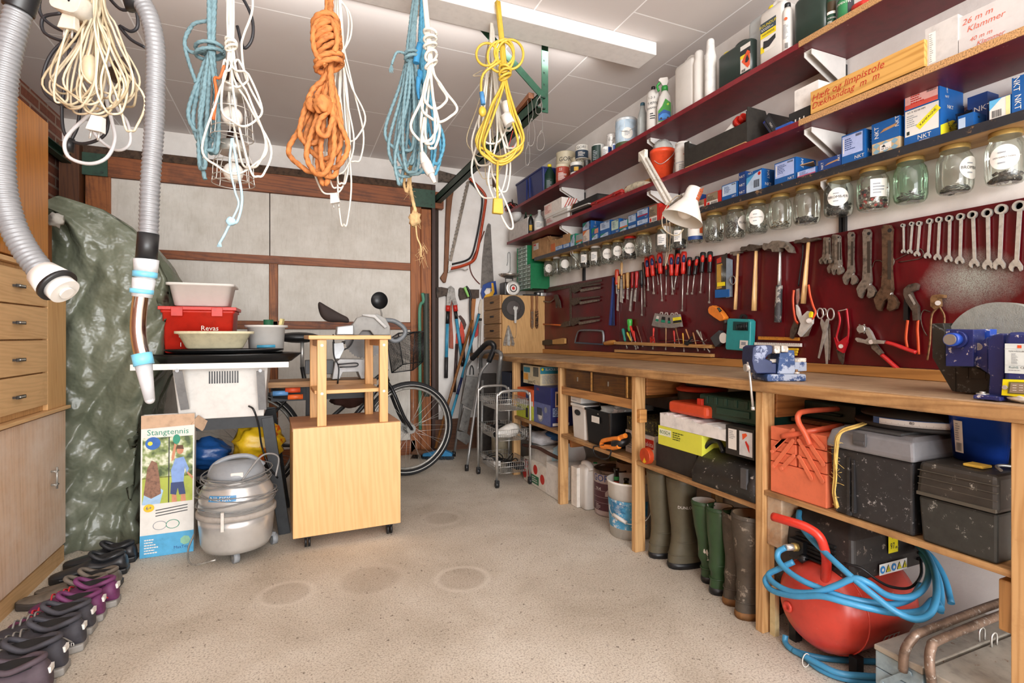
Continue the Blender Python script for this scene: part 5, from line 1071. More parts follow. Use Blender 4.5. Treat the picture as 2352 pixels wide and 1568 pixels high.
hammer('claw hammer with steel shaft and black rubber grip',(118,470),(112,720),26,STEEL,hd([[(35,465),(45,445),(75,450),(100,432),(140,430),(180,440),(210,470),(222,508),(205,505),(180,478),(145,475),(138,500),(100,502),(92,482),(72,482),(50,492),(38,482)]],B,th=.032),B,2.8,grip=((112,715),(102,952),46,mat('3a3a3c',.6,var=.2,wear='9a948c',wamt=.35)))
hammer('tack hammer with honey coloured handle hanging behind the pruning shears',(300,430),(265,832),36,WDP,hd([[(228,438),(240,425),(275,422),(300,408),(318,418),(385,410),(386,422),(320,438),(300,445),(270,440),(235,448)]],B,m=IRD),B,2.8)
# adjustable wrenches
def adj(label,a,b,wd,cv=B,off=.006,m=IRON,th=.012,grp='adjustable wrenches on the red board'):
 a,b=V3((*a,0)),V3((*b,0));L=(b-a).length;d=(b-a)/L;n=V3((-d.y,d.x,0))
 f=lambda s_,t_:tuple((a+d*(s_*L)+n*(t_*wd))[:2])
 r_=thing('adjustable_wrench',label,'wrench',onb(cv(*b[:2]),off),grp);q=MB()
 ring=[f(-.02+.045*(1-math.cos(k*PI/8)),.55*math.sin(k*PI/8))for k in range(9)]
 cut(q,[f(-.03,-.25),f(-.03,.25),f(.02,.48),f(.1,.42),f(.5,.38),f(.72,.5),f(.80,1.0),f(.86,1.25),f(.97,1.0),f(1.0,.7),f(.93,.45),f(.88,.25),f(.86,-.05),f(.82,-.35),f(.74,-.55),f(.5,-.38),f(.1,-.42),f(.02,-.48)],th,m,off,cv);q.build('body',None,r_)
 q=MB();cut(q,[f(.80,-.5),f(.84,-.15),f(.9,-.18),f(.97,-.05),f(1.0,-.35),f(.97,-.95),f(.90,-1.15),f(.83,-.8)],th*.9,m,off+.001,cv);q.build('sliding_jaw',None,r_)
 q=MB();pa=onb(cv(*f(.80,-.28)),off+th*.5);pb=onb(cv(*f(.80,.28)),off+th*.5);q.cyl(pa,pb,(pb-pa).length*.42,10,STEEL);q.build('worm_screw',None,r_)
 q=MB();pa=onb(cv(*f(.03,0)),off+th+.0002);q.disc(frame(pa,(0,-1,0),(0,0,1)),0,0,wd/2.8*.22*pa.dot(V3((SN,CS,0)))/F,BK,.0005,16);cut(q,[f(.15,-.18),f(.15,.18),f(.62,.18),f(.62,-.18)],.0012,mat('4a423a',.5,.6),off+th,cv);q.build('stamped_panel',None,r_)
adj('smallest adjustable wrench, hanging first beside the tack hammer',(420,412),(410,580),26);adj('second small adjustable wrench paired with the smallest one',(435,412),(436,575),22,off=.020)
adj('small adjustable wrench in the trio',(478,395),(470,640),32);adj('middle adjustable wrench of the trio',(492,398),(492,648),26,off=.020);adj('outer thin adjustable wrench of the trio',(503,402),(512,640),22,off=.008)
adj('medium adjustable wrench hanging alone',(583,382),(580,712),40);adj('large adjustable wrench with long flat shaft',(688,368),(688,798),50,th=.016);adj('largest brown adjustable wrench at the end of the row',(822,345),(820,880),62,th=.02,m=mat('6a5340',.45,.6,var=.3,vs=60))
# combination wrenches
CS_=mat('d6d8d0',.3,.6,var=.12,vs=60)
for i,(a,b,r0)in enumerate((((915,330),(917,500),11),((972,320),(958,503),13),((1020,318),(1004,518),15),((1087,303),(1072,530),17),((1147,293),(1135,540),18),((1213,285),(1207,552),20),((1286,274),(1278,562),22),((1362,262),(1373,582),25),((1458,250),(1462,592),28),((1548,226),(1533,590),32),((1664,205),(1640,602),34))):
 a,b=V3((*a,0)),V3((*b,0));L=(b-a).length;d=(b-a)/L;n=V3((-d.y,d.x,0));w_=r0*.42
 f=lambda s_,t_,o=a:tuple((o+d*s_+n*t_)[:2])
 o_=('smallest','second smallest','third smallest','fourth smallest','fifth smallest','middle sized','fifth largest','fourth largest','third largest','second largest','largest')[i]
 r_=thing('combination_wrench',f'{o_} chrome combination wrench in the graded row','wrench',onb(B(*b[:2])),'graded row of chrome combination wrenches')
 q=MB();cut(q,[f(r0*.7,-w_),f(r0*.7,w_),f(L-r0,w_*.9),f(L-r0,-w_*.9)],.005,CS_,.006,B)
 c=onb(B(*a[:2]),.003);R_=r0/2.8*c.dot(V3((SN,CS,0)))/F*1.02;fr=frame(c,(0,-1,0),(0,0,1));q.lathe([(R_*.62,0),(R_,0),(R_,.011),(R_*.62,.011),(R_*.62,0)],24,CS_,fr,False);q.build('ring_end_shaft',None,r_)
 q=MB();k=r0*1.18;cut(q,[f(L-r0*1.5,-w_),f(L-r0*1.5,w_),f(L-r0*.7,k*.95),f(L,k*1.1),f(L+r0*.55,k*.85),f(L+r0*.75,k*.5),f(L+r0*.1,k*.42),f(L-r0*.25,k*.12),f(L-r0*.2,-k*.3),f(L+r0*.25,-k*.55),f(L+r0*.6,-k*.75),f(L+r0*.3,-k*1.05),f(L-r0*.4,-k*1.05)],.008,CS_,.004,B);q.build('open_end',None,r_)
q=MB();pth(q,[(710,600),(725,560),(760,555),(800,575),(900,530),(980,490),(1020,480),(1042,510),(1020,540),(950,555),(880,565)],7,IRD,.003,B,2.8,k=5,flat=.6);pth(q,[(790,560),(800,500),(850,560),(800,640),(765,660)],9,IRD,.003,B,2.8);one(q,'bow_caliper',None,'thin dark metal caliper hanging behind the largest adjustable wrench','caliper')
# water pump pliers, pincers
wp=thing('water_pump_pliers','black water pump pliers with orange handles beside the spray mist patch','pliers',onb(B(970,1150)));OH=mat('cf4f22',.45,var=.08)
q=MB();cut(q,[(930,740),(960,712),(1005,700),(1020,712),(1012,745),(975,760),(990,800),(1020,850),(1022,940),(990,940),(985,880),(945,820),(928,775)],.016,IRD,.006,B);cut(q,[(935,760),(955,830),(952,940),(925,940),(925,850)],.012,BK,.004,B);cut(q,[(942,775),(955,770),(990,830),(980,842)],.001,STEEL,.0222,B);q.build('jaws',None,wp)
for pts in([(938,938),(930,1000),(926,1060),(935,1115)],[(1003,938),(1000,1000),(1004,1070),(1008,1158)]):q=MB();pth(q,pts,26,OH,.014,B,2.8,flat=.6);q.build('handle',None,wp)
pc=thing('pincers','rusty carpenter pincers hanging behind the grinding wheel','pincers',onb(B(1100,1190)));RST=mat('8a6a48',.5,.5,var=.3,vs=60)
q=MB();cut(q,[(1105,800),(1115,780),(1160,773),(1192,776),(1190,795),(1160,800),(1165,850),(1130,870),(1105,850)],.018,RST,.006,B);q.build('jaws',None,pc)
for pts in([(1135,850),(1095,900),(1085,980),(1080,1080),(1063,1195)],[(1140,850),(1172,910),(1170,990),(1160,1080)]):q=MB();pth(q,pts,18,RST,.012,B,2.8,flat=.6);q.build('handle',None,pc)
q=MB();pth(q,[(1085,885),(1040,875),(1022,920),(1035,990),(1062,1040)],7,IRD,.006,B,2.8);q.cyl(onb(B(1132,828),.026),onb(B(1132,828),.030),.008,12,STEEL);q.build('spring_pin',None,pc)
# pruning shears (orange/white), red pruner, scissors, punch pliers
ps=thing('pruning_shears','pruning shears with orange handles and white head under the tack hammer','pruning shears',onb(B(270,1040)));OR2=mat('d8502c',.4)
for pts in([(205,745),(200,800),(203,860),(215,935),(232,960)],[(300,712),(310,780),(330,850),(345,890),(325,930)]):q=MB();pth(q,pts,28,OR2,.03,B,2.8,flat=.5);q.build('handle',None,ps)
q=MB();cut(q,[(232,840),(245,860),(262,920),(305,880),(340,900),(335,960),(300,1000),(260,1045),(243,1025),(262,960),(235,900)],.012,mat('d2cfc8',.4,.2),.024,B);q.cyl(onb(B(303,942),.037),onb(B(303,942),.042),.010,16,STEEL);cut(q,[(312,900),(322,882),(332,888),(328,920),(316,922)],.01,YEL,.037,B);q.build('head',None,ps)
q=MB();cut(q,[(262,990),(300,985),(325,975),(300,1040),(270,1048),(262,1030)],.004,IRON,.020,B);cut(q,[(186,1050),(190,1000),(215,940),(245,960),(230,1010),(205,1058)],.006,IRD,.02,B);q.build('blade',None,ps)
q=MB();pth(q,[(265,448),(262,520),(245,640),(235,720)],9,BK,.012,B,2.8);cut(q,[(228,740),(245,735),(250,800),(232,850),(226,800)],.006,STEEL,.012,B);one(q,'long_file',None,'thin black handled tool hanging beside the tack hammer','hand tool')
rp=thing('pruner','bright red hand pruner hanging between scissors and punch pliers','pruner',onb(B(515,1215)));RD2=mat('b81a28',.3)
for pts in([(492,885),(502,940),(488,1010),(480,1050),(495,1090)],[(545,865),(552,930),(558,1000),(552,1060),(535,1100)]):q=MB();pth(q,pts,22,RD2,.014,B,2.8,flat=.6);q.build('handle',None,rp)
q=MB();cut(q,[(478,1050),(495,1085),(520,1070),(562,1040),(560,1080),(535,1150),(500,1130),(484,1080)],.012,RD2,.008,B);q.cyl(onb(B(508,1106),.021),onb(B(508,1106),.025),.008,14,STEEL);pth(q,[(490,880),(515,875),(545,868)],6,STL,.02,B,2.8);q.build('head',None,rp)
q=MB();cut(q,[(484,1125),(535,1150),(530,1200),(523,1222),(500,1190)],.005,IRD,.010,B);q.build('blade',None,rp)
sc_=thing('scissors','two pairs of large steel tailor scissors hanging together','scissors',onb(B(420,1285)))
for k,(cx,cy,rx,ry)in enumerate(((375,895,20,32),(442,900,22,36))):q=MB();pth(q,[(cx+rx*math.cos(a*PI/5),cy+ry*math.sin(a*PI/5))for a in range(10)],10,STEEL,.014,B,2.8,k=3,closed=True);q.build('finger_loop',None,sc_)
for pts,of in(([(385,925),(410,960),(425,1000),(430,1100),(423,1288),(414,1200),(402,1040),(380,960)],.011),([(435,935),(428,980),(408,1060),(372,1185),(364,1180),(388,1060),(402,970),(420,930)],.016)):q=MB();cut(q,pts,.004,STEEL,of,B);q.build('blade',None,sc_)
q=MB();cut(q,[(430,960),(440,965),(446,1080),(438,1195),(432,1190)],.003,IRON,.006,B);pth(q,[(400+14*math.cos(a*PI/4),885+22*math.sin(a*PI/4))for a in range(8)],8,STEEL,.008,B,2.8,k=3,closed=True);q.build('second_pair',None,sc_)
pp=thing('punch_pliers','revolving punch pliers with two long red handles hanging askew','punch pliers',onb(B(800,1200)));RD3=mat('c02424',.4)
q=MB();cut(q,[(615,1060),(622,1050),(680,1065),(700,1050),(680,1010),(690,985),(712,1010),(735,1060),(745,1090),(700,1095),(670,1085),(630,1078)],.014,STEEL,.012,B);cut(q,[(700,1060),(740,1085),(790,1150),(770,1165),(720,1120)],.012,IRON,.006,B);cut(q,[(720,1062),(800,1070),(800,1090),(735,1090)],.012,STEEL,.02,B)
q.cyl(onb(B(702,1078),.03),onb(B(702,1078),.034),.008,12,STEEL);q.build('jaws',None,pp)
q=MB();c=onb(B(652,995),.018);q.cyl(c,c+V3((-.016,0,0)),.014,14,STEEL)
for k in range(6):a=k*PI/3;q.cyl(c+V3((-.008,.012*math.cos(a),.012*math.sin(a))),c+V3((-.008,.02*math.cos(a),.02*math.sin(a))),.003,8,IRON)
q.build('punch_wheel',None,pp)
for pts,of in(([(798,1080),(860,1098),(930,1125),(992,1145)],.026),([(770,1160),(810,1195),(860,1240),(905,1278)],.013)):q=MB();pth(q,pts,28,RD3,of,B,2.8,flat=.6);q.build('handle',None,pp)
# ================= on the bench: vice, wet grinder; the lamp; the far corner
# bench vice, its side outline traced from the photograph, axis across the bench edge
vm=Matrix.Translation((1.485,1.285,BT+.001))@RZ(-20)
VB=mat('24406f',.5,var=.1,wear='9aa3b4',wamt=.42,ws=14);VD=mat('1a2750',.45,var=.1,wear='8890a8',wamt=.3,ws=14);VS=mat('a49a8e',.5,.4,var=.2,wear='d8cfc2',wamt=.4,ws=20)
vi=thing('bench_vice','blue paint worn bench vice with steel crank bolted at the worktop edge','vice',(1.485,1.285,BT+.001))
k_=.0001676
def vp(pts):return[((X-640)*k_,(868-Y)*k_)for X,Y in pts]
FR_=lambda y:vm@frame((0,y,0),(1,0,0),(0,0,1))
def vpr(q,pts,y0,y1,m):  # outline in local xz, extruded from y1 (far) to y0 (near)
 pp=vp(pts);ar=sum(pp[i][0]*pp[(i+1)%len(pp)][1]-pp[(i+1)%len(pp)][0]*pp[i][1]for i in range(len(pp)))
 if ar<0:pp.reverse()
 q.prism(pp,abs(y1-y0),m,FR_(max(y0,y1)))
q=MB();vpr(q,[(420,730),(1180,730),(1195,760),(1195,850),(1180,868),(420,868),(400,800)],-.05,.05,VB);q.build('base',None,vi,bev=.003)
q=MB();vpr(q,[(650,730),(690,440),(700,310),(860,300),(860,260),(1000,262),(1010,400),(1020,700),(1000,730)],-.038,.038,VB);q.build('fixed_jaw',None,vi,bev=.003)
q=MB();vpr(q,[(240,720),(180,640),(150,460),(165,210),(230,168),(540,160),(570,200),(560,320),(470,360),(420,430),(560,480),(560,520),(640,520),(640,720)],-.036,.036,VD);q.build('moving_jaw',None,vi,bev=.003)
q=MB();vpr(q,[(565,165),(690,170),(692,320),(600,325),(562,300)],-.045,.045,VS);vpr(q,[(712,165),(840,175),(855,230),(850,300),(712,300)],-.045,.045,VS);q.build('jaw_plate',None,vi,bev=.002)
q=MB();vpr(q,[(560,440),(1310,420),(1310,500),(560,515)],-.02,.02,VS);vpr(q,[(1000,500),(1310,500),(1310,680),(1000,690)],-.022,.022,VB);q.build('slide_bar',None,vi,bev=.002)
pl=lambda X,Y,y:vm@V3(((X-640)*k_,y,(868-Y)*k_))
q=MB();q.cyl(pl(110,620,-.0),pl(300,610,-.0),.013,20,STL);q.cyl(pl(300,610,0),pl(400,610,0),.010,16,STEEL);sd=q.build('screw',None,vi)
q=MB();q.cyl(pl(180,540,-.003),pl(235,1400,-.012),.0038,10,STL);q.cyl(pl(180,500,-.003),pl(180,555,-.003),.0062,12,STL);q.cyl(pl(235,1395,-.012),pl(237,1460,-.012),.0062,12,STL);q.build('crank_bar',None,vi)
for yy in(-.038,.03):q=MB();q.cyl(pl(1040,730,yy),pl(1040,640,yy),.0045,8,mat('8a6a4a',.5,.5));q.cyl(pl(1040,728,yy),pl(1040,690,yy),.009,6,VS);q.build('bolt',None,vi)
# wet grinder
Gc=lambda X,Y:(2130+X/6.03,680+Y/6.03)
def cutX(q,pts,Xf,dep,m,cv=Gc):
 pp=[P(*cv(*p),X=Xf)for p in pts];pp=[(-v.y,v.z)for v in pp]
 ar=sum(pp[i][0]*pp[(i+1)%len(pp)][1]-pp[(i+1)%len(pp)][0]*pp[i][1]for i in range(len(pp)))
 if ar<0:pp.reverse()
 q.prism(pp,dep,m,frame((Xf+dep,0,0),(0,-1,0),(0,0,1)))
NB=mat('232c66',.4,var=.08,wear='cfc8c4',wamt=.235,ws=45);BRT=mat('2a4fb0',.35,var=.05,wear='e5e5e5',wamt=.25,ws=60)
gr=thing('bench_grinder','dark blue wet bench grinder with large grey stone wheel and black water trough','grinder',(1.57,.72,BT+.001))
wx,wy,wz,wr=1.64,.742,.972,.112
q=MB();SG=mat('8d9089',.85,var=.08,vs=60,bump=.5,bs=300);q.lathe([(.012,0),(wr,0),(wr,.042),(.012,.042)],64,SG,frame((wx+.042,wy,wz),(0,-1,0),(0,0,1)),smooth=False);q.build('stone_wheel',None,gr)
q=MB();q.lathe([(.034,0),(.034,.01),(.014,.012)],24,STEEL,frame((wx,wy,wz),(0,-1,0),(0,0,1)));q.cyl((wx+.05,wy,wz),(1.56,wy,wz),.009,12,STEEL);q.build('axle',None,gr)
q=MB();TRO=mat('26241f',.5,var=.15,wear='6a6a66',wamt=.25,ws=50)
cutX(q,[(60,380),(240,480),(250,960),(700,990),(860,1080),(855,1180),(830,1290),(720,1350),(400,1325),(335,1310),(65,850)],1.60,.095,TRO);cutX(q,[(60,378),(220,372),(250,490)],1.61,.07,TRO);q.build('water_trough',None,gr,bev=.002)
q=MB()
for X in(388,560,800):cutX(q,[(X,990),(X+5,990),(X+5,1320 if X<400 else 1140),(X,1320 if X<400 else 1140)],1.5985,.0016,BK)
cutX(q,[(540,1140),(820,1155),(820,1165),(540,1150)],1.5985,.0016,BK);q.build('trough_seam',None,gr)
q=MB();cutX(q,[(250,455),(640,460),(640,975),(250,970)],1.545,.05,NB);q.build('gear_housing',None,gr,bev=.002)
q=MB();cutX(q,[(650,460),(875,455),(870,545),(800,600),(700,640),(650,700)],1.60,.03,BRT);q.build('guard_bracket',None,gr,bev=.002)
q=MB();c=P(*Gc(430,600),X=1.545);q.cyl(c,c-V3((.012,0,0)),.022,24,NB);q.cyl(c-V3((.012,0,0)),c-V3((.034,0,0)),.0165,24,BRT);q.cyl(c-V3((.034,0,0)),c-V3((.038,0,0)),.0135,20,mat('8a8278',.5,.4));q.build('knob',None,gr)
q=MB();cutX(q,[(830,620),(900,540),(1000,515),(1060,520),(1060,1120),(1045,1180),(1020,1450),(835,1430),(860,1100),(835,1060)],1.52,.09,NB)
ymc,zmc=P(*Gc(1339,900),X=1.50).y-.03,P(*Gc(1200,815),X=1.5).z
cutX(q,[(650,790),(700,660),(830,560),(840,1080),(720,990),(650,960)],1.56,.06,NB);q.build('end_shield',None,gr,bev=.003)
q=MB();cutX(q,[(1060,530),(1130,500),(1250,495),(1420,505),(1600,520),(1600,1440),(1020,1440),(1050,1140)],1.49,.13,NB);q.build('motor_body',None,gr,bev=.012,seg=4)
q=MB();cutX(q,[(630,1375),(650,1362),(840,1375),(1010,1400),(1005,1455),(830,1435),(630,1420)],1.475,.06,NB);q.build('foot',None,gr,bev=.002)
q=MB();c=P(*Gc(765,1362),X=1.50);q.cyl(c-V3((0,0,.0)),c+V3((0,0,.003)),.012,20,STL);q.cyl(c+V3((0,0,.003)),c+V3((0,0,.007)),.006,6,STL);q.cyl(c,c-V3((0,0,.02)),.003,8,STL);q.build('bolt',None,gr)
q=MB();c0=P(*Gc(1075,655),X=1.4895);c1=P(*Gc(1500,1085),X=1.4895);fr=frame((1.4895,c0.y,c1.z),(0,-1,0),(0,0,1));W,h=c0.y-c1.y,c0.z-c1.z
q.rect(fr,0,0,W,h,mat('d3dcda',.4),.0006);q.text('TØR/VÅDSLIBER',h*.065,fr@T(W*.42,h*.74,0),INK,lift=.0012);q.text('RoHS',h*.11,fr@T(W*.3,h*.2,0),mat('5f7f84',.5),lift=.0012);q.text('CE',h*.11,fr@T(W*.6,h*.2,0),INK,lift=.0012)
q.lines(fr,W*.22,h*.32,W*.45,h*.68,10,INKG,3);q.lines(fr,W*.12,h*.08,W*.6,h*.13,1,INKG,5);q.rect(fr,W*.42,h*.85,W*.56,h*.95,ORA,.0012);q.rect(fr,0,h*.27,W,h*.275,INKG,.0012);q.rect(fr,0,h*.82,W,h*.825,INKG,.0012);q.build('rating_label',None,gr)
q=MB();YF=mat('e6d814',.35);cutX(q,[(1045,1150),(1600,1165),(1600,1420),(1025,1370)],1.484,.006,YF);cutX(q,[(1130,1185),(1560,1200),(1560,1375),(1108,1345)],1.4825,.0016,mat('6a6a3c',.4));cutX(q,[(1155,1200),(1560,1212),(1560,1362),(1135,1335)],1.480,.003,mat('8a7a66',.45))
for i in range(3):
 for j in range(2):cutX(q,[(1180+j*90,1230+i*35),(1230+j*90,1232+i*35),(1230+j*90,1238+i*35),(1180+j*90,1236+i*35)],1.4792,.001,PAP)
c=P(*Gc(1080,1262),X=1.484);q.cyl(c,c-V3((.003,0,0)),.005,12,STL);q.build('switch_plate',None,gr)
q=MB();y=.63;q.ball((1.50,y,BT+.012),(.018,.03,.010),14,mat('d9d4c8',.7),noise=.15,seed=3);one(q,'wiping_cloth',None,'small crumpled white cloth on the worktop under the grinder','cloth')
# ---- desk lamp
Lc=lambda X,Y:(1440+X/5.405,330+Y/5.405)
LW=mat('dedad0',.35,var=.06,wear='b4a68e',wamt=.25,ws=20)
jt,jb=P(*Lc(200,150),X=1.60),P(*Lc(545,770),X=1.44)
lp=thing('work_lamp','white spring arm work lamp with conical shade over the jars','lamp',(1.70,jt.y,zS2(jt.y)))
up=V3((0,.35,.9)).normalized()
for k,o_ in enumerate((V3((-.004,.018,.012)),V3((.004,-.016,-.010)))):
 q=MB();q.beam(jt+o_,jb+o_,.012,.014,up=(1,0,0));q.build('arm',LW,lp)
q=MB()
N=60;q.tube([jt.lerp(jb,.2+.55*i/N)+V3((.004*math.cos(i*1.3),0,.004*math.sin(i*1.3)))for i in range(N)],.0012,5,STL);q.build('spring',None,lp)
q=MB();q.box(jt,(.02,.055,.05),LW,None);q.build('elbow',None,lp,bev=.004)
bs=P(1513,421,X=1.728);q=MB();q.beam(jt+V3((.015,0,-.01)),bs,.012,.012,up=(1,0,0));q.box(bs,(.02,.022,.034),LW);q.build('lower_arm',None,lp)
sh0=P(*Lc(700,905),X=1.36);shn=P(*Lc(855,510),X=1.385);ax=(shn-sh0)
sdir=(ax+V3((.02,.022,0))).normalized();L=ax.length*1.0;M_=sdir.to_track_quat('Z','Y').to_matrix().to_4x4();M_.translation=sh0-sdir*.012
rs=.0785
q=MB();q.lathe([(rs,0),(rs*.99,.002),(rs*.52,L*.52),(rs*.40,L*.62),(rs*.37,L*.98),(rs*.33,L*1.06),(.001,L*1.08)],40,mat('cfccc4',.3,var=.04),M_,capa=False);q.lathe([(rs*.985,.0015),(rs*.50,L*.52),(rs*.36,L*.7),(.001,L*.7)],40,mat('d6d4cc',.35,var=.02),M_,capa=False);shd=q.build('lamp_shade',None,lp)
q=MB();BRN=mat('9a4a28',.6)
cv=(V3((0,0,1))-shn);cl=M_.to_3x3().inverted()@cv;ca=math.atan2(cl.y,cl.x)
for k in range(4):
 z=L*(.66+.095*k);aa=ca+1.0
 for(a0,a1,z0_,z1_)in((-.45,.45,0,.010),(-.12,.12,.010,.018)):q.wrect(aa+a0,aa+a1,z+z0_,z+z1_,rs*.385+.0015,BRN,m=M_)
q.build('sticker',None,shd)
q=MB();q.ball(tuple(M_@V3((0,0,.035))),.031,24,mat('f1efe9',.2,var=0));q.cyl(M_@V3((0,0,.06)),M_@V3((0,0,L*.6)),.014,16,WT);q.build('bulb',None,lp)
q=MB();q.cyl(jb,jb+(shn-jb)*.55,.008,10,TINM);q.build('joint',None,lp)
CC=mat('e3d9be',.5,var=.03)
q=MB();q.tube([P(*Lc(a,b),X=1.42)for a,b in((700,650),(620,650),(540,720),(460,840),(435,950),(460,1060),(560,1130),(640,1130),(700,1060))],.0022,6,CC,k=5);q.tube([P(*Lc(a,b),X=x)for a,b,x in((490,940,1.46),(498,1150,1.7),(500,1300,1.9),(482,1430,1.93),(475,1520,1.94))],.0022,6,CC,k=5);q.tube([P(*Lc(a,b),X=x)for a,b,x in((530,980,1.46),(538,1150,1.7),(520,1350,1.9),(495,1450,1.93),(478,1520,1.94))],.0022,6,CC,k=5);q.build('cord',None,lp)
# ================= far corner: back wall tools
Dc=lambda X,Y:(900+X/4.3556,340+Y/4.3556)
Cc=lambda X,Y:(1000+X/5.226,600+Y/5.226)
PLN[:]=['Y',BY-.001];HAND=wood('7a4a26','4e2b14',2,16,.5,dirt='3a2212',damt=.1)
ax_=thing('felling_axe','long handled old felling axe hanging on the white back wall','axe',onb(Dc(520,1350)))
q=MB();cut(q,[(568,345),(630,360),(600,500),(578,700),(562,1100),(548,1270),(532,1350),(508,1350),(475,1300),(515,1240),(522,1000),(530,700),(545,430)],.03,HAND,.004,Dc);q.build('handle',None,ax_,bev=.008,seg=3)
q=MB();cut(q,[(462,235),(560,262),(660,288),(660,340),(650,372),(622,378),(560,350),(500,342),(460,345)],.04,IRD,.002,Dc);q.build('head',None,ax_,bev=.003)
bw=thing('bow_saw','orange and black framed bow saw hanging on the white back wall','bow saw',onb(Dc(580,1240)))
q=MB();pth(q,[(775,300),(850,370),(915,440),(940,500),(930,600),(890,850),(850,1050),(810,1130),(700,1180),(590,1205)],34,mat('b3411f',.4,var=.1),.03,Dc,4.3556,k=6,flat=.7);q.build('frame',None,bw)
q=MB();pth(q,[(778,330),(880,440),(905,520),(885,700),(840,930),(800,1070),(740,1125),(600,1162)],22,BK,.018,Dc,4.3556,k=6,flat=.7);q.build('inner_frame',None,bw)
q=MB();n=46;a0,b0=(758,330),(578,1125);pts=[]
for i in range(n+1):f=i/n;pts.append((a0[0]+(b0[0]-a0[0])*f-(12 if i%2 else 2),a0[1]+(b0[1]-a0[1])*f))
pts+=[(b0[0]+22,b0[1]+5),(a0[0]+22,a0[1])];cut(q,pts,.002,IRON,.022,Dc);q.build('saw_blade',None,bw)
q=MB();cut(q,[(565,1130),(595,1145),(592,1200),(558,1250),(560,1180)],.02,STEEL,.02,Dc);pth(q,[(560,1240),(620,1225),(690,1212),(735,1222),(760,1208)],12,STEEL,.03,Dc,4.3556);q.build('tension_lever',None,bw)
hsaw=thing('hand_saw','hand saw with blue and yellow handle hanging beside the bow saw','saw',onb(Dc(950,1500)))
q=MB();cut(q,[(955,770),(968,752),(988,765),(1018,1340),(890,1400),(905,1100),(930,870)],.002,mat('77706a',.4,.6,var=.2,vs=30),.012,Dc);q.build('saw_blade',None,hsaw)
q=MB();cut(q,[(905,1370),(960,1345),(1030,1330),(1045,1460),(1000,1475),(985,1430),(990,1400),(940,1400),(915,1440),(930,1470),(900,1512),(885,1450)],.025,mat('24448c',.4),.006,Dc);q.build('handle',None,hsaw,bev=.003)
q=MB();cut(q,[(985,1350),(1005,1350),(1018,1440),(1000,1480),(910,1500),(925,1470),(975,1455),(990,1430)],.028,mat('e0a82c',.4),.005,Dc);q.build('grip',None,hsaw,bev=.003)
q=MB();pth(q,[(925,830),(880,950),(805,1110),(780,1180),(800,1260),(840,1320),(880,1360)],12,mat('5c2418',.5),.006,Dc,4.3556,k=5);one(q,'wooden_sickle',None,'thin dark red curved tool hanging behind the hand saw','sickle')
def hatch(label,head,hp,hm):
 r_=thing('hatchet',label,'hatchet',onb(Cc(*hp[-1])));q=MB();cut(q,hp,.028,hm,.004,Cc);q.build('handle',None,r_,bev=.004);q=MB();cut(q,head,.036,mat('4a3d34',.6,.4,var=.35,vs=30),.002,Cc);q.build('head',None,r_,bev=.002)
hatch('hatchet with reddish handle behind the blue loppers',[(0,315),(60,312),(145,330),(150,430),(110,415),(60,428),(8,442),(0,380)],[(165,430),(190,430),(190,700),(205,900),(208,1050),(160,1040),(165,800)],mat('9a4a30',.5,var=.2))
hatch('second hatchet with orange handle and broad dark head',[(275,340),(285,318),(400,340),(512,342),(510,440),(480,445),(455,455),(400,440),(290,468),(272,410)],[(432,440),(478,440),(460,620),(440,900),(405,1100),(395,1000),(410,800)],wood('a86a30','7a4318',2,14))
lo=thing('loppers','garden loppers with light blue tube handles hanging open','loppers',onb(Cc(130,1400)));LBT=mat('3f93b5',.35,var=.06)
q=MB();cut(q,[(130,420),(150,320),(178,294),(222,330),(232,430),(262,530),(215,540),(190,470),(175,540),(128,545)],.02,mat('8f8a84',.4,.6,var=.25,vs=50),.03,Cc);q.build('jaws',None,lo,bev=.003)
for(a,b,m_,w_)in(((152,530),(150,600),RED,56),((150,600),(143,750),BK,44),((143,750),(132,1155),LBT,40),((132,1150),(128,1400),mat('2d2a2a',.6),46),((237,525),(245,600),RED,54),((243,600),(252,690),BK,42),((252,688),(318,1160),LBT,40),((318,1155),(330,1260),BK,44)):
 q=MB();rod(q,a,b,w_,m_,.045,Cc,sc=5.226);q.build('handle_section',None,lo)
l2=thing('loppers','older loppers with orange grips and dark tube handles behind the blue ones','loppers',onb(Cc(240,1560)))
q=MB();cut(q,[(275,655),(300,648),(345,700),(368,760),(350,815),(325,825),(332,760),(300,700)],.012,mat('4a3028',.6),.012,Cc);q.build('hook_blade',None,l2)
q=MB();cut(q,[(300,715),(328,780),(345,880),(338,990),(312,985),(300,900),(270,985),(240,985),(245,870),(290,800)],.02,mat('c83a1c',.4),.008,Cc);q.build('grips',None,l2,bev=.004)
for a,b in(((258,990),(228,1568)),((330,985),(345,1250))):q=MB();rod(q,a,b,38,mat('3a2622',.5,var=.3),.016,Cc,sc=5.226);q.build('handle',None,l2)
st=thing('weeding_fork','long black fork tool with bright green grip','garden tool',onb(Cc(440,1360)))
q=MB();cut(q,[(330,320),(355,308),(398,425),(380,432)],.03,mat('8fcf6a',.4),.055,Cc);q.build('green_grip',None,st,bev=.003)
q=MB();pth(q,[(370,298),(400,340),(425,420),(415,520),(425,800),(440,1180)],24,BK,.05,Cc,5.226);pth(q,[(415,1360),(420,1290),(435,1250),(455,1290),(458,1360)],12,BK,.05,Cc,5.226);q.build('shaft',None,st)
q=MB();cut(q,[(540,455),(560,460),(556,700),(520,700),(512,560)],.01,mat('c9bfae',.6),.012,Cc);one(q,'wood_strip',None,'pale wooden strip standing behind the hand saw','strip')
q=MB();cut(q,[(510,740),(525,760),(505,890),(475,915),(472,880),(495,800)],.01,mat('b8322c',.5),.02,Cc);one(q,'red_clamp',None,'small red clamp hanging between blue broom and silver pole','clamp')
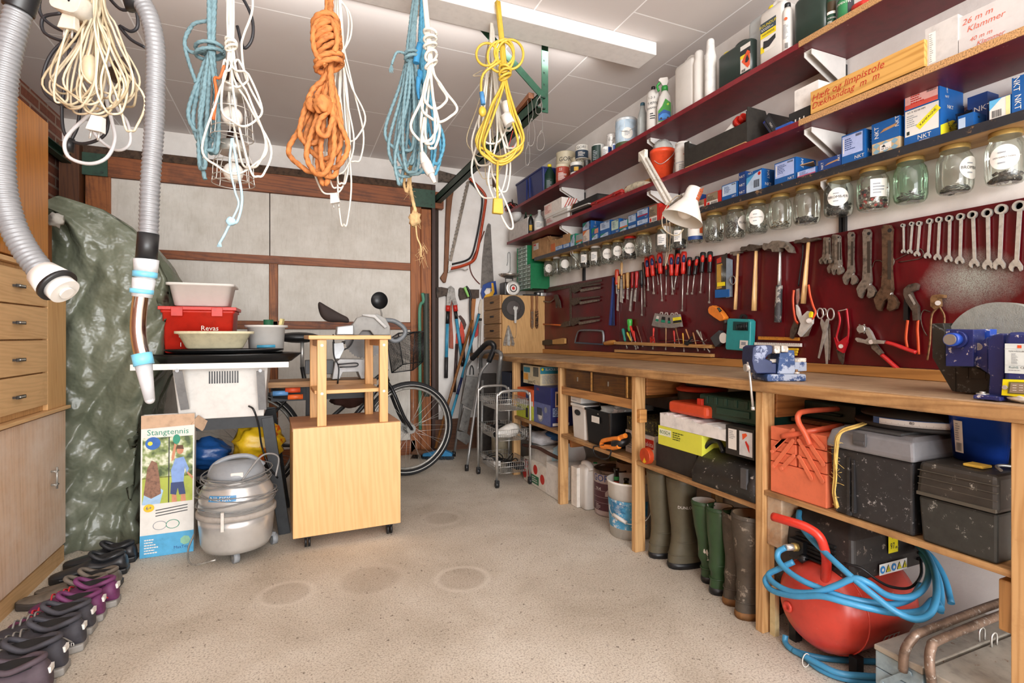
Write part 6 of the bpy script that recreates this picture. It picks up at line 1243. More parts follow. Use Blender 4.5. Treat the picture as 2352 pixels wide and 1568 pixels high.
# leaning poles: brooms
def pole(label,a,ya,b,yb,wpx,m,name='broom',cat='broom',group=None,mid=None):
 A_,B_=P(a[0],a[1],Y=ya),P(b[0],b[1],Y=yb);return A_,B_
q0=P(1100,722,Y=4.36);q1=P(1014,1040,Z=.05)
br=thing('broom','broom with long light blue handle leaning in the back corner','broom',(q1.x,q1.y,0))
q=MB();m1=q0.lerp(q1,.48);m2=q0.lerp(q1,.6);q.cyl(q1+V3((0,0,.03)),m2,.0115,12,LBT);q.cyl(m2,m1,.0125,12,NVB);q.cyl(m1,q0,.0115,12,LBT);q.cyl(q0,q0+(q0-q1)*.004,.013,12,NVB);q.build('handle',None,br)
q=MB();hx=frame((q1.x-.01,q1.y,.0),(1,-.5,0),(0,0,1));q.prism([(-.14,.045),(.02,.085),(.10,.05),(.10,.03),(-.14,.025)],.05,mat('2f7fb0',.5),hx,z0=-.025);q.build('head',None,br,bev=.004)
def bristles(q,hx,x0,x1,n,m,z1=.03,dp=.04,sp=.012):
 g=random.Random(8)
 for i in range(n):
  x=x0+(x1-x0)*g.random();y=g.uniform(-dp/2,dp/2);q.tube([hx@V3((x,z1,y)),hx@V3((x*1.04+g.uniform(-sp,sp),.002,y*1.4+g.uniform(-.006,.006)))],.0016,3,m)
q=MB();bristles(q,hx,-.13,.10,260,mat('3a4854',.9));q.build('bristles',None,br)
q0=P(1075,790,Y=4.34);q1=P(1000,1035,Z=.05);q00=P(1084,735,Y=4.36)
br=thing('broom','brush broom with brown wooden handle leaning behind the bicycle wheel','broom',(q1.x,q1.y,0));q=MB();q.cyl(q1+V3((0,0,.02)),q00,.012,12,wood('8a5a2c','5e3716',2,10));q.build('handle',None,br)
hx=frame((q1.x-.06,q1.y-.02,0),(1,-.35,0),(0,0,1));q=MB();q.prism([(-.12,.07),(.09,.06),(.12,.03),(-.15,.035)],.05,wood('6a4426','42260f',0,10),hx,z0=-.025);q.build('head',None,br,bev=.004);q=MB();bristles(q,hx,-.13,.10,240,mat('2a2018',.9));q.build('bristles',None,br)
q0,q1=P(1103,736,Y=4.36),P(1090,1015,Z=.02)
q=MB();q.cyl(q1,q0,.012,14,STL);q.cyl(q0,q0+V3((0,0,.02)),.014,14,BK);one(q,'metal_pole',None,'shiny silver pole leaning beside the small oak chest','pole')
# chest end: grinding disc, wrench, keys, brushes; scale and bits on top
PLN[:]=['Y',3.984]
c=onb(Cc(935,560),.0);r0=.0287*1.0*150/5.226/1195*c.dot(V3((SN,CS,0)))*0+150/5.226*c.dot(V3((SN,CS,0)))/F
fr=frame(c,(1,0,0),(0,0,1));q=MB();DK=mat('3b3734',.85,var=.1,vs=80,bump=.4,bs=300)
q.lathe([(r0*.1,0),(r0,0),(r0,.005),(r0*.1,.005)],48,DK,fr,False);q.lathe([(r0*.6,.005),(r0*.58,.006),(r0*.5,.010),(r0*.1,.010)],36,mat('4a4340',.7),fr);one(q,'cutting_disc',None,'large dark round grinding disc hung on the end of the oak chest','grinding disc')
q=MB();cut(q,[(935,545),(950,535),(965,548),(980,540),(988,560),(975,590),(968,740),(945,740),(945,590),(932,570)],.006,STEEL,.014,Cc);one(q,'small_wrench',None,'small bright wrench hung over the round grinding disc','wrench')
q=MB();
for k,(x,dx)in enumerate(((850,-25),(870,0),(890,30))):cut(q,[(868,770),(885,770),(x+dx+30,985),(x+dx+18,1020),(x+dx+2,1005),(x+dx-12,1015),(x+dx-8,960)],.003,(IRON,TINM,IRON)[k],.003+.004*k,Cc)
pth(q,[(968,745),(970,830),(965,905),(935,915),(900,830),(880,770)],4,IRON,.006,Cc,5.226);one(q,'feeler_gauges',None,'fan of flat steel gauges and a wire hanging on the oak chest','gauge')
for i,(x,l,bm)in enumerate(((1157,'wire brush with pale worn bristles hanging on the oak chest',mat('8d8478',.8)),(1213,'wire brush with black bristles hanging on the oak chest',mat('26211d',.8)))):
 w_=thing('wire_brush',l,'wire brush',onb(Cc(x,820)));q=MB();cut(q,[(x-14,412),(x+14,412),(x+10,560),(x+17,600),(x+17,780),(x,812),(x-17,780),(x-17,600),(x-10,560)],.012,wood('8a5c34','5f3a1c',2,18,key=str(i)),.003,Cc);q.build('handle',None,w_)
 q=MB();g=random.Random(i)
 for k in range(150):
  px_,py=x+g.uniform(-14,14),g.uniform(602,800);a=onb(Cc(px_,py),.015);q.tube([a,a+V3((g.uniform(-.003,.003),-.016,g.uniform(-.003,.003)))],.0012,3,bm)
 q.build('bristles',None,w_)
c=P(*Cc(890,330),X=1.60);zt=1.3345;bx=1.70;
ks=thing('kitchen_scale','old kitchen scale with round dial and metal pan on the oak chest','kitchen scale',(bx,4.08,zt))
q=MB();q.bb((bx-.075,4.05,zt),(bx+.05,4.17,zt+.115));q.build('housing',mat('2a2826',.4),ks,bev=.012,seg=3)
q=MB();fr=frame((bx-.0,4.046,zt+.062),(1,0,0),(0,0,1));q.lathe([(.064,0),(.066,.006),(.060,.012),(.052,.012)],40,STL,fr);q.disc(fr,0,0,.050,PAP,.0125,40);q.disc(fr,0,0,.034,mat('4b4644',.5),.0131,36);q.disc(fr,0,0,.024,PAP,.0137,32);q.disc(fr,0,0,.014,RED,.0143,24)
for k in range(24):a=k*PI/12;q.rect(fr@RZ(15*k),.040,-.0006,.049,.0006,INK,.0132)
q.rect(fr@RZ(75),-.01,-.001,.04,.001,RED,.0149);q.build('dial',None,ks)
q=MB();
for k in(-.04,.025):q.cyl((bx+k,4.11,zt+.115),(bx+k,4.11,zt+.152),.004,8,mat('3a3836',.5))
q.cyl((bx-.045,4.11,zt+.152),(bx+.03,4.11,zt+.152),.004,8,mat('3a3836',.5));q.build('pan_support',None,ks)
q=MB();q.lathe([(.001,.0),(.05,.003),(.085,.018),(.094,.032),(.091,.032),(.083,.021),(.05,.006),(.001,.003)],40,mat('b5afa6',.25,.8),T(bx-.005,4.11,zt+.155));q.build('pan',None,ks)
PLN[:]=['Y',BY-.001];q=MB();pth(q,[(900,170),(865,150),(895,110),(897,40),(895,-90),(870,-95),(868,0),(858,50)],14,mat('d5d5d0',.2,tr=.4),.004,Cc,5.226,k=5);one(q,'wall_hook',None,'clear plastic hook rail above the kitchen scale','hook')
q=MB();y=4.02;q.bb((1.80,y,1.3345),(1.965,y+.05,1.350),BK);q.bb((1.905,y-.012,1.3345),(1.968,y+.05,1.372),BK);q.bb((1.945,y-.0125,1.338),(1.975,y+.04,1.366),STL);q.cyl((1.92,y-.012,1.355),(1.92,y-.02,1.355),.010,16,STL);one(q,'angle_tool',None,'small black and silver sharpening jig lying on the oak chest','jig',bev=.002)
PLN[:]=['X',BDX]
# ================= below the bench
H_=lambda X,Y:(1040+X/3.1354,780+Y/3.136);K_=lambda X,Y:(1440+X/2.376,840+Y/2.376);N_=lambda X,Y:(1740+X/2.348,900+Y/2.348)
XF=BX+.035
def ucart(label,a,b,vt,body,deco=None,dep=.3,z0=0,X=XF,end=None,**k):  # carton given in u columns
 return carton(label,a,b,vt,body,deco,X=X,dep=dep,z0=z0,end=end,zf=None,group=None,**k)
ze=ZS['EA']+.001;za=ZS['AB']+.001;zb_=ZS['BC']+.001;zc_=ZS['CD']+.001
SKB=mat('232a66',.5,var=.06)
def skil(q,fr,W,h):q.rect(fr,0,0,W,h*.55,mat('5f6a9c',.5));q.text('SKIL',h*.09,fr@T(W*.25,h*.9,0),RED,lift=.001);q.disc(fr,W*.4,h*.22,W*.17,INKG,.0012);q.disc(fr,W*.4,h*.22,W*.11,mat('d8d4cc',.5),.0016);q.rect(fr,W*.2,h*.22,W*.5,h*.42,mat('3a3f50',.5),.0018);q.disc(fr,W*.72,h*.4,W*.08,INKG,.0012)
def skile(q,fe,D,h):q.rect(fe,D*.12,h*.5,D*.6,h*.9,mat('c9a98a',.5));q.rect(fe,D*.15,h*.55,D*.4,h*.85,INK,.0012);q.text('SKIL',h*.14,fe@T(D*.28,h*.17,0),RED,lift=.001);q.lines(fe,D*.05,h*.25,D*.5,h*.48,6,LBL,3);q.rect(fe,D*.05,h*.02,D*.5,h*.09,PAP)
z=ucart('blue circular saw box on the far under-bench shelf',1226.6,1265,887,SKB,skil,.26,ze,end=skile)
def bde(q,fe,D,h):q.rect(fe,0,h*.62,D,h*.98,mat('2c7f93',.5));q.text('BLACK&DECKER',h*.2,fe@T(D*.42,h*.85,0),PAP,lift=.001,sx=.8);q.lines(fe,D*.05,h*.1,D*.7,h*.55,7,INKG,2);q.disc(fe,D*.06,h*.86,h*.07,YEL,.001)
ucart('beige jigsaw box with teal stripe on top of the blue box',1202,1241,840,mat('c9bd9c',.6),lambda q,fr,W,h:(q.rect(fr,W*.03,h*.62,W*.42,h*.9,mat('2c7f93',.5)),q.rect(fr,W*.03,h*.2,W*.3,h*.55,mat('d89a3c',.5)),q.rect(fr,W*.6,h*.45,W*.9,h*.95,mat('5a5a50',.5)),q.text('Symaq 42',h*.26,fr@T(W*.5,h*.13,0)@RZ(2),INK,lift=.001)),.26,z,end=bde)
z=ucart('yellow green tool box at the far end of the under-bench shelf',1184,1225,928,mat('c3cf3a',.5),lambda q,fr,W,h:(q.rect(fr,W*.6,h*.1,W*.72,h*.8,INK),q.bars(fr,W*.1,h*.5,W*.35,h*.8,INK),q.text('BAL',h*.2,fr@T(W*.85,h*.3,0),INK,lift=.001)),.2,ze)
ucart('orange and white tool box on the yellow green one',1189,1224.5,892,mat('e0632c',.5),lambda q,fr,W,h:(q.rect(fr,0,0,W,h*.3,PAP),q.rect(fr,W*.55,h*.35,W*.8,h*.75,NAV)),.2,z)
# floor between the two far posts
def apple(q,fr,W,h):
 for x,y in((.12,.75),(.3,.4),(.55,.7),(.85,.45),(.05,.3)):q.disc(fr,W*x,h*y,h*.2,RED,.001)
 q.rect(fr,W*.35,h*.1,W*.7,h*.45,mat('2a6b45',.5),.0014);q.lines(fr,W*.4,h*.15,W*.65,h*.4,3,PAP,4,.002)
z=carton('white cardboard fruit box with red apples printed on it',1203,1254,1061,mat('dcd5c8',.7),apple,X=XF,dep=.3,z0=.002,zf=None,group=None)
z2=carton('plain white cardboard box on the floor next to the fruit box',1255,1286,1068,mat('dedad2',.7),None,X=XF,dep=.36,z0=.002,zf=None,group=None)
carton('white cardboard box continuing behind the second bench post',1312,1325,1072,mat('dedad2',.7),None,X=XF+.04,dep=.32,z0=.002,zf=None,group=None)
z3=carton('dusty white box with blue trim under the cloths',1222,1256,1026,mat('cbc6bd',.7),lambda q,fr,W,h:q.rect(fr,0,h*.85,W,h,mat('4f8fb0',.6)),X=XF+.03,dep=.26,z0=z+.001,zf=None,group=None)
q=MB();c=P(1252,1005,X=XF+.13);q.ball((c.x,c.y,z3+.032),(.12,.14,.045),22,mat('c4c6ca',.85,var=.1),noise=.12,seed=4);one(q,'dust_sheet',None,'crumpled pale grey cloth heaped on the dusty white box','cloth')
q=MB();q.ball((c.x+.05,c.y-.09,z3+.06),(.08,.09,.035),18,mat('2f5f96',.7),noise=.14,seed=6);one(q,'blue_cloth',None,'dark blue cloth lying on the heap of pale cloths','cloth')
q=MB();c=P(1300,1050,X=XF+.16);M_=Matrix.Translation((c.x,c.y,.22))@RX(62)@RY(10);q.lathe([(.075,-.1),(.092,.06),(.098,.06),(.098,.085),(.09,.085),(.088,.075),(.001,.07)],32,WT,M_);q.wrect(2.4,3.9,-.06,.03,.089,mat('a8cfe0',.5),m=M_);one(q,'paint_bucket',None,'white plastic bucket lying tilted behind the second bench post','bucket')
for i,(u,l)in enumerate(((1168,'cream coloured paint bucket under the far bench end behind the wire trolley'),(1205,'white bucket behind the far bench post'))):
 o=P(u,1030,Y=3.75);q=MB();q.lathe([(.1,0),(.115,.22),(.122,.22),(.122,.245),(.1,.25),(.001,.25)],28,(mat('cfc4a8',.5),WT)[i],T(1.66+i*.03,3.62+i*.0,0)@T(-.14+i*.2,.14,0));one(q,'paint_bucket',None,l,'bucket')
q=MB();q.tube([(XF-.005,3.30,.36-.12),(XF+.01,3.1,.26),(XF+.02,2.95,.25),(XF+.05,2.84,.235)],.012,8,mat('4a2c20',.6),k=5);one(q,'branch',None,'dark brown curved stick lying over the fruit box','stick')
# second bay, shelf
q=MB();o,W,D,h=binbox('storage_tub','white plastic storage tub with an oval hand hole on the under-bench shelf','tub',1312,1343,928,XF,.28,None,WT,z0=za,th=0,taper=.008)
q=MB();fr=frame((-D/2-.0010,W/2,0),(0,-1,0),(0,0,1));q.disc(fr,W*.5,h*.76,W*.22,BK,.002,24,ry=h*.085);fin(q,'hand_hole',o)
carton('folded white paper box on the white tub under the drawers',1311,1334,912,PAP,lambda q,fr,W,h:q.lines(fr,W*.1,h*.3,W*.9,h*.6,1,INKG),X=XF+.01,dep=.2,z0=za+h+.004,zf=None,group=None,H=.03)
o,W,D,h=binbox('storage_crate','black plastic storage crate full of bags under the drawers','crate',1344,1401,942,XF-.005,.36,None,mat('17181a',.3),z0=za,th=0,taper=.01)
q=MB();fr=frame((-D/2-.001,W/2,0),(0,-1,0),(0,0,1));q.rect(fr,W*.3,h*.64,W*.62,h*.82,PAP,.003);fin(q,'hand_hole',o)
x,y,zz=o.location;q=MB();q.ball((x,y-.01,zz+h*.93),(D*.44,W*.44,.05),24,glass('cfcdc9','bag2',.5),noise=.14,seed=11);one(q,'plastic_bag',None,'crinkled clear plastic bags filling the black crate','plastic bag')
q=MB();q.ball((x-.08,y-.035,zz+h*.98),(.045,.05,.03),16,mat('dedbd4',.7),noise=.15,seed=2);one(q,'paper_wad',None,'crumpled white paper on top of the bags in the black crate','paper')
j_=thing('glass_jar','squat glass jar with dark screw lid standing in the black crate','jar',(x-.07,y+W*.3,zz+h*.55));q=MB();q.lathe([(.04,0),(.045,.01),(.045,.06),(.036,.075),(.036,.085)],28,JG);fin(q,'glass',j_);q=MB();q.lathe([(.042,.085),(.042,.105),(.001,.106)],28,mat('2c2a28',.4,.5));fin(q,'lid',j_)
# orange power tool with cord
pt=thing('heat_gun','orange and black corded power tool lying on the under-bench shelf edge','power tool',tuple(P(*H_(1150,780),X=XF-.01)))
OT=mat('e8862c',.4)
def tk(pts,X,r,m,n=10,k=5,flat=1,cv=H_,rr=None):q=MB();q.tube([P(*cv(*p[:2]),X=X+(p[2]if len(p)>2 else 0))for p in pts],r,n,m,k=k,flat=flat,rr=rr);return q
tk([(1070,765),(1075,735),(1100,722),(1160,712),(1205,712)],XF-.012,.011,OT).build('handle_bow',None,pt);tk([(1072,768),(1110,772),(1160,775),(1200,765)],XF-.012,.013,OT).build('grip',None,pt)
q=tk([(1165,750),(1200,745),(1245,725,.03),(1262,690,.06)],XF-.005,.022,BK);q.build('motor',None,pt)
tk([(1245,690),(1215,700),(1190,712)],XF-.005,.012,OT).build('switch',None,pt)
q=tk([(1090,758),(1035,765),(1012,775),(1020,820),(1070,855),(1120,850),(1140,800),(1110,790)],XF-.02,.0035,BK,6);q.build('cord',None,pt)
z=ucart('white box with red lettering beside the third bench post',1437,1503,995,mat('d6d0c8',.6),lambda q,fr,W,h:(q.rect(fr,W*.05,h*.1,W*.35,h*.85,PAP),q.lines(fr,W*.08,h*.2,W*.3,h*.8,6,INKG),q.rect(fr,W*.6,h*.45,W*.98,h*.85,RED),q.text('makita',h*.28,fr@T(W*.79,h*.63,0),PAP,lift=.0014)),.3,za,X=XF+.06)
ucart('flat dark box with speckled lid on the red lettered box',1440,1502,962,mat('3c3a30',.6,var=.3,vs=60,wear='a89c50',wamt=.3,ws=70),None,.26,z,X=XF+.07)
# second bay, floor
def jug(q,fr,W,h):q.rect(fr,W*.55,h*.2,W*.98,h*.75,PAP);q.rect(fr,W*.55,h*.62,W*.98,h*.76,NAV,.0014);q.rect(fr,W*.55,h*.57,W*.98,h*.62,mat('a8b04c',.5),.0016);q.rect(fr,W*.55,h*.2,W*.98,h*.32,mat('4f86b8',.5),.0014);q.rect(fr,W*.72,h*.23,W*.9,h*.4,mat('5a5a2c',.6),.0018);q.text('TR',h*.08,fr@T(W*.85,h*.69,0),PAP,lift=.002)
cj=canister('white plastic jerrycan with green screw cap on the floor under the drawers',1325,1345,1064,None,1.53,.19,WT,mat('1c7a44',.4),.5,.88,z0=.001,group=None);cj.children[2].location=(-.055,0,0);cj.children[2].scale=(1.6,1.6,1);q=MB();jug(q,frame((-.095,-.0515,0),(1,0,0),(0,0,1)),.19,.27);fin(q,'label',cj)
o,r,h,a=stand('paint_bucket','grey and maroon paint bucket with metal lid between jerrycan and blue bucket','bucket',1371,1451,1086,None,1.555,z0=.001)
o.location.y+=.03;GPL=mat('b3a5a3',.45);q=MB();q.lathe([(r*.93,0),(r*.97,.01),(r*.99,h-.02),(r,h-.018)],40,GPL);q.wrect(a-1.5,a+1.5,h*.13,h*.72,r*.985+.002,mat('4f2a35',.5),n=20);q.wtext('GORI',r*.55,a-.62,h*.83,r+.002,NAV);q.wtext('TRÆ',r*.2,a-.8,h*.6,r+.003,PAP)
for z0_ in(.3,.42,.56):q.wrect(a-1.2,a+1.2,h*z0_,h*z0_+.0015,r+.003,GPL,n=16)
q.wlines(a-1.0,a-.6,h*.15,h*.28,r+.003,4,GPL)
b=frame((0,0,0),(1,0,0),(0,1,0));
for k in(0,1):q.poly(frame(((r+.004)*math.cos(a-.15+k*.2),(r+.004)*math.sin(a-.15+k*.2),h*(.52-.03*k)),(-math.sin(a),math.cos(a),0),(0,0,1)),[(-.018,-.015),(.018,-.015),(.018,.006),(0,.026),(-.018,.006)],GPL)
fin(q,'bucket',o);q=MB();q.lathe([(r*1.02,h-.02),(r*1.03,h),(r*.98,h+.002),(r*.95,h-.006),(r*.2,h-.006),(r*.15,h-.003),(.001,h-.003)],40,mat('6a5a50',.4,.6,var=.3));fin(q,'lid',o)
o,r,h,a=stand('paint_bucket','white bucket with torn blue label and wire handle, holding empty bottles','bucket',1394,1500,1112,None,1.45,z0=.001)
q=MB();q.lathe([(.001,.006),(r*.84,.002),(r*.86,.0),(r*.98,h-.012),(r*1.02,h-.01),(r*1.02,h),(r*.97,h),(r*.82,.012),(.001,.012)],44,mat('e4e2dc',.45,var=.03));q.wrect(a-1.5,a+.9,h*.18,h*.68,r*.885+.002,mat('4a9ac4',.5,var=.1,wear='dcdcd8',wamt=.33,ws=16),r2=r*.945+.002,n=20);q.wrect(a+.1,a+.7,h*.55,h*.75,r*.95+.004,PAP,r2=r*.96+.004);q.wlines(a-1.0,a-.1,h*.45,h*.65,r*.955+.003,9,mat('2a6a94',.6));fin(q,'pail',o)
q=MB();b_=a+1.25;c=V3((math.cos(b_),math.sin(b_),0))*r;s_=V3((math.cos(a),math.sin(a),0))*r;q.tube([-c+V3((0,0,h*.8)),-c*.85+s_*.8+V3((0,0,h*.42)),s_*1.08+V3((0,0,h*.32)),c*.8+s_*.8+V3((0,0,h*.45)),c*1.02+V3((0,0,h*.8))],.0025,6,STL,k=6);q.cyl(-c*.75+s_*.93+V3((0,0,h*.42)),-c*.15+s_*1.09+V3((0,0,h*.335)),.009,12,WT);fin(q,'handle',o)
bx_,by_=o.location.x,o.location.y
for i,(dx,dy,hh,m_,l)in enumerate(((-.03,.075,.30,mat('1c130c',.15),'tallest dark beer bottle with green neck label in the bucket'),(.01,.045,.25,mat('2a2410',.15),'beer bottle with yellow neck band half hidden in the bucket'),(-.05,.01,.215,mat('141414',.15),'shorter black beer bottle in the bucket'),(-.02,-.04,.20,mat('1a2350',.15),'dark blue bottle lying lowest in the bucket'))):
 q=MB();q.lathe([(.03,0),(.031,.01),(.031,hh*.55),(.013,hh*.75),(.012,hh*.95),(.0145,hh*.96),(.0145,hh),(.001,hh)],20,m_)
 if i==0:q.wrect(0,6.28,hh*.80,hh*.86,.0142,mat('2f7a3c',.4));q.wrect(0,6.28,hh*.74,hh*.78,.0146,mat('b5503c',.4))
 if i==1:q.wrect(0,6.28,hh*.72,hh*.9,.0142,YEL)
 q.v=[v+V3((bx_+dx,by_+dy,.016))for v in q.v];one(q,'bottle',None,l,'bottle','empty bottles in the bucket')
o,r,h,a=stand('paint_bucket','second metal paint tin half hidden behind the maroon one','bucket',1415,1475,1066,None,XF+.2,z0=.001);q=MB();q.lathe([(r,0),(r,h),(r*.96,h+.001),(r*.94,h-.005),(.001,h-.005)],32,mat('9a8a80',.4,.3));fin(q,'can',o)
q=MB();c=P(1412,1060,X=1.86);q.ball((c.x,c.y,.2),(.02,.05,.09),14,mat('6a6a3c',.8),noise=.1);q.cyl((c.x,c.y,.0),(c.x,c.y,.15),.02,8,mat('8a6a3c',.7));one(q,'brush',None,'old round brush standing by the wall behind the jerrycan','brush')
# third bay, shelf
q=MB();c=P(1499,945,X=1.85);q.cyl((c.x,c.y,zb_),(c.x,c.y,c.z+.02),.03,20,BK);one(q,'black_cylinder',None,'black plastic cylinder standing at the back of the under-bench shelf','cylinder')
tp_=thing('tape_reel','orange tape reel standing on edge by the third bench post','tape reel',tuple(P(1495,1058,X=XF-.01)));c=P(1495,1040,X=XF);fr=frame((c.x-.01,c.y,zb_+.038),(0,-1,0),(0,0,1));q=MB();q.lathe([(.01,0),(.036,0),(.036,.025),(.01,.025)],32,mat('b8401c',.45,var=.1),fr,False);q.build('case',None,tp_,bev=.002);q=MB();q.poly(fr,[(-.012,-.028),(.0,-.032),(.014,-.024),(.0,-.006)],mat('d8a81c',.5),.026);q.build('label',None,tp_)
z=ucart('long flat black case under the yellow box',1507,1600,1030,mat('23211f',.6,var=.2),None,.2,zb_,X=XF+.005)
def bos(q,fr,W,h):q.text('BOSCH',h*.26,fr@T(W*.17,h*.68,0),mat('1f6a3c',.5),lift=.001);q.rect(fr,W*.02,h*.5,W*.32,h*.86,mat('e8ecd0',.5),.0005);q.lines(fr,W*.36,h*.4,W*.66,h*.85,4,mat('4a5a20',.5),5)
z=ucart('bright yellow jigsaw box on the flat black case',1512,1612,988,mat('d8da4a',.45,var=.02),bos,.24,z)
sty=thing('polystyrene_tray','broken white polystyrene tray on the yellow box','polystyrene',(XF+.1,1.8,z+.001));q=MB();W_=YX(1516,XF)-YX(1668,XF);y0=YX(1516,XF);g=random.Random(9);n=26
top=[(W_*i/n,.055+.006*g.uniform(-1,1)-.012*(i/n))for i in range(n+1)];q.prism([(0,0),(W_,0)]+top[::-1],.22,mat('e4e2de',.9,bump=.5,bs=400),frame((XF+.22,y0,z+.001),(0,-1,0),(0,0,1)));q.build('tray',None,sty)
zt=z+.062
q=MB();ya,yb=YX(1534,XF+.02),YX(1622,XF+.02);q.bb((XF+.02,yb,zt),(XF+.16,ya,zt+.05));one(q,'tool_case',mat('cf4a26',.45,var=.06),'rounded orange plastic case on the polystyrene','case',bev=.014)
rl=thing('cable_reel','round black and red cable reel at the back of the under-bench shelf','reel',tuple(P(1612,935,X=XF+.22)));c=P(1612,915,X=XF+.24);q=MB();q.lathe([(.1,0),(.105,.01),(.105,.045),(.1,.05)],48,mat('2c2620',.6),T(c.x,c.y,zt+.03));q.build('drum',None,rl);q=MB();q.lathe([(.11,.05),(.112,.06),(.09,.07),(.001,.07)],48,mat('b8381c',.4),T(c.x,c.y,zt+.03));q.build('top_plate',None,rl);q=MB();q.lathe([(.07,.07),(.07,.085),(.03,.095),(.001,.095)],40,BK,T(c.x,c.y,zt+.03))
for k in range(5):a=k*PI*.4;q.lathe([(.012,.08),(.012,.092),(.001,.093)],12,BK,T(c.x+.045*math.cos(a),c.y+.045*math.sin(a),zt+.03))
q.build('hub',None,rl);q=MB();q.cyl((c.x+.02,c.y-.07,zt+.1),(c.x+.02,c.y-.07,zt+.135),.011,12,BK);q.build('crank_knob',None,rl)
z=ucart('black tool case with white labels standing on the long moulded case',1667,1732,990,mat('1e1c1b',.5),lambda q,fr,W,h:(q.rect(fr,W*.1,h*.2,W*.4,h*.9,PAP),q.rect(fr,W*.5,h*.08,W*.95,h*.9,mat('c9cacb',.5)),q.lines(fr,W*.13,h*.55,W*.36,h*.85,5,INKG,3),q.poly(fr,[(W*.62,h*.6),(W*.78,h*.78),(W*.74,h*.85),(W*.6,h*.8)],ORA,.0014),q.poly(fr,[(W*.7,h*.55),(W*.8,h*.3),(W*.86,h*.2),(W*.84,h*.45),(W*.74,h*.6)],RED,.0014)),.3,.565,H=.105,bev=.002)
# moulded long black case, front
bc=thing('tool_case','long moulded black plastic case with rounded top at the shelf edge','tool case',(XF,1.43,zb_));q=MB();ya,yb=YX(1590,XF-.02),1.318;hz=.125
sec=[(0,0),(.26,0),(.26,hz*.8),(.2,hz),(.08,hz*1.02),(.02,hz*.8),(-.005,hz*.4)]
q.loft([[(XF-.02+x*s+.0,y,zb_+z*s2)for x,z in sec]for y,s,s2 in((ya,.9,.8),(ya-.015,1,1),(yb+.03,1,1.04),(yb,1,.98))],mat('201e1d',.45,var=.12,wear='b5b0a8',wamt=.2,ws=45),True);q.build('shell',None,bc)
q=MB();q.bb((XF-.028,yb+.03,zb_+.04),(XF-.018,yb+.055,zb_+.11),mat('4a4a4c',.4));q.tube([(XF+.02,ya-.02,zb_+hz+.004),(XF+.03,ya-.05,zb_+hz+.035),(XF+.03,ya-.09,zb_+hz+.04),(XF+.02,ya-.12,zb_+hz+.01)],.009,8,BK,k=4);q.build('handle',None,bc)
# big green case
GB=mat('1d4034',.45,var=.08);gcs=thing('tool_case','large dark green power tool case with red latch on the under-bench shelf','tool case',(XF+.1,1.4,.675))
xg=XF+.05;y1,y0=YX(1605,xg),YX(1800,xg+.16);zg0,zg1=.672,.765
q=MB();q.bb((xg,1.32,zg0),(xg+.40,y1,zg1));q.build('shell',GB,gcs,bev=.01);q=MB()
q.bb((xg-.008,1.40,zg0+.025),(xg-.0005,1.56,zg0+.05));
for k in range(6):q.bb((xg-.004,1.36+k*.05,zg1-.035),(xg-.0005,1.375+k*.05,zg1-.006))
q.build('ribs',GB,gcs,bev=.002);q=MB();q.bb((xg-.012,y1-.03,zg0+.02),(xg-.0005,y1-.002,zg1-.02));q.build('latch',mat('c8301c',.4),gcs,bev=.002)
q=MB();q.bb((1.64,1.10,.715),(1.90,1.312,.775));q.bb((1.625,1.14,.735),(1.6395,1.25,.745));one(q,'tool_case',mat('15302a',.45),'low dark green case lying behind the orange toolbox','tool case',bev=.006)
q=MB();q.bb((1.60,1.06,.7025),(1.92,1.3,.7145));one(q,'board_offcut',wood('6a4426','46290f',0,10),'thin dark board carrying the low dark green case','board')
# ---- boots
def boot(label,u,v,h,col,sole,w=1.0,lean=0,liner=None,foot=1.0,yaw=0,band=None):
 p=P(u,v,Z=0);o=thing('rubber_boot',label,'boot',(p.x+.045,p.y,0),'rubber boots in a row under the bench');o.rotation_euler=(0,0,math.radians(yaw))
 def ring(cx,z,rx,ry,n=20):return[(cx+lean*z+rx*(math.cos(2*PI*i/n)),ry*math.sin(2*PI*i/n)*(1-.12*math.cos(2*PI*i/n)),z)for i in range(n)]
 f=foot
 R_=[(.07*f,.024,.132*f,.046),(.07*f,.05,.13*f,.046),(.055*f,.08,.108*f,.045),(.03*f,.105,.078,.043),(.012,.13,.056,.041),(.006,.17,.051,.041),(.0,.25*h/.36,.056,.050),(0,h-.03,.063,.058),(0,h,.064,.059)]
 q=MB();q.loft([ring(cx,z,rx*w,ry*w)for cx,z,rx,ry in R_]+[ring(0,h,.060*w,.055*w)],col,cap=False);
 for k in(.06,.115):q.tube(ring(.058*f if k<.1 else .022,k,(.118*f if k<.1 else .066)*w,.0465*w),.0022,5,col,closed=True)
 q.tube(ring(0,h-.012,.0645*w,.0595*w),.0022,5,col,closed=True);fin(q,'shaft',o)
 q=MB();q.loft([ring(0,h-.001,.0598*w,.0548*w),ring(0,h*.62,.044*w,.035*w),ring(.0,.1,.03,.03)],liner or mat('8f8a7c',.9),cap=False);fin(q,'liner',o)
 q=MB();q.loft([ring(.07*f,0,.13*f*w,.046*w),ring(.07*f,.012,.136*f*w,.049*w),ring(.07*f,.026,.134*f*w,.0475*w)],sole);fin(q,'sole',o)
 return o
OL=mat('57513f',.5,var=.08);GB2=mat('2f4a2c',.35,var=.08);BRB=mat('4a4238',.6,var=.15,wear='8a8072',wamt=.25,ws=18)
boot('tallest olive boot right behind the third bench post',1488,1272,.395,OL,BK,1.0).location.y-=.035
b2=boot('second olive boot with small white emblem on the shaft',1548,1302,.395,OL,BK,1.08)
q=MB();q.wtext('DUNLOP',.017,-2.05,.27,.0655,PAP);fin(q,'emblem',b2)
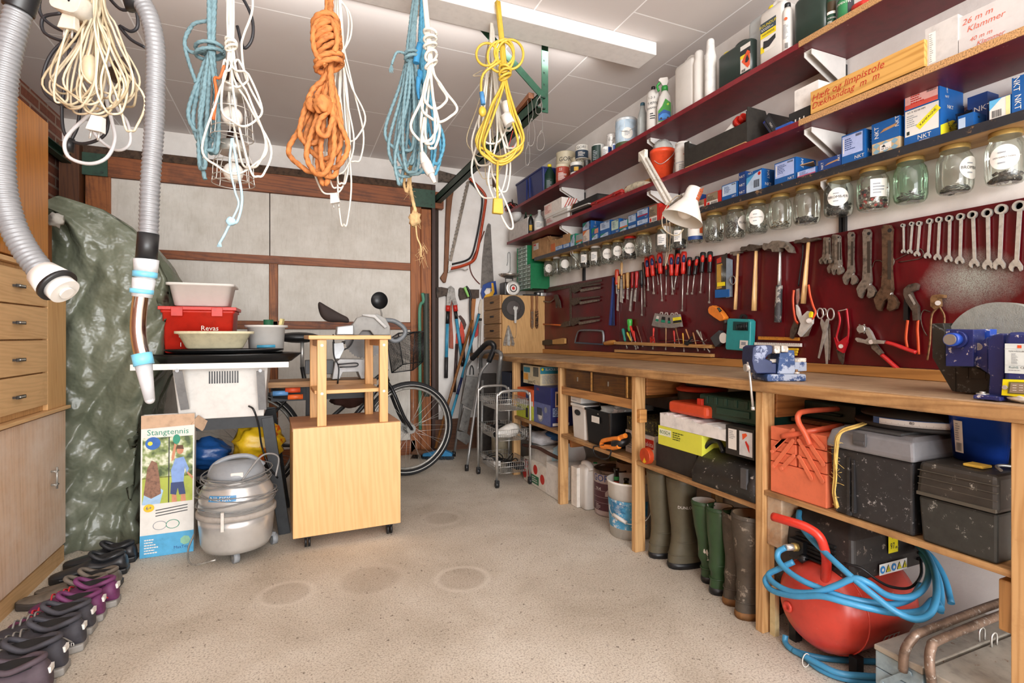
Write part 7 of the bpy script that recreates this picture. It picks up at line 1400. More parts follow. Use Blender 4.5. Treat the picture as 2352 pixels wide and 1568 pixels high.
boot('slim green boot with pale lining, behind its twin',1606,1340,.335,GB2,BK,.78,-.06,mat('d6d2c8',.9),.8);boot('slim green boot with pale lining, nearer the worn brown boots',1626,1366,.335,GB2,BK,.82,.05,mat('d6d2c8',.9),.8)
boot('worn brown boot with wide open top and tan sole',1666,1388,.335,BRB,mat('7a5228',.7,var=.2),.95,.07,mat('9a8468',.9),.9);boot('worn brown boot right beside the near bench post',1706,1424,.365,BRB,mat('7a5228',.7,var=.2),1.0,.02,mat('9a8468',.9),.9).location.y+=.015
# ---- orange cantilever toolbox
OX=mat('df7552',.45,var=.05,wear='a35a42',wamt=.12,ws=30);X0=1.462;ya,yb=1.266,1.068;zt,zB=.699,zc_
ot=thing('toolbox','orange metal cantilever toolbox with folding arms on the near under-bench shelf','toolbox',(1.68,1.17,zB))
q=MB();q.bb((X0,yb,zB),(1.88,ya,zB+.10));q.build('body',OX,ot,bev=.003)
for(a,b)in((ya,(ya+yb)/2+.004),((ya+yb)/2-.004,yb)):
 for k,(z0,z1)in enumerate(((.102,.135),(.137,.17),(.172,.216))):q=MB();q.bb((X0+.001,min(a,b),zB+z0),(1.879,max(a,b),zB+z1));q.build('tray',OX,ot,bev=.002)
PLN[:]=['X',X0]
for a,b in(((80,320),(195,205)),((85,402),(192,262)),((130,412),(195,345)),((165,230),(92,300)),((225,262),(350,480)),((225,350),(290,465)),((280,280),(355,390)),((300,235),(355,300))):
 q=MB();A_,B_=onb(N_(*a),.003),onb(N_(*b),.003);q.beam(A_,B_,.012,.004,up=(-1,0,0));
 for e in(A_,B_):q.cyl(e+V3((.002,0,0)),e-V3((.003,0,0)),.006,14)
 q.build('arm',OX,ot)
HNX=mat('cf5f40',.35,var=.06)
q=MB();q.tube([P(*N_(283,285),X=X0-.008),P(*N_(250,215),X=X0-.010),P(*N_(222,165),X=X0-.008),P(*N_(220,125),X=X0),P(*N_(265,103),X=X0+.04),P(*N_(480,88),X=X0+.22),P(*N_(640,75),X=X0+.36),P(*N_(690,85),X=X0+.40),P(*N_(725,115),X=X0+.42)],.0085,10,HNX,k=4);q.build('handle',None,ot)
q=MB();q.tube([P(*N_(130,240),X=X0-.006),P(*N_(200,228),X=X0-.004),P(*N_(320,205),X=X0+.03),P(*N_(450,182),X=X0+.13)],.0085,10,HNX,k=4);q.build('handle',None,ot)
# ---- grey lidded black toolbox
gt=thing('toolbox','large black plastic toolbox with grey lid and water spots beside the orange one','toolbox',(1.66,.94,zB));X1=1.452;ya,yb=1.050,.828
BSP=mat('28282a',.4,var=.1,wear='a0a0a0',wamt=.2,ws=62);LID=mat('77777a',.4,var=.06)
q=MB();q.hexa([(X1+.012,ya-.006,zB),(X1+.012,yb+.006,zB),(1.88,yb+.006,zB),(1.88,ya-.006,zB)],[(X1,ya,.675),(X1,yb,.675),(1.89,yb,.675),(1.89,ya,.675)]);q.build('body',BSP,gt,bev=.006)
q=MB();q.loft([[(X1-.008-0,ya+.006,.676),(X1-.008,yb-.006,.676),(1.90,yb-.006,.676),(1.90,ya+.006,.676)],[(X1-.008,ya+.006,.69),(X1-.008,yb-.006,.69),(1.90,yb-.006,.69),(1.90,ya+.006,.69)],[(X1+.002,ya-.002,.725),(X1+.002,yb+.002,.725),(1.89,yb+.002,.725),(1.89,ya-.002,.725)],[(X1+.03,ya-.015,.735),(X1+.03,yb+.015,.735),(1.87,yb+.015,.735),(1.87,ya-.015,.735)]],0,False);q.build('lid',LID,gt,bev=.006)
q=MB();q.bb((X1+.02,yb+.04,.735),(1.80,ya-.03,.741));q.build('lid_panel',mat('3c3c3c',.7,var=.15),gt);q=MB();q.bb((X1-.012,ya-.11,.695),(X1-.005,ya-.075,.73));q.bb((X1-.014,ya-.107,.70),(X1-.012,ya-.078,.708));q.build('latch',mat('4a4a4c',.4),gt,bev=.001)
q=MB();q.bb((X1-.002,ya-.06,.49),(X1+.011,ya-.052,.655));q.bb((X1-.002,ya-.072,.50),(X1+.011,ya-.066,.65));q.build('rib',BSP,gt)
# bathroom-scale like dial on it
ds=thing('round_scale','dark round scale with curved blue window and white knob on the grey lid','scale',(1.62,.93,.742));dc_=(1.66,.93);r_=.155
BLG=mat('3a5a8c',.4);q=MB();q.lathe([(r_*.98,.0),(r_,.004),(r_,.012),(.001,.014)],48,mat('2a2826',.6),T(dc_[0],dc_[1],.742));q.lathe([(r_*.9,.028),(r_*.9,.034),(.02,.044),(.001,.044)],48,mat('35312c',.7),T(dc_[0],dc_[1],.742));q.build('plates',None,ds)
a=math.atan2(-.93,-1.66);q=MB();M_=T(dc_[0],dc_[1],.742);q.wrect(a-.75,a+.75,.010,.030,r_*.97,BLG,n=20,m=M_);q.wrect(a-.62,a+.62,.012,.028,r_*.975,PAP,n=20,m=M_)
for k in range(60):q.wrect(a-.6+k*.02,a-.597+k*.02,.013,.017 if k%5 else .020,r_*.98,INK,n=1,m=M_)
q.wtext('80',.011,a-.1,.0225,r_*.98,INK,m=M_@T(0,0,0));q.wtext('70',.011,a+.5,.0225,r_*.98,INK,m=M_);q.build('scale_window',None,ds)
q=MB();q.cyl((dc_[0]-.03,dc_[1]-.02,.785),(dc_[0]-.03,dc_[1]-.02,.803),.008,14,PAP);q.build('knob',None,ds)
q=MB();STR=mat('c9a85a',.8,var=.2);g=random.Random(5)
for k in range(7):o_=(g.uniform(-.004,.004),g.uniform(-.005,.005),g.uniform(-.003,.003));q.tube([P(*N_(x,y),X=X)+V3(o_)+V3((0,g.uniform(-.003,.003),0))for x,y,X in((585,168,1.53),(530,185,1.46),(470,205,1.435),(430,240,1.425),(418,330,1.425),(420,450,1.425),(412,540,1.425),(425,620,1.43))],.0022,5,STR,k=4)
for k in range(50):p=P(*N_(418+g.uniform(-12,12),240+380*g.random()),X=1.423);q.tube([p,p+V3((g.uniform(-.01,.01),g.uniform(-.02,.02),g.uniform(-.02,.01)))],.0006,3,STR)
one(q,'straw_twine',None,'frayed straw twine hanging down between orange and black toolboxes','twine')
# ---- dark toolbox and blue bucket
dt=thing('toolbox','dark dusty toolbox with ribbed lid at the near end of the shelf','toolbox',(1.66,.73,zB));DKT=mat('2c2d2a',.5,var=.15,wear='8f8f88',wamt=.2,ws=30);ya,yb=.815,.655;X2=1.452
q=MB();q.hexa([(X2+.008,ya-.004,zB),(X2+.008,yb+.004,zB),(1.88,yb+.004,zB),(1.88,ya-.004,zB)],[(X2,ya,.598),(X2,yb,.598),(1.89,yb,.598),(1.89,ya,.598)]);q.build('body',DKT,dt,bev=.006)
q=MB();q.hexa([(X2-.006,ya+.004,.599),(X2-.006,yb-.004,.599),(1.895,yb-.004,.599),(1.895,ya+.004,.599)],[(X2+.002,ya,.684),(X2+.002,yb,.684),(1.885,yb,.684),(1.885,ya,.684)]);q.build('lid',mat('2e2a25',.5,var=.15,wear='99958a',wamt=.2,ws=30),dt,bev=.010)
q=MB()
for z in(.602,.628,.645,.662):q.bb((X2-.0085 if z<.61 else X2-.0035,yb,z),(X2+.01,ya,z+(.008 if z<.61 else .0015)))
q.build('rib',mat('4a453c',.5),dt)
o=thing('bucket','dark blue plastic bucket with white barcode sticker on the dark toolbox','bucket',(1.60,.757,.6855));q=MB();h=.122;q.lathe([(.001,.003),(.050,.001),(.052,.0),(.0615,h-.014),(.065,h-.014),(.065,h),(.061,h),(.049,.006),(.001,.006)],44,mat('1c3f98',.25,var=.04));fin(q,'pail',o)
q=MB();a=facing(1.6,.757)-.85;q.wrect(a-.1,a+.28,.02,.10,.057,PAP,r2=.0625);q.wlines(a,a+.2,.05,.095,.0625,8,INKG);q.bars(frame((.0585*math.cos(a+.08),.0585*math.sin(a+.08),0),(-math.sin(a),math.cos(a),0),(0,0,1)),-.004,.025,.012,.045,INK,4,.002);fin(q,'sticker',o)
q=MB();q.bb((1.49,.70,.6855),(1.53,.74,.692));one(q,'sponge',mat('e0b94a',.8),'small yellow sponge pad on the dark toolbox','sponge',bev=.002)
q=MB();q.tube([(1.50+.17*t,.67+.02*math.sin(t*9),.6885+.004*math.sin(t*7)+.001)for t in[i/12 for i in range(13)]],.0035,6,TINM,k=2);one(q,'steel_cable',None,'braided steel cable lying on the dark toolbox behind the sponge','cable')
# ---- compressor
cp=thing('air_compressor','red tank air compressor with black motor cover on the floor under the bench','compressor',(1.62,1.12,0));TR_=mat('cc4436',.3,var=.05,wear='e0b0a0',wamt=.1,ws=50);R_=.139;cy,cz=1.118,.165
M_=frame((1.43,cy,cz),(0,1,0),(0,0,1))
q=MB();q.lathe([(.001,-.0),(R_*.45,.006),(R_*.75,.025),(R_*.93,.055),(R_,.09),(R_,.30),(R_*.93,.335),(R_*.6,.37),(.001,.385)],48,TR_,M_);q.tube([M_@V3((R_*1.003*math.cos(a*PI/24),R_*1.003*math.sin(a*PI/24),.09))for a in range(48)],.0025,5,TR_,closed=True);q.build('tank',None,cp)
q=MB();c=P(*N_(175,1193),X=1.435);q.lathe([(.018,0),(.014,.004),(.007,.005),(.006,.001),(.001,.001)],20,TR_,frame((1.4335,cy+.06,cz-.02),(0,-1,0),(0,0,1)));q.build('plug',None,cp)
q=MB()
for x in(1.52,1.74):
 for s in(-1,1):q=MB();q.bb((x-.015,cy+s*.10-.012,0),(x+.015,cy+s*.10+.012,.06));q.build('foot',BK,cp)
CV=mat('2a2624',.55,var=.2,wear='8a7f74',wamt=.22,ws=26);yn=1.015
q=MB();q.loft([[(1.50,yn,.275),(1.84,yn,.275),(1.84,1.23,.275),(1.50,1.23,.275)],[(1.49,yn-.008,.33),(1.85,yn-.008,.33),(1.85,1.235,.33),(1.49,1.235,.33)],[(1.50,yn+.0,.40),(1.84,yn,.40),(1.84,1.23,.40),(1.50,1.23,.40)],[(1.54,yn+.03,.45),(1.80,yn+.03,.45),(1.80,1.20,.45),(1.54,1.20,.45)]],CV,False);q.build('motor_cover',None,cp,bev=.012,seg=3)
q=MB()
for k in range(6):q.bb((1.484,1.06,.30+k*.013),(1.495,1.19,.306+k*.013))
q.build('vent_slat',mat('0d0c0c',.7),cp);q=MB()
for k in range(5):q.bb((1.79+k*.0,yn-.012,.30+k*.02),(1.83,yn-.004,.308+k*.02))
q.build('vent_slat',mat('0d0c0c',.7),cp)
fr=frame((1.49,yn-.0085,.275),(1,0,0),(0,.0,1));q=MB()
x0,y0=.155,.07;q.rect(fr,x0,y0,x0+.045,y0+.055,mat('e6d81c',.4),.002);q.text('97',.026,fr@T(x0+.018,y0+.020,0),INK,lift=.0028,sx=.8);q.text('dB',.010,fr@T(x0+.036,y0+.014,0),INK,lift=.0028);q.text('LWA',.009,fr@T(x0+.026,y0+.045,0),INK,lift=.0028)
q.rect(fr,.11,.012,.24,.045,PAP,.004)
for k in range(5):
 x=.124+k*.026
 if k in(0,2):q.disc(fr,x,.028,.0115,mat('2f7fc0',.5),.005,20);q.disc(fr,x,.028,.005,PAP,.0056,12)
 else:q.poly(fr,[(x-.012,.018),(x+.012,.018),(x,.041)],INK,.005);q.poly(fr,[(x-.009,.0195),(x+.009,.0195),(x,.037)],mat('e6d81c',.4),.0056);q.rect(fr,x-.001,.022,x+.001,.031,INK,.0062)
q.build('warning_label',None,cp)
q=MB();q.wrect(.35,.95,.17,.24,R_+.0015,PAP,n=8,m=M_@RZ(180));
for i in range(4):
 for j in range(3):q.wrect(.38+i*.14,.48+i*.14,.177+j*.021,.191+j*.021,R_+.0022,RED,n=2,m=M_@RZ(180))
q.build('tank_label',None,cp)
q=MB();q.tube([P(*N_(84,672),X=1.40),P(*N_(180,700),X=1.405),P(*N_(262,728),X=1.42),P(*N_(330,775),X=1.435),P(*N_(362,850),X=1.45),P(*N_(372,930),X=1.46),P(*N_(362,1050),X=1.475)],.0135,14,mat('cc3426',.3),k=5);q.build('handle',None,cp)
q=MB();A_,B_=P(*N_(215,835),X=1.47),P(*N_(150,838),X=1.43);q.cyl(A_,B_,.010,14,STL);q.cyl(A_,A_.lerp(B_,.4),.013,6,GLD);q.bb(tuple(A_+V3((0,-.02,-.04))),tuple(A_+V3((.06,.03,.02))),BK);q.build('coupling',None,cp)
q=MB();q.tube([P(*N_(*p),X=x)for*p,x in((470,925,1.49),(560,950,1.50),(640,1010,1.53),(720,1050,1.58),(820,1055,1.65),(880,990,1.7),(880,900,1.74))],.004,6,BK,k=5);q.tube([P(*N_(255,890),X=1.47)+V3((0,0,d))for d in(0,.0)]+[P(*N_(230,905),X=1.465)],.012,8,BK);q.build('power_cord',None,cp)
HB=mat('3f8fbb',.4,var=.05);RH=.0088
ah=thing('air_hose','light blue air hose looped around the red compressor','hose',(1.42,1.0,0))
HP=[[(150,838,1.43),(112,862,1.415),(112,905,1.405),(160,962,1.395),(240,1015,1.39),(330,1055,1.40),(460,1105,1.42),(590,1130,1.46),(720,1145,1.52),(830,1110,1.6),(880,1040,1.68)],
[(225,640,1.52),(225,690,1.50),(270,770,1.47),(380,880,1.44),(500,990,1.43),(620,1090,1.44),(740,1180,1.46),(850,1225,1.5),(930,1195,1.55),(965,1100,1.60),(955,980,1.66),(915,880,1.72),(860,822,1.76)],
[(195,915,1.44),(110,955,1.41),(60,985,1.395),(90,1030,1.38),(180,1075,1.375),(310,1080,1.385),(420,1045,1.41),(520,1005,1.43),(600,1030,1.45),(700,1095,1.5),(820,1105,1.56),(900,1050,1.62),(925,950,1.68),(885,870,1.74)],
[(60,985,1.395),(42,1020,1.385),(80,1070,1.375),(200,1100,1.37),(340,1100,1.38),(460,1130,1.40),(600,1165,1.44),(740,1190,1.50),(880,1180,1.57),(950,1120,1.63),(990,1170,1.6)],
[(870,825,1.80),(950,905,1.78),(1010,1010,1.76),(1045,1140,1.72)],[(860,820,1.78),(925,900,1.75),(975,1010,1.72),(990,1100,1.68),(985,1185,1.64)]]
q=MB()
for h_ in HP:q.tube([P(*N_(a,b),X=x)for a,b,x in h_],RH,10,HB,k=6)
q.tube([P(*N_(a,b),Z=z)for a,b,z in((150,1310,.03),(150,1350,.012),(190,1390,.010),(280,1420,.010),(400,1440,.010),(560,1450,.010),(700,1455,.010))],RH,10,HB,k=6);q.tube([P(*N_(a,b),Z=.010)for a,b in((190,1392),(250,1425),(330,1490),(450,1540),(600,1560),(760,1575))],RH,10,HB,k=6);q.tube([P(*N_(a,b),Z=.027)for a,b in((250,1420),(330,1465),(440,1515),(600,1532),(760,1540))],RH,10,HB,k=6)
q.build('tube',None,ah)
q=MB();c=P(*N_(262,1428),Z=.03);q.tube([c+V3((.016*math.cos(a),0,.02*math.sin(a)-.01))for a in[k*PI/4 for k in range(8)]],.0015,5,PAP,closed=True,k=2);q.build('tie',None,ah)
q=MB();c=P(*N_(95,1230),X=1.50);q.bb((1.47,1.255,0),(1.49,1.275,.16),mat('c9b88a',.8));one(q,'foam_strip',None,'pale foam strip standing between bench post and compressor tank','strip')
# ---- grey blue metal toolbox
mt=thing('toolbox','rusty grey blue metal cantilever toolbox with two bar handles on the floor','toolbox',(1.62,.75,0));GM=mat('8fa3ac',.5,.2,var=.12,wear='8a5a3a',wamt=.14,ws=35);LG=mat('a8a296',.45,.35,var=.12,wear='7a5a40',wamt=.18,ws=25)
xa,xb,ya,yb,ym=1.405,1.85,.893,.622,.775
q=MB();q.bb((xa+.004,yb,.0),(xb,ya,.085));q.build('body',GM,mt,bev=.002)
for k in range(2):
 for(a,b)in((ya,ym+.006),(ym-.006,yb)):q=MB();q.bb((xa+.004,min(a,b),.087+k*.045),(xb,max(a,b),.130+k*.045));q.build('tray',GM,mt,bev=.002)
for(a,b,s)in((ya,ym+.006,1),(ym-.006,yb,-1)):
 lo,hi=min(a,b),max(a,b);q=MB();q.hexa([(xa,lo-.002,.176),(xb+.004,lo-.002,.176),(xb+.004,hi+.002,.176),(xa,hi+.002,.176)],[(xa,lo-.002,.196 if s>0 else .19),(xb+.004,lo-.002,.196 if s>0 else .19),(xb+.004,hi+.002,.19 if s>0 else .196),(xa,hi+.002,.19 if s>0 else .196)]);q.build('lid',LG,mt,bev=.003)
RHD=mat('7a6556',.5,.4,var=.25,wear='a8a29a',wamt=.25,ws=80)
for s,yy in((1,ym+.045),(-1,ym-.02)):
 q=MB();q.tube([(xa-.006,yy+.0,.165),(xa-.008,yy-.005*s,.215),(xa+.012,yy-.012*s,.248),(xa+.06,yy-.014*s,.258),(xb-.06,yy-.014*s,.262),(xb-.01,yy-.012*s,.248),(xb+.008,yy,.17)],.0105,10,RHD,k=5);q.build('handle',None,mt)
for(y0,y1)in((ya-.02,ya-.085),(ym-.03,yb+.05)):
 for z0,z1 in((.05,.11),(.10,.165)):
  q=MB();A_,B_=V3((xa+.001,y0,z0)),V3((xa+.001,y1,z1));q.beam(A_,B_,.014,.003,up=(-1,0,0));[q.cyl(e,e-V3((.004,0,0)),.005,12)for e in(A_,B_)];q.build('arm',GM,mt)
for yy in(ym+.012,ym-.014):q=MB();q.tube([(1.66,yy,.196),(1.66,yy,.222),(1.672,yy,.230),(1.684,yy,.222),(1.684,yy,.196)],.0022,6,STL,k=3);q.build('hasp',None,mt)
# ================= left side: cabinets, tarpaulin, shoes
CX=-.94
OKL=wood('cda777','c29968',1,14,.5,dirt='a87c50',damt=.05);OKV=wood('c89e69','bb8e58',2,14,.5);AMB=wood('b06f22','94560f',2,10,.3);PAL=wood('cfae90','bb9472',2,8,.55,dirt='e0cfc0',damt=.3)
uc=thing('wall_cabinet','honey varnished upper cabinet with green knob on the brick wall','cabinet',(-1.2,2.1,1.28))
q=MB();q.bb((-1.43,1.3,1.285),(CX-.02,2.73,1.88));q.build('body',AMB,uc);q=MB();q.bb((CX-.019,1.9,1.29),(CX,2.729,1.878));dr=q.build('door',AMB,uc,.002)
q=MB();c=P(16,548,X=CX);q.lathe([(.006,0),(.006,.012),(.018,.018),(.019,.026),(.012,.032),(.001,.033)],20,mat('1d5a3a',.3),frame(c,(0,1,0),(0,0,1)));q.build('knob',None,dr)
cd=thing('chest_of_drawers','light oak chest with four drawers standing on the pale lower cabinet','chest of drawers',(-1.2,2.2,.69))
q=MB();q.bb((-1.43,1.3,.69),(CX-.018,2.91,1.262));q.bb((CX-.018,2.725,.69),(CX,2.91,1.262));q.build('body',OKV,cd,.001);q=MB();q.bb((-1.43,1.3,1.263),(CX+.008,2.915,1.281));q.build('top',OKL,cd,.002)
for z0,z1,vh in((1.118,1.245,657),(.986,1.112,741),(.852,.98,826),(.716,.846,911)):
 q=MB();q.bb((CX-.017,2.0,z0),(CX,2.722,z1));dr=q.build('drawer',OKL,cd,.001);c=P(49,vh,X=CX+.012)
 q=MB();q.beam(c+V3((0,-.03,0)),c+V3((0,.03,0)),.007,.012);q.bb((CX,c.y-.035,c.z-.004),(CX+.01,c.y-.026,c.z+.004));q.bb((CX,c.y+.026,c.z-.004),(CX+.01,c.y+.035,c.z+.004));q.beam(c+V3((.0045,-.02,.001)),c+V3((.0045,.02,.001)),.003,.005,mi=STL);q.mi=[i if not isinstance(i,int)else mat('2a2420',.4)for i in q.mi];q.build('handle',None,dr)
lc=thing('base_cabinet','pale dusty lower cabinet with metal bar handle on the floor','cabinet',(-1.2,2.2,0))
q=MB();q.bb((-1.43,1.3,.07),(CX-.02,2.91,.674));q.build('body',PAL,lc);q=MB();q.bb((-1.43,1.3,.675),(CX+.015,2.918,.689));q.build('top',OKL,lc,.002)
q=MB();q.bb((CX-.019,1.6,.08),(CX,2.905,.668));dr=q.build('door',PAL,lc,.001);q=MB();q.bb((-1.43,1.3,0),(CX-.005,2.905,.069));q.build('plinth',OKL,lc)
c=P(131,1097,X=CX+.02);q=MB();q.cyl(c+V3((0,0,-.045)),c+V3((0,0,.045)),.004,10,TINM)
for k in(-.028,.028):q.cyl(c+V3((0,0,k)),c+V3((-.02,0,k)),.004,8,TINM);q.cyl(c+V3((0,.012,k)),c+V3((0,-.012,k)),.004,8,TINM)
q.build('handle',None,dr)
# tarpaulin
def tarpmat():
 s=NT('tarpaulin');v=s.coord();b=s.ramp(s.noise(3.5,6,.6,v,.6),[(.3,lin('525849')),(.5,lin('656a5a')),(.72,lin('7b8071'))])
 s.set(s.b,'Base Color',b);s.set(s.b,'Roughness',.27);wv=s.add('TexChecker');s.set(wv,'Scale',260);s.set(wv,'Vector',v)
 n0=s.add('TexNoise',noise_type='RIDGED_MULTIFRACTAL');s.set(n0,'Vector',s.coord((1.5,1,.75),(0,.45,0)));s.set(n0,'Scale',2.6);s.set(n0,'Detail',3);s.set(n0,'Distortion',.5);n1=s.math('ADD',s.math('MULTIPLY',n0.outputs['Fac'],.45),s.math('MULTIPLY',s.noise(9,3,.5),.35));bm=s.add('Bump');s.set(bm,'Height',n1);s.set(bm,'Strength',1);s.set(bm,'Distance',.075);b2=s.add('Bump');s.set(b2,'Height',wv.outputs[1]);s.set(b2,'Strength',.15);s.set(b2,'Distance',.002);s.t.links.new(bm.outputs[0],b2.inputs['Normal']);s.set(s.b,'Normal',b2.outputs[0]);return s.m
xr=[(0,-.69),(.15,-.72),(.3,-.70),(.6,-.68),(.9,-.60),(1.1,-.56),(1.26,-.565),(1.4,-.63),(1.5,-.71),(1.58,-.83),(1.63,-1.0)]
def itp(t,z):
 for(a,b),(c,d_)in zip(t,t[1:]):
  if z<=c:return b+(d_-b)*(z-a)/(c-a)
 return t[-1][1]
from mathutils import noise as mn
def tfn(i,j):
 z=1.63*j;r_=itp(xr,z);l_=-1.40;n_=mn.noise(V3((i*9,z*4,1)))*.03+mn.noise(V3((i*26,z*13,5)))*.012
 n_+=(abs(mn.noise(V3((i*7+z*3,z*8-i*6,9))))*.055-.01)*max(.15,min(1,(.62-z)*3));n_-=.028*max(0,1-abs(mn.noise(V3((i*9-z*2.2,z*.9,3))))*5)
 y0=2.985+.05*max(0,z-1.2)*4*(z-1.2);yb=3.75-.25*max(0,z-1.2)
 if i<.1:x,y=l_,yb+(y0-yb)*i/.1;
 elif i<.62:f=(i-.1)/.52;x,y=l_+(r_-l_)*f,y0+.02*math.sin(f*9+z*3)-n_
 else:
  f=(i-.62)/.38;x,y=r_+n_*1.2-.05*f*f,y0+.06*0+(yb-y0)*f
  if f<.15:y+=.02*(1-f/.15)
 return(x,y,max(.003,z+.02*math.sin(i*22)*(.2+j)*(1 if z>.1 else 0)))
q=MB();q.grid(tfn,150,130);top=[tfn(i/150,1)for i in range(151)];cx_,cy_=-1.15,3.35;b=len(q.v);q.v+=[V3(p)for p in top]+[V3((cx_,cy_,1.66))];n=len(top)
for i in range(n-1):q.f.append((b+i,b+i+1,b+n));q.mi.append(0);q.sm.append(True)
one(q,'tarpaulin',tarpmat(),'tall dark green woven tarpaulin draped over stored goods beside the oak cabinets','tarpaulin')
q=MB();q.bb((-1.42,2.922,.0),(-1.0,2.94,1.50));one(q,'storage_board',wood('7a4a24','50300f',2,8),'brown wooden board standing between cabinet and green tarpaulin','board')
q=MB();c=P(128,505,Y=2.86);q.ball(tuple(c),(.03,.03,.028),16,mat('a39f97',.8),noise=.2);one(q,'rag',None,'crumpled pale rag tucked above the brown board by the tarpaulin','rag')
# shoes
def shoe(label,u,v,m,sole,L=.28,h=.075,ang=180,acc=None,kind='sneaker',txt=None):
 p=P(u,v,Z=0);o=thing(kind,label,'shoe',(p.x,p.y,0),'shoes in a row along the pale cabinet');o.rotation_euler=(0,0,math.radians(ang))
 def ring(x,w_,z0,z1,n=12):return[(x,w_*math.cos(2*PI*i/n),z0+(z1-z0)*(.5+.5*math.sin(2*PI*i/n)))for i in range(n)]
 k=L/.28;hs=h
 q=MB();q.loft([ring(x*k,w_,.012,z)for x,w_,z in((-.005,.012,.03),(.0,.03,hs+.012),(.02,.037,hs+.022),(.06,.037,hs+.004),(.10,.037,hs-.002),(.13,.040,hs+.014),(.155,.043,hs),(.19,.047,hs*.78),(.23,.046,hs*.62),(.262,.036,hs*.5),(.28,.014,.03))],m);fin(q,'upper',o,sub=1)
 q=MB();a=hs+.014;q.tube([(.012*k,.0,a+.008),(.04*k,.027,a+.004),(.085*k,.027,a-.006),(.125*k,.018,a+.014),(.135*k,0,a+.02),(.125*k,-.018,a+.014),(.085*k,-.027,a-.006),(.04*k,-.027,a+.004)],.008,8,m,closed=True,k=4);fin(q,'collar',o)
 q=MB();q.loft([[(x*k,y*.93,a+.003)for x,y in((.02,.0),(.035,.024),(.08,.026),(.12,.018),(.132,0),(.12,-.018),(.08,-.026),(.035,-.024))],[(x*k,y*.8,a-.02)for x,y in((.02,.0),(.035,.024),(.08,.026),(.12,.018),(.132,0),(.12,-.018),(.08,-.026),(.035,-.024))]],mat('1c1b1d',.9),False);fin(q,'insole',o)
 q=MB();out=[(0-.006,-.028),(.03,-.040),(.1,-.034),(.18,-.048),(.23,-.048),(.27,-.033),(.284,0),(.27,.033),(.23,.048),(.18,.048),(.1,.034),(.03,.040),(-.006,.028)];q.prism([(x*k,y)for x,y in out],.024,sole);fin(q,'sole',o,bev=.005)
 if acc:
  q=MB()
  for s in(-1,1):q.tube([(.02*k,s*.038,.04),(.05*k,s*.0395,.062),(.1*k,s*.0395,.05),(.14*k,s*.0435,.05)],.004,6,acc,k=3,flat=.5)
  for i in range(4):x=(.15+i*.018)*k;z=hs+.004-i*.006;q.tube([(x,-.024,z-.006),(x+.004,0,z+.007),(x,.024,z-.006)],.003,6,acc,k=3)
  q.bb((.001*k-.006,-.014,.062),(.001*k+.002,.014,.078),PAP)
  if txt:q.text(txt,.022,frame((.02*k,.0405,.036),(-1,0,0),(0,0,1))@T(-.03,0,0),PAP)
  fin(q,'stripes',o)
 return o
GRS=mat('8a8782',.6,var=.15);BKS=mat('3d3c43',.7,var=.15);PUR=mat('6a2f5c',.6,var=.15);LEA=mat('6f665c',.5,var=.2);BLL=mat('26282c',.35,var=.1)
for a in(('far black leather clog beside the tennis box',312,1285,BLL,BK,.26,.06,178,None,'clog'),('near black leather clog with worn toe',292,1312,BLL,BK,.26,.065,181,None,'clog'),('grey slip-on shoe with pale inside behind the clogs',276,1345,LEA,BK,.27,.05,178,None,'loafer'),('dusty grey leather shoe near the cabinet plinth',252,1362,LEA,mat('3a3430',.7),.28,.05,181,None,'loafer'),
('far purple and black running shoe',270,1385,PUR,GRS,.26,.075,179,mat('c8303c',.5),'sneaker'),('near purple and black running shoe with red laces',238,1418,PUR,GRS,.26,.075,183,mat('c8303c',.5),'sneaker','salomon'),('black trail shoe with silver tongue tag, first after the purple pair',214,1448,BKS,GRS,.28,.08,178,GRS,'sneaker'),('black trail shoe lettered on its heel',193,1485,BKS,GRS,.28,.08,182,GRS,'sneaker','salomon'),
('dark grey trail shoe, third of the black ones',150,1540,mat('3c3b42',.7,var=.1),GRS,.29,.085,180,PAP,'sneaker'),('dark plum trail shoe nearest the camera corner',116,1590,mat('4c4048',.7,var=.1),GRS,.29,.085,183,PAP,'sneaker','salomon')):shoe(*a)
# ---- printed tennis box
b=V3((-.639,2.79,.001));tbx=thing('game_box','tall open cardboard game box with photo of two children playing pole tennis','game box',tuple(b));q=MB();W,hh=.208,.635;M_=frame((b.x,b.y,.001),(1,.02,0),(0,.05,1))
q._add([(x,y,z)for z in(-.055,0)for x,y in((0,0),(W,0),(W,hh),(0,hh))],[(3,2,1,0),(0,1,5,4),(1,2,6,5),(3,0,4,7),(4,5,6,7)],mat('e0ddd6',.55,var=.03),False,M_);q.build('box',None,tbx)
q=MB();q.poly(M_,[(0,hh-.06),(W,hh-.052),(W,hh),(0,hh)],mat('c9a98c',.8),.002);q.beam(M_@V3((W,hh-.03,0)),M_@V3((W+.04,hh-.07,-.05)),.05,.002,up=(0,-1,.3),mi=mat('c9a98c',.8));q.build('torn_flap',None,tbx)
q=MB();r_=lambda x0,y0,x1,y1,m,l=.001:q.rect(M_,W*x0,hh*y0,W*x1,hh*y1,m,l)
def grass():
 s=NT('printed_garden');b_=s.ramp(s.noise(26,2,.5),[(.35,lin('3c4f22')),(.5,lin('8a9a5c')),(.62,lin('dfe0c8')),(.75,lin('6a8034'))]);s.set(s.b,'Base Color',b_);s.set(s.b,'Roughness',.5);return s.m
r_(.03,.55,.97,.84,grass());r_(.03,.37,.97,.56,mat('a9b545',.5,var=.12,vs=12));r_(0,0,1,.155,mat('4ea3cf',.5));q.text('Stangtennis',.036,M_@T(W*.5,hh*.875,0),TEA,lift=.0012)
q.disc(M_,W*.22,hh*.80,W*.14,mat('1f5fb0',.5),.0016,ry=hh*.045);q.disc(M_,W*.17,hh*.80,W*.045,YEL,.002);r_(.51,.37,.53,.84,INK,.0016)
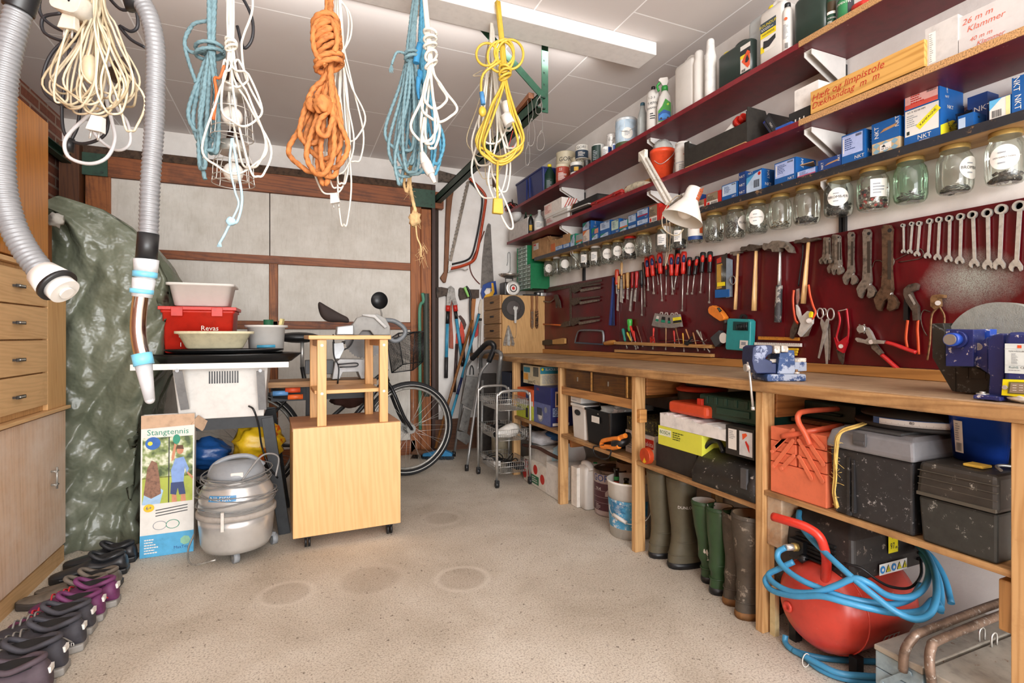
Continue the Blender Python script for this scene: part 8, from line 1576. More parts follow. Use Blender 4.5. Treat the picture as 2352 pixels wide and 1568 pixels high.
q.poly(M_,[(W*.03,hh*.37),(W*.36,hh*.37),(W*.42,hh*.46),(W*.3,hh*.5),(W*.1,hh*.5)],mat('9fc0de',.5),.002);q.poly(M_,[(W*.06,hh*.44),(W*.12,hh*.62),(W*.2,hh*.68),(W*.3,hh*.66),(W*.35,hh*.55),(W*.38,hh*.44),(W*.2,hh*.41)],mat('8a6450',.6,var=.2,vs=90),.0024)
SKN=mat('c98a68',.6);q.poly(M_,[(W*.56,hh*.60),(W*.64,hh*.68),(W*.80,hh*.69),(W*.90,hh*.60),(W*.86,hh*.57),(W*.82,hh*.62),(W*.80,hh*.51),(W*.58,hh*.51)],mat('7f9fd6',.5),.002);q.poly(M_,[(W*.56,hh*.51),(W*.80,hh*.51),(W*.84,hh*.42),(W*.72,hh*.42),(W*.69,hh*.47),(W*.66,hh*.42),(W*.55,hh*.43)],mat('2c3c6c',.5),.0022)
q.poly(M_,[(W*.57,hh*.66),(W*.62,hh*.68),(W*.66,hh*.78),(W*.62,hh*.79),(W*.57,hh*.7)],SKN,.0024);q.disc(M_,W*.73,hh*.74,W*.065,SKN,.0026,ry=hh*.03);q.poly(M_,[(W*.66,hh*.75),(W*.67,hh*.775),(W*.78,hh*.775),(W*.80,hh*.745)],mat('5a3a24',.6),.003);q.poly(M_,[(W*.88,hh*.58),(W*.98,hh*.54),(W*.97,hh*.52),(W*.86,hh*.57)],SKN,.0024);q.disc(M_,W*.66,hh*.82,W*.07,TEA,.0024,ry=hh*.035)
for x in(.58,.75):q.poly(M_,[(W*x,hh*.43),(W*(x+.08),hh*.43),(W*(x+.1),hh*.37),(W*x,hh*.37)],SKN,.0018)
q.disc(M_,W*.16,hh*.345,W*.10,mat('e8c020',.5),.003,16,ry=hh*.028);q.text('6+',.022,M_@T(W*.16,hh*.345,0),NAV,lift=.0036)
for k in range(3):q.poly(M_,[(W*.28,hh*(.28+k*.02)),(W*.88,hh*(.30+k*.02)),(W*.88,hh*(.306+k*.02)),(W*.28,hh*(.286+k*.02))],INK,.001)
for x,m_ in((.36,INKG),(.6,TEA)):q.disc(M_,W*x,hh*.215,W*.13,m_,.001,ry=hh*.032);q.disc(M_,W*x,hh*.215,W*.115,PAP,.0014,ry=hh*.028)
q.lines(M_,W*.08,hh*.02,W*.35,hh*.13,6,PAP,3);q.text('MaxToys',.018,M_@T(W*.78,hh*.045,0),NAV,lift=.0012);q.disc(M_,W*.84,hh*.09,W*.1,mat('8cc0a0',.5),.0012,7);q.build('print',None,tbx)
# ---- table saw with things on top
YS=2.75;S_=lambda X,Y:(280+X/2.1786,620+Y/2.1778);V_=lambda X,Y:(620+X/2.376,620+Y/2.376);WM=mat('d9d7d2',.45,.1,var=.04);GYM=mat('96989a',.45,.5,var=.08)
ts=thing('table_saw','white bodied table saw on a black splayed leg stand','table saw',(-.33,3.0,0))
q=MB();q.bb((-.665,YS,.845),(-.025,YS+.012,.872));q.bb((-.56,YS+.012,.855),(-.025,3.25,.865));q.build('table_top',WM,ts,bev=.001)
q=MB();q.hexa([(-.50,2.86,.60),(-.14,2.86,.60),(-.14,3.2,.60),(-.50,3.2,.60)],[(-.525,2.84,.854),(-.12,2.84,.854),(-.12,3.2,.854),(-.525,3.2,.854)],WM)
q.build('body',None,ts,bev=.004);q=MB()
for k in range(12):c=P(481+k*5.9,0,Y=2.84).x;q.bb((c-.003,2.842,.77),(c+.003,2.8465,.838),BK)
q.build('vent_slot',None,ts,kind='stuff');
for u0,u1 in((408,425),(598,603)):
 q=MB();A_,B_=P(u0,852,Y=YS+.01),P(u1,940,Y=2.83);q.beam(A_,B_,.035,.006,up=(0,1,0));q.cyl(A_+V3((0,-.005,.003)),A_+V3((0,-.013,.003)),.008,10);q.build('bracket',GYM,ts)
BLK=mat('2e3032',.5,.3,var=.12)
for y in(2.87,3.2):q=MB();q.bb((-.55,y,.545),(-.10,y+.02,.598));q.build('stand_rail',BLK,ts)
for(a,b)in(((-.125,2.88,.59),(-.045,2.87,.0)),((-.125,3.2,.59),(-.05,3.3,.0)),((-.53,2.90,.59),(-.55,2.93,.0)),((-.53,3.2,.59),(-.55,3.3,.0))):q=MB();q.beam(a,b,.055,.03,up=(0,1,0));q.build('leg',BLK,ts,bev=.002)
q=MB();q.bb((-.54,2.91,.30),(-.07,3.2,.318));q.build('lower_shelf',BLK,ts)
q=MB();q.tube([P(*S_(*p),Y=y)for*p,y in((635,680,2.83),(660,700,2.80),(685,780,2.82),(700,880,2.85),(735,980,2.85),(780,1040,2.86))],.0045,8,BK,k=5);q.build('cord',None,ts)
def bag(nm,label,c,r,m,s=3,cat='bag'):q=MB();q.ball(c,r,30,m,noise=.13,seed=s);one(q,nm,None,label,cat)
bag('plastic_bag','shiny dark blue plastic bag on the shelf under the table saw',(-.415,3.03,.402),(.11,.08,.075),mat('1c4a86',.25,bump=1,bs=25),4);bag('plastic_bag','bright yellow carrier bag with orange print under the table saw',(-.17,3.02,.436),(.12,.085,.105),mat('d8b21c',.35,bump=1,bs=22,wear='b8501c',wamt=.36,ws=7),6)
TRY=mat('131415',.3);q=MB();q.loft([[(-.305+.34*s*math.cos(a),3.0+.22*s*math.sin(a),z)for a in[i*PI/24 for i in range(48)]]for s,z in((.86,.8665),(.98,.90),(1,.905),(1,.91),(.96,.91),(.85,.885))],TRY);one(q,'serving_tray',None,'large black oval tray covering the table saw','tray')
q=MB();q.loft([[(-.31+.26*s*math.cos(a),2.90+.1*s*math.sin(a),z)for a in[i*PI/20 for i in range(40)]]for s,z in((.8,.913),(1,.928),(1,.934),(.96,.934),(.8,.92))],TRY);one(q,'serving_tray',None,'smaller black tray stacked under the cream basin','tray')
def tub(nm,label,cat,x0,x1,y0,y1,z0,z1,m,lip=.012,tp=.02,r=.03,oval=False):
 o=thing(nm,label,cat,((x0+x1)/2,(y0+y1)/2,z0));W,D,h=x1-x0,y1-y0,z1-z0
 def ring(e,z):
  a,b=W/2+e,D/2+e
  if oval:return[(a*math.cos(t),b*math.sin(t),z)for t in[i*PI/20 for i in range(40)]]
  return[(cx+r*math.cos(math.radians(a0+18*i)),cy+r*math.sin(math.radians(a0+18*i)),z)for cx,cy,a0 in((a-r,b-r,0),(-a+r,b-r,90),(-a+r,-b+r,180),(a-r,-b+r,270))for i in range(6)]
 q=MB();q.loft([ring(-tp-.01,0),ring(-tp,.005),ring(-.002,h-.014),ring(lip,h-.012),ring(lip,h),ring(-.004,h),ring(-tp-.004,.008)],m);fin(q,'shell',o);return o,W,D,h
o,W,D,h=tub('crate','red lidded plastic crate with white lettering on the table saw','crate',-.60,-.285,3.0,3.24,.911,1.125,mat('c22a1c',.4),tp=.012,lip=.004,r=.012)
q=MB();RDC=mat('c22a1c',.4);q.bb((-W/2-.012,-D/2-.012,h+.001),(W/2+.012,D/2+.012,h+.018),RDC)
for k in(-.3,.25):q.bb((W*k-.02,-D/2-.016,h-.03),(W*k+.03,-D/2-.012,h+.015),RDC)
fin(q,'lid',o,bev=.002)
q=MB();fr=frame((-W/2,-D/2-.0022,0),(1,0,0),(0,0,1));q.text('Revas',.034,fr@T(W*.66,h*.58,0),PAP,lift=.001);q.text('Mar',.034,fr@T(W*.32,h*.42,0),PAP,lift=.003)
for x in(.25,.31):q.text('1',.03,fr@T(W*x+.005,h*.2,0),PAP,lift=.004)
fin(q,'lettering',o)
o,*_=tub('storage_tub','white plastic storage tub standing on the red crate','tub',-.575,-.295,3.01,3.23,1.147,1.262,WT);o,*_=tub('basin','cream oval washing up basin in front of the red crate','basin',-.515,-.20,2.83,2.985,.935,1.02,mat('ded6b4',.4),lip=.014,tp=.035,oval=True)
o,*_=tub('bucket','round white bucket with brushes beside the cream basin','bucket',-.235,-.045,3.03,3.21,.911,1.055,WT,tp=.01,oval=True);q=MB();q.cyl((-.13,3.12,.93),(-.13,3.12,1.085),.025,12,mat('1c5a3c',.5));q.beam((-.09,3.1,.95),(-.06,3.09,1.09),.03,.015,mi=mat('d8cc90',.6));one(q,'brush',None,'green topped brush and yellow sponge standing in the white bucket','brush')
q=MB();q.cyl((-.175,2.93,.943),(-.09,2.93,.945),.008,10,mat('3f93b5',.4));one(q,'plastic_stick',None,'short light blue plastic stick lying on the black tray','stick')
# ---- vacuum cleaner
vx,vy=-.24,2.665;vc=thing('vacuum_cleaner','silver canister vacuum cleaner with grey cord wrapped round, on small wheels','vacuum cleaner',(vx,vy,0));M_=T(vx,vy,0);R0=.158;a=facing(vx,vy);ALU=mat('d2d2d0',.28,.6,var=.1,vs=8,bump=.15,bs=20)
q=MB();q.lathe([(.001,.045),(R0*.6,.045),(R0*.84,.055),(R0*.92,.08),(R0*.97,.17),(R0*.98,.20)],48,ALU,M_);q.build('tank',None,vc);q=MB();q.lathe([(R0*.98,.20),(R0*1.03,.203),(R0*1.03,.222),(R0*.98,.226)],48,mat('a39c94',.6),M_);q.build('rubber_band',None,vc)
q=MB();q.lathe([(R0*.98,.226),(R0*.95,.30),(R0*.80,.345),(R0*.74,.36)],48,ALU,M_);q.build('upper_body',None,vc);GYP=mat('8e9296',.45,var=.05)
q=MB();q.lathe([(R0*.74,.36),(R0*.73,.385),(R0*.6,.425),(R0*.3,.435),(.001,.436)],40,GYP,M_);q.build('motor_head',None,vc)
q=MB();fy=V3((-math.sin(a),math.cos(a),0));fx=V3((math.cos(a),math.sin(a),0));c=V3((vx,vy,0));q.tube([c-fy*.11+V3((0,0,.37)),c-fy*.09+V3((0,0,.42)),c-fy*.03+V3((0,0,.448)),c+fy*.05+V3((0,0,.446)),c+fy*.11+V3((0,0,.40))],.011,10,GYP,k=5);q.build('handle',None,vc)
q=MB()
for k in range(9):z=.26+.012*k+(0 if k<5 else .02);rr_=R0*(1.0 if z<.3 else .86)+.003*(k%3);q.tube([M_@V3((rr_*math.cos(t)+.004*math.sin(3*t+k),rr_*math.sin(t),z+.022*math.sin(t*1+k*1.7)))for t in[i*PI/12 for i in range(24)]],.0028,6,mat('7d7c7a',.5),closed=True)
q.tube([c+fx*.12+fy*.02+V3((0,0,.37)),c+fy*.10+fx*.06+V3((0,0,.455)),c+fy*.17+V3((0,0,.43)),c+fy*.16+V3((0,0,.34))],.0042,6,mat('8d8c8a',.5),k=6);q.build('power_cord',None,vc)
q=MB();q.wrect(a-.75,a-.02,.292,.316,R0*.985+.004,mat('3f86b8',.4),m=M_,r2=R0*.94+.004);q.wtext('NILFISK',.026,a-.42,.304,R0*.97+.006,PAP,m=M_);q.build('label',None,vc)
q=MB();q.box((vx+fx.x*R0*.62,vy+fx.y*R0*.62,.39),(.05,.03,.022),WT);q.build('switch',None,vc,bev=.003)
q=MB();e=c+fx*R0*.98-fy*.055;q.beam(e+V3((0,0,.17)),e+V3((0,0,.25)),.02,.012,mi=mat('d0ccc4',.4));q.build('clasp',None,vc)
q=MB();q.tube([c+fx*R0*.9-fy*.08+V3((0,0,.05)),c+fx*R0*.6-fy*.17+V3((0,0,.03)),c-fy*.19+V3((0,0,.06)),c-fx*.05-fy*.17+V3((0,0,.11))],.004,6,TINM,k=4);q.build('wire_foot',None,vc)
for wu,wv in((541,1292),(629,1248),(470,1200)):
 p=P(wu,wv,Z=.0);q=MB();q.cyl((p.x-.011,p.y-.004,.026),(p.x+.011,p.y+.004,.026),.026,24,GYP);q.cyl((p.x-.013,p.y-.005,.026),(p.x+.013,p.y+.005,.026),.008,12,TINM);q.build('wheel',None,vc);q=MB();q.beam((p.x,p.y,.05),tuple(c.lerp(V3((p.x,p.y,0)),.6)+V3((0,0,.07))),.03,.02);q.build('wheel_bracket',GYP,vc,bev=.002)
# ---- beech cart and stool
BCH=wood('e2b57c','dbab70',2,9,.4);BCT=wood('b98a66','98694a',0,9,.5);ct_=thing('rolling_cabinet','light beech box cabinet on black castors in the middle of the floor','cabinet',(.24,2.8,0));M_=T(-.006,2.613,0)@RZ(2.4)
q=MB();q.bb((0,0,.057),(.50,.016,.566),None or 0,M_);q.build('front_panel',BCH,ct_,.001);q=MB();q.bb((0,.0165,.057),(.016,.39,.549),0,M_);q.bb((.484,.0165,.057),(.50,.39,.549),0,M_);q.bb((.0165,.374,.057),(.4835,.39,.549),0,M_);q.bb((.0165,.0165,.057),(.4835,.3735,.073),0,M_);q.build('carcass',BCH,ct_);q=MB();q.bb((-.003,.0165,.55),(.503,.392,.567),0,M_);q.build('top',BCT,ct_,.001)
for x,y in((.065,.035),(.45,.035),(.065,.35),(.45,.35)):
 cw=thing('castor','','castor')if 0 else None;q=MB();p=M_@V3((x,y,.0));q.cyl((p.x-.013,p.y,.024),(p.x-.003,p.y,.024),.024,20,BK);q.cyl((p.x+.003,p.y,.024),(p.x+.013,p.y,.024),.024,20,BK);q.bb((p.x-.015,p.y-.012,.04),(p.x+.015,p.y+.012,.0565),BK);q.build('castor',None,ct_)
so=thing('stool','small pine step stool standing on the beech cabinet','stool',(.265,2.8,.568));M_=T(.10,2.632,.5675)@RZ(2.4);SPN=wood('dba868','c48f4e',2,9,.4);SPX=wood('dba868','c48f4e',0,9,.4)
for x,y in((0,0),(.292,0),(-.012,.29),(.27,.29)):q=MB();q.bb((x,y,0),(x+.042,y+.028,.412),SPN,M_);q.build('leg',None,so,.002)
q=MB();q.bb((-.04,-.02,.413),(.345,.335,.433),SPX,M_);q.build('seat',None,so,.003);q=MB();q.bb((-.010,.029,.15),(.30,.289,.168),SPX,M_);q.build('lower_shelf',None,so,.002);q=MB();q.bb((.0,.029,.38),(.0+.02,.289,.412),SPX,M_);q.bb((.293,.029,.38),(.313,.289,.412),SPX,M_);q.build('rail',None,so)
for x in(.021,.313):
 for z in(.155,.385):q=MB();q.cyl(M_@V3((x,-.0005,z)),M_@V3((x,-.003,z)),.006,12,STL);q.build('screw',None,so)
# ---- bicycle
bf,brr=V3((.758,3.715,.3365)),V3((-.28,3.56,.3365));bd=(bf-brr).normalized();up=V3((0,0,1));bk=thing('bicycle','black city bicycle with front basket and round mirror against the garage door','bicycle',(.24,3.63,0));Rw=.3365;BP=mat('1a1b1d',.3,var=.05)
for c in(bf,brr):
 q=MB();ring=lambda r:[c+bd*(r*math.cos(i*PI/32))+up*(r*math.sin(i*PI/32))for i in range(64)];nb=bd.cross(up)
 q.tube(ring(Rw-.02),.0195,10,mat('222224',.7),closed=True);wl=q.build('tyre',None,bk);q=MB();
 for s in(-1,1):q.tube([p+nb*s*.0165 for p in ring(Rw-.026)],.0028,6,PAP,closed=True)
 q.build('reflective_stripe',None,wl);q=MB();q.tube(ring(Rw-.05),.009,8,TINM,closed=True);q.build('rim',None,bk);q=MB()
 for i in range(32):a=i*PI/16+(i%2)*.09;b_=a+(.7 if i%4<2 else-.7);q.tube([c+(bd*math.cos(b_)+up*math.sin(b_))*.03+nb*(.02 if i%2 else-.02),c+(bd*math.cos(a)+up*math.sin(a))*(Rw-.05)],.0012,4,STL)
 q.build('spoke',None,bk);q=MB();q.cyl(c-nb*.045,c+nb*.045,.032 if c is bf else .025,24,mat('a8a8a4',.4,.5));q.cyl(c-nb*.05,c-nb*.046,.045,24,mat('a8a8a4',.4,.5));q.cyl(c-nb*.07,c+nb*.07,.006,8,BK);q.build('hub',None,bk)
nb=bd.cross(up);hd_=bf-bd*.20+up*.46;hb_=bf-bd*.16+up*.34
q=MB()
for s in(-1,1):q.tube([bf+nb*s*.055,bf+nb*s*.05-bd*.06+up*.10,bf+nb*s*.045-bd*.125+up*.26,hb_],.011,8,BP,k=4)
q.build('fork',None,bk);q=MB();sc0=brr+bd*.33+up*.46;bb0=brr+bd*.42-up*.06;q.tube([hb_,hd_],.018,10,BP);q.tube([hb_-up*-.03,bb0+bd*.1+up*.03,bb0],.016,8,BP,k=5);q.tube([hb_+up*.09,bb0+up*.15+bd*.05,bb0+up*.14],.014,8,BP,k=5);q.tube([bb0,sc0],.014,8,BP)
for s in(-1,1):q.tube([brr+nb*s*.05,bb0],.008,6,BP);q.tube([brr+nb*s*.05,sc0-up*.1],.007,6,BP)
q.build('frame',None,bk);q=MB();q.tube([hd_,hd_+up*.12,hd_+up*.14-nb*.05,hd_+up*.16-nb*.28-bd*.1,hd_+up*.15-nb*.30-bd*.2],.011,8,BP,k=5);q.tube([hd_+up*.14,hd_+up*.16+nb*.28-bd*.1,hd_+up*.15+nb*.3-bd*.2],.011,8,BP,k=5);q.build('handlebar',None,bk)
q=MB();m0=P(871,690,Y=3.45);q.lathe([(.001,-.012),(.03,-.010),(.055,.0),(.056,.006),(.001,.006)],32,BK,frame(m0,(1,.2,0),(0,0,1)));q.tube([m0+V3((0,.01,-.03)),m0+V3((.02,.03,-.10)),m0+V3((-.01,.08,-.16)),hd_+up*.16+nb*.2-bd*.05],.005,6,STL,k=4);q.build('mirror',None,bk)
q=MB();b0=[P(*V_(*p),Y=y)for*p,y in((665,560,3.6),(780,545,3.6),(835,500,3.82),(725,515,3.82))];b1=[P(*V_(*p),Y=y)for*p,y in((640,385,3.56),(790,340,3.56),(838,335,3.86),(700,345,3.86))]
for i in range(4):
 j=(i+1)%4;q.tube([b1[i],b1[j]],.005,6,BK);q.tube([b0[i],b0[j]],.004,6,BK);q.tube([b0[i],b1[i]],.004,6,BK)
 for k in range(1,22):f=k/22;q.tube([b0[i].lerp(b0[j],f),b1[i].lerp(b1[j],f)],.0012,3,BK);q.tube([b0[i].lerp(b1[i],f),b0[j].lerp(b1[j],f)],.0012,3,BK)
q.build('mesh_basket',None,bk);q=MB();q.tube([(-.04,0,0)],.01);q=MB();q.ball(tuple(sc0+up*.19-bd*.02),(.13,.07,.035),16,BK);q.tube([sc0,sc0+up*.17],.012,8,STL);q.build('saddle',None,bk)
# ---- mitre saw on folding bench
ms=thing('mitre_saw','grey mitre saw with circular blade and dark dust bag behind the beech cabinet','mitre saw',(.1,3.2,.75));PLN[:]=['Y',3.24];AL=mat('a9abac',.4,.4,var=.08);c3=lambda q,pts,th,m,of=0:cut(q,pts,th,m,of,V_)
q=MB();c3(q,[(190,490),(340,485),(340,560),(190,560)],.12,mat('4a4c4e',.5),.0);c3(q,[(330,585),(345,500),(370,480),(500,482),(515,500),(520,580),(480,582),(465,545),(385,548),(370,582)],.16,mat('b4b6b6',.4),.02);q.build('base',None,ms,bev=.003)
PLN[1]=3.16;cc=onb(V_(520,375),0);rb=110/2.376*3.05/1195
q=MB();n=40;q.prism([(rb*(1 if i%2 else .94)*math.cos(i*PI/n),rb*(1 if i%2 else .94)*math.sin(i*PI/n))for i in range(2*n)],.002,mat('55514e',.4,.4),frame(cc,(1,0,0),(0,0,1)));q.build('saw_blade',None,ms)
q=MB();c3(q,[(450,355),(445,300),(470,262),(520,244),(580,240),(625,265),(648,310),(650,355),(560,355),(540,330),(500,330),(480,355)],.05,mat('8f8d88',.45),.012);c3(q,[(500,240),(570,242),(640,310),(625,320),(565,262),(500,250)],.02,mat('b0afac',.4),.06);q.build('blade_guard',None,ms,bev=.004)
q=MB();c3(q,[(360,310),(450,300),(450,355),(355,355)],.09,AL,.02);q.build('motor',None,ms,bev=.006);q=MB();pth(q,[(615,272),(680,280),(730,315),(738,345),(715,375),(680,388),(650,370)],26,mat('6d7276',.45),.03,V_,2.376);q.build('handle',None,ms)
q=MB();q.loft([[onb(V_(x+dx,y+dy),of)for dx,dy,of in((-w_*.3,-w_,0),(0,-w_*.9,.05),(w_*.3,w_,.05),(0,w_*.9,0))]for x,y,w_ in((262,205,54),(300,235,56),(350,250,40),(400,265,22),(435,275,20))],mat('2c211e',.8,bump=.6,bs=40));q.build('dust_bag',None,ms,sub=2)
q=MB();pth(q,[(455,300),(460,360),(430,420),(370,440),(350,400),(345,350)],8,BK,.05,V_,2.376);pth(q,[(345,390),(350,470),(375,530),(370,620)],8,BK,.10,V_,2.376);q.build('cord',None,ms);q=MB();c3(q,[(345,400),(395,395),(400,430),(375,480),(350,480)],.06,AL,.0);pth(q,[(370,515),(470,508),(470,525),(380,530)],8,BK,.18,V_,2.376);q.build('pivot_arm',None,ms)
wbn=thing('folding_workbench','folding work bench with wooden jaws and coloured clamp pegs under the mitre saw','folding bench',(.1,3.2,0));z=cc.z-.0;zz=P(760,868,Y=3.2).z
q=MB();q.bb((-.13,3.08,zz-.035),(.44,3.30,zz-.005));q.build('jaw_board',wood('a87c4c','7c5428',0,9),wbn);q=MB()
for a_,b_ in(((.08,3.10,zz-.035),(.07,3.06,0)),((.40,3.10,zz-.035),(.47,3.08,0)),((.08,3.28,zz-.035),(.07,3.4,0)),((.40,3.28,zz-.035),(.47,3.4,0))):q.beam(a_,b_,.03,.03)
q.bb((-.12,3.18,zz-.12),(.44,3.2,zz-.04));q.build('stand',BLK,wbn);
for x,y,m_ in((60,672,mat('5a8fc4',.4)),(128,655,mat('c84a24',.5)),(142,692,mat('e0662a',.5))):q=MB();c=P(*V_(x,y),Y=3.02);q.cyl(c-V3((.04,0,0)),c+V3((.035,0,0)),.014,12,m_);q.beam(c+V3((-.04,0,0)),(-.1,3.1,c.z),.02,.02,mi=BLK);q.build('clamp_peg',None,wbn)
bag('cardboard_box','dark brown wicker like box behind the stool legs',(.32,3.12+.3,.62),(.12,.08,.07),mat('4a2a20',.8,bump=.5),7,'box')
# green hose and corrugated pipe by the door post
q=MB();q.tube([P(*V_(820,870),Y=4.25),P(*V_(818,400),Y=4.27),P(*V_(818,210),Y=4.27),P(*V_(838,170),Y=4.25),P(*V_(832,125),Y=4.24)],.014,10,mat('4f8a70',.5),k=5);one(q,'green_pipe',None,'bent green metal pipe standing against the door post','pipe')
q=MB();A_,B_=P(*V_(852,130),Y=4.26),P(*V_(856,690),Y=4.2);n=130;q.tube([A_.lerp(B_,i/n)for i in range(n+1)],.02,10,mat('3a4038',.6),rr=[.021 if i%2 else .029 for i in range(n+1)]);one(q,'corrugated_hose',None,'dark corrugated drain hose hanging beside the door post','hose')
# ---- wire trolley
T_=lambda X,Y:(930+X/5.227,860+Y/5.227);tr_=thing('wire_trolley','three tier silver wire trolley on black castors at the far end of the bench','trolley',(1.34,3.37,0));x0,x1,y0,y1=1.225,1.465,3.185,3.56;TU=mat('b5b3ae',.3,.7)
for y,d_ in((y0,0),(y1,.0)):
 q=MB();q.tube([(x0,y,.05),(x0,y,.56),(x0+.012,y,.605),(x0+.05,y,.63),(x1-.05,y,.63),(x1-.012,y,.605),(x1,y,.56),(x1,y,.05)],.0095,10,TU,k=4);q.build('frame_loop',None,tr_)
for zb in(.50,.30,.085):
 q=MB();a0,a1,c0,c1=x0+.012,x1-.012,y0+.0,y1;zt=zb+.075
 for z,e in((zt,0),(zt-.03,.0),(zb,.018)):q.tube([(a0+e,c0+e,z),(a1-e,c0+e,z),(a1-e,c1-e,z),(a0+e,c1-e,z),(a0+e,c0+e,z)],.0022,5,TU)
 for k in range(1,14):x=a0+(a1-a0)*k/14;q.tube([(x,c0,zt),(x,c0+.004,zb+.025),(x,c0+.018,zb),(x,c1-.018,zb),(x,c1-.004,zb+.025),(x,c1,zt)],.0013,4,TU)
 for k in range(1,20):y=c0+(c1-c0)*k/20;q.tube([(a0,y,zt),(a0+.004,y,zb+.025),(a0+.018,y,zb),(a1-.018,y,zb),(a1-.004,y,zb+.025),(a1,y,zt)],.0013,4,TU)
 q.build('wire_basket',None,tr_)
for x,y in((x0,y0),(x1,y0),(x0,y1),(x1,y1)):q=MB();q.cyl((x-.012,y,.021),(x+.012,y,.021),.021,18,BK);q.bb((x-.014,y-.016,.025),(x+.014,y+.01,.05),BK);q.build('castor',None,tr_,bev=.004)
q=MB();hdc=P(*T_(1230,665),Y=3.26);q.x=T(hdc.x,hdc.y,.352)@RZ(20)@RY(85);q.lathe([(.022,-.11),(.026,-.08),(.045,.0),(.048,.05),(.03,.09),(.001,.095)],24,mat('dedbd4',.35));q.lathe([(.018,-.112),(.001,-.111)],16,BK);q.x=I4;q.cyl((hdc.x,hdc.y+.02,.35),(hdc.x-.08,hdc.y+.06,.36),.015,10,BK);one(q,'hair_dryer',None,'white hair dryer with black cord in the middle basket of the trolley','hair dryer')
for i,(zb,l)in enumerate(((.30,'black cables tangled in the middle trolley basket'),(.085,'black chargers and cables in the lowest trolley basket'))):
 q=MB();g=random.Random(i)
 for k in range(7):c=V3((g.uniform(1.29,1.4),g.uniform(3.28,3.48),zb+.02+g.uniform(0,.05)));q.tube([c+V3((.06*math.cos(t+k),.075*math.sin(t),.012*math.sin(2*t+k)))for t in[j*PI/4 for j in range(8)]],.004,5,BK,closed=True,k=3)
 if i:q.bb((1.27,3.36,zb+.01),(1.32,3.5,zb+.045),PAP);q.bb((1.38,3.22,zb+.01),(1.44,3.28,zb+.05),BK)
 one(q,'cable_tangle',None,l,'cable')
# ---- folding step ladders
C3=lambda pts,Y:[P(*Cc(x,y),Y=yy)for x,y,yy in pts]
sl=thing('step_ladder','folded step ladder with black foam grip leaning by the trolley','step ladder',(1.2,3.95,0));ALS=mat('9c9c9a',.35,.6,var=.08)
f1,f2=P(1043,1045,Z=.01),P(1072,1078,Z=.01);t0=C3([(440,1170,3.95),(540,1060,3.86),(620,985,3.78),(680,985,3.72),(703,1045,3.72),(640,1205,3.75)],0)
q=MB();q.tube(t0,.021,12,BK,k=5);q.build('foam_grip',None,sl);q=MB();q.tube([t0[0],P(*Cc(365,1300),Y=4.08),P(*Cc(335,1568),Y=4.1),f1],.011,10,ALS,k=4);q.tube([t0[-1],P(*Cc(545,1340),Y=3.78),P(*Cc(505,1568),Y=3.80),f2],.011,10,ALS,k=4);q.tube([P(*T_(935,70),Y=3.9),P(*T_(915,960),Y=3.75)],.011,10,ALS);q.build('tube_frame',None,sl)
for f_ in(f1,f2):q=MB();q.cyl(f_-V3((0,0,.008)),f_+V3((0,0,.035)),.015,12,BK);q.build('rubber_foot',None,sl)
for pts in(((735,10),(870,30),(800,420),(668,345)),((700,400),(790,430),(740,700),(640,660)),((620,670),(730,690),(800,760),(730,840),(610,760))):q=MB();q.prism([(0,0)]*0 or[(P(*T_(*p),Y=3.97).x,P(*T_(*p),Y=3.97).z)for p in pts][::-1],.03,mat('6e6c68',.5,.4,var=.2),frame((0,3.98,0),(1,0,0),(0,0,1)));q.build('step',None,sl,bev=.003)
s2=thing('step_ladder','second grey aluminium step ladder behind the one with black grip','step ladder',(1.35,4.1,0));q=MB();q.tube([P(*T_(985,960),Y=4.1),P(*Cc(545,1300),Y=4.1),P(*Cc(560,1120),Y=4.0),P(*Cc(640,1080),Y=3.9),P(*Cc(750,1085),Y=3.66),P(*Cc(790,1130),Y=3.6),P(*Cc(770,1300),Y=3.62),P(*T_(1050,960),Y=4.0)],.016,10,mat('8a8a88',.4,.6),k=4);q.build('frame',None,s2)
q=MB();
for k in range(3):c=P(*T_(1010,100+k*330),Y=4.1);q.bb((c.x-.09,c.y-.02,c.z-.10),(c.x+.06,c.y+.02,c.z+.08))
q.build('step',mat('3a3430',.7,var=.2),s2,bev=.003)
q=MB();q.bb((1.5,3.62,.44),(1.72,3.8,.72));one(q,'tool_case',mat('262f45',.5),'dark blue case standing behind the ladders under the far bench end','case',bev=.006)
q=MB();q.bb((1.74,3.6,.0),(1.90,3.95,.42));one(q,'dark_box',mat('1d1a1c',.7),'dark box on the floor behind the wire trolley','box')
PLN[:]=['X',BDX]
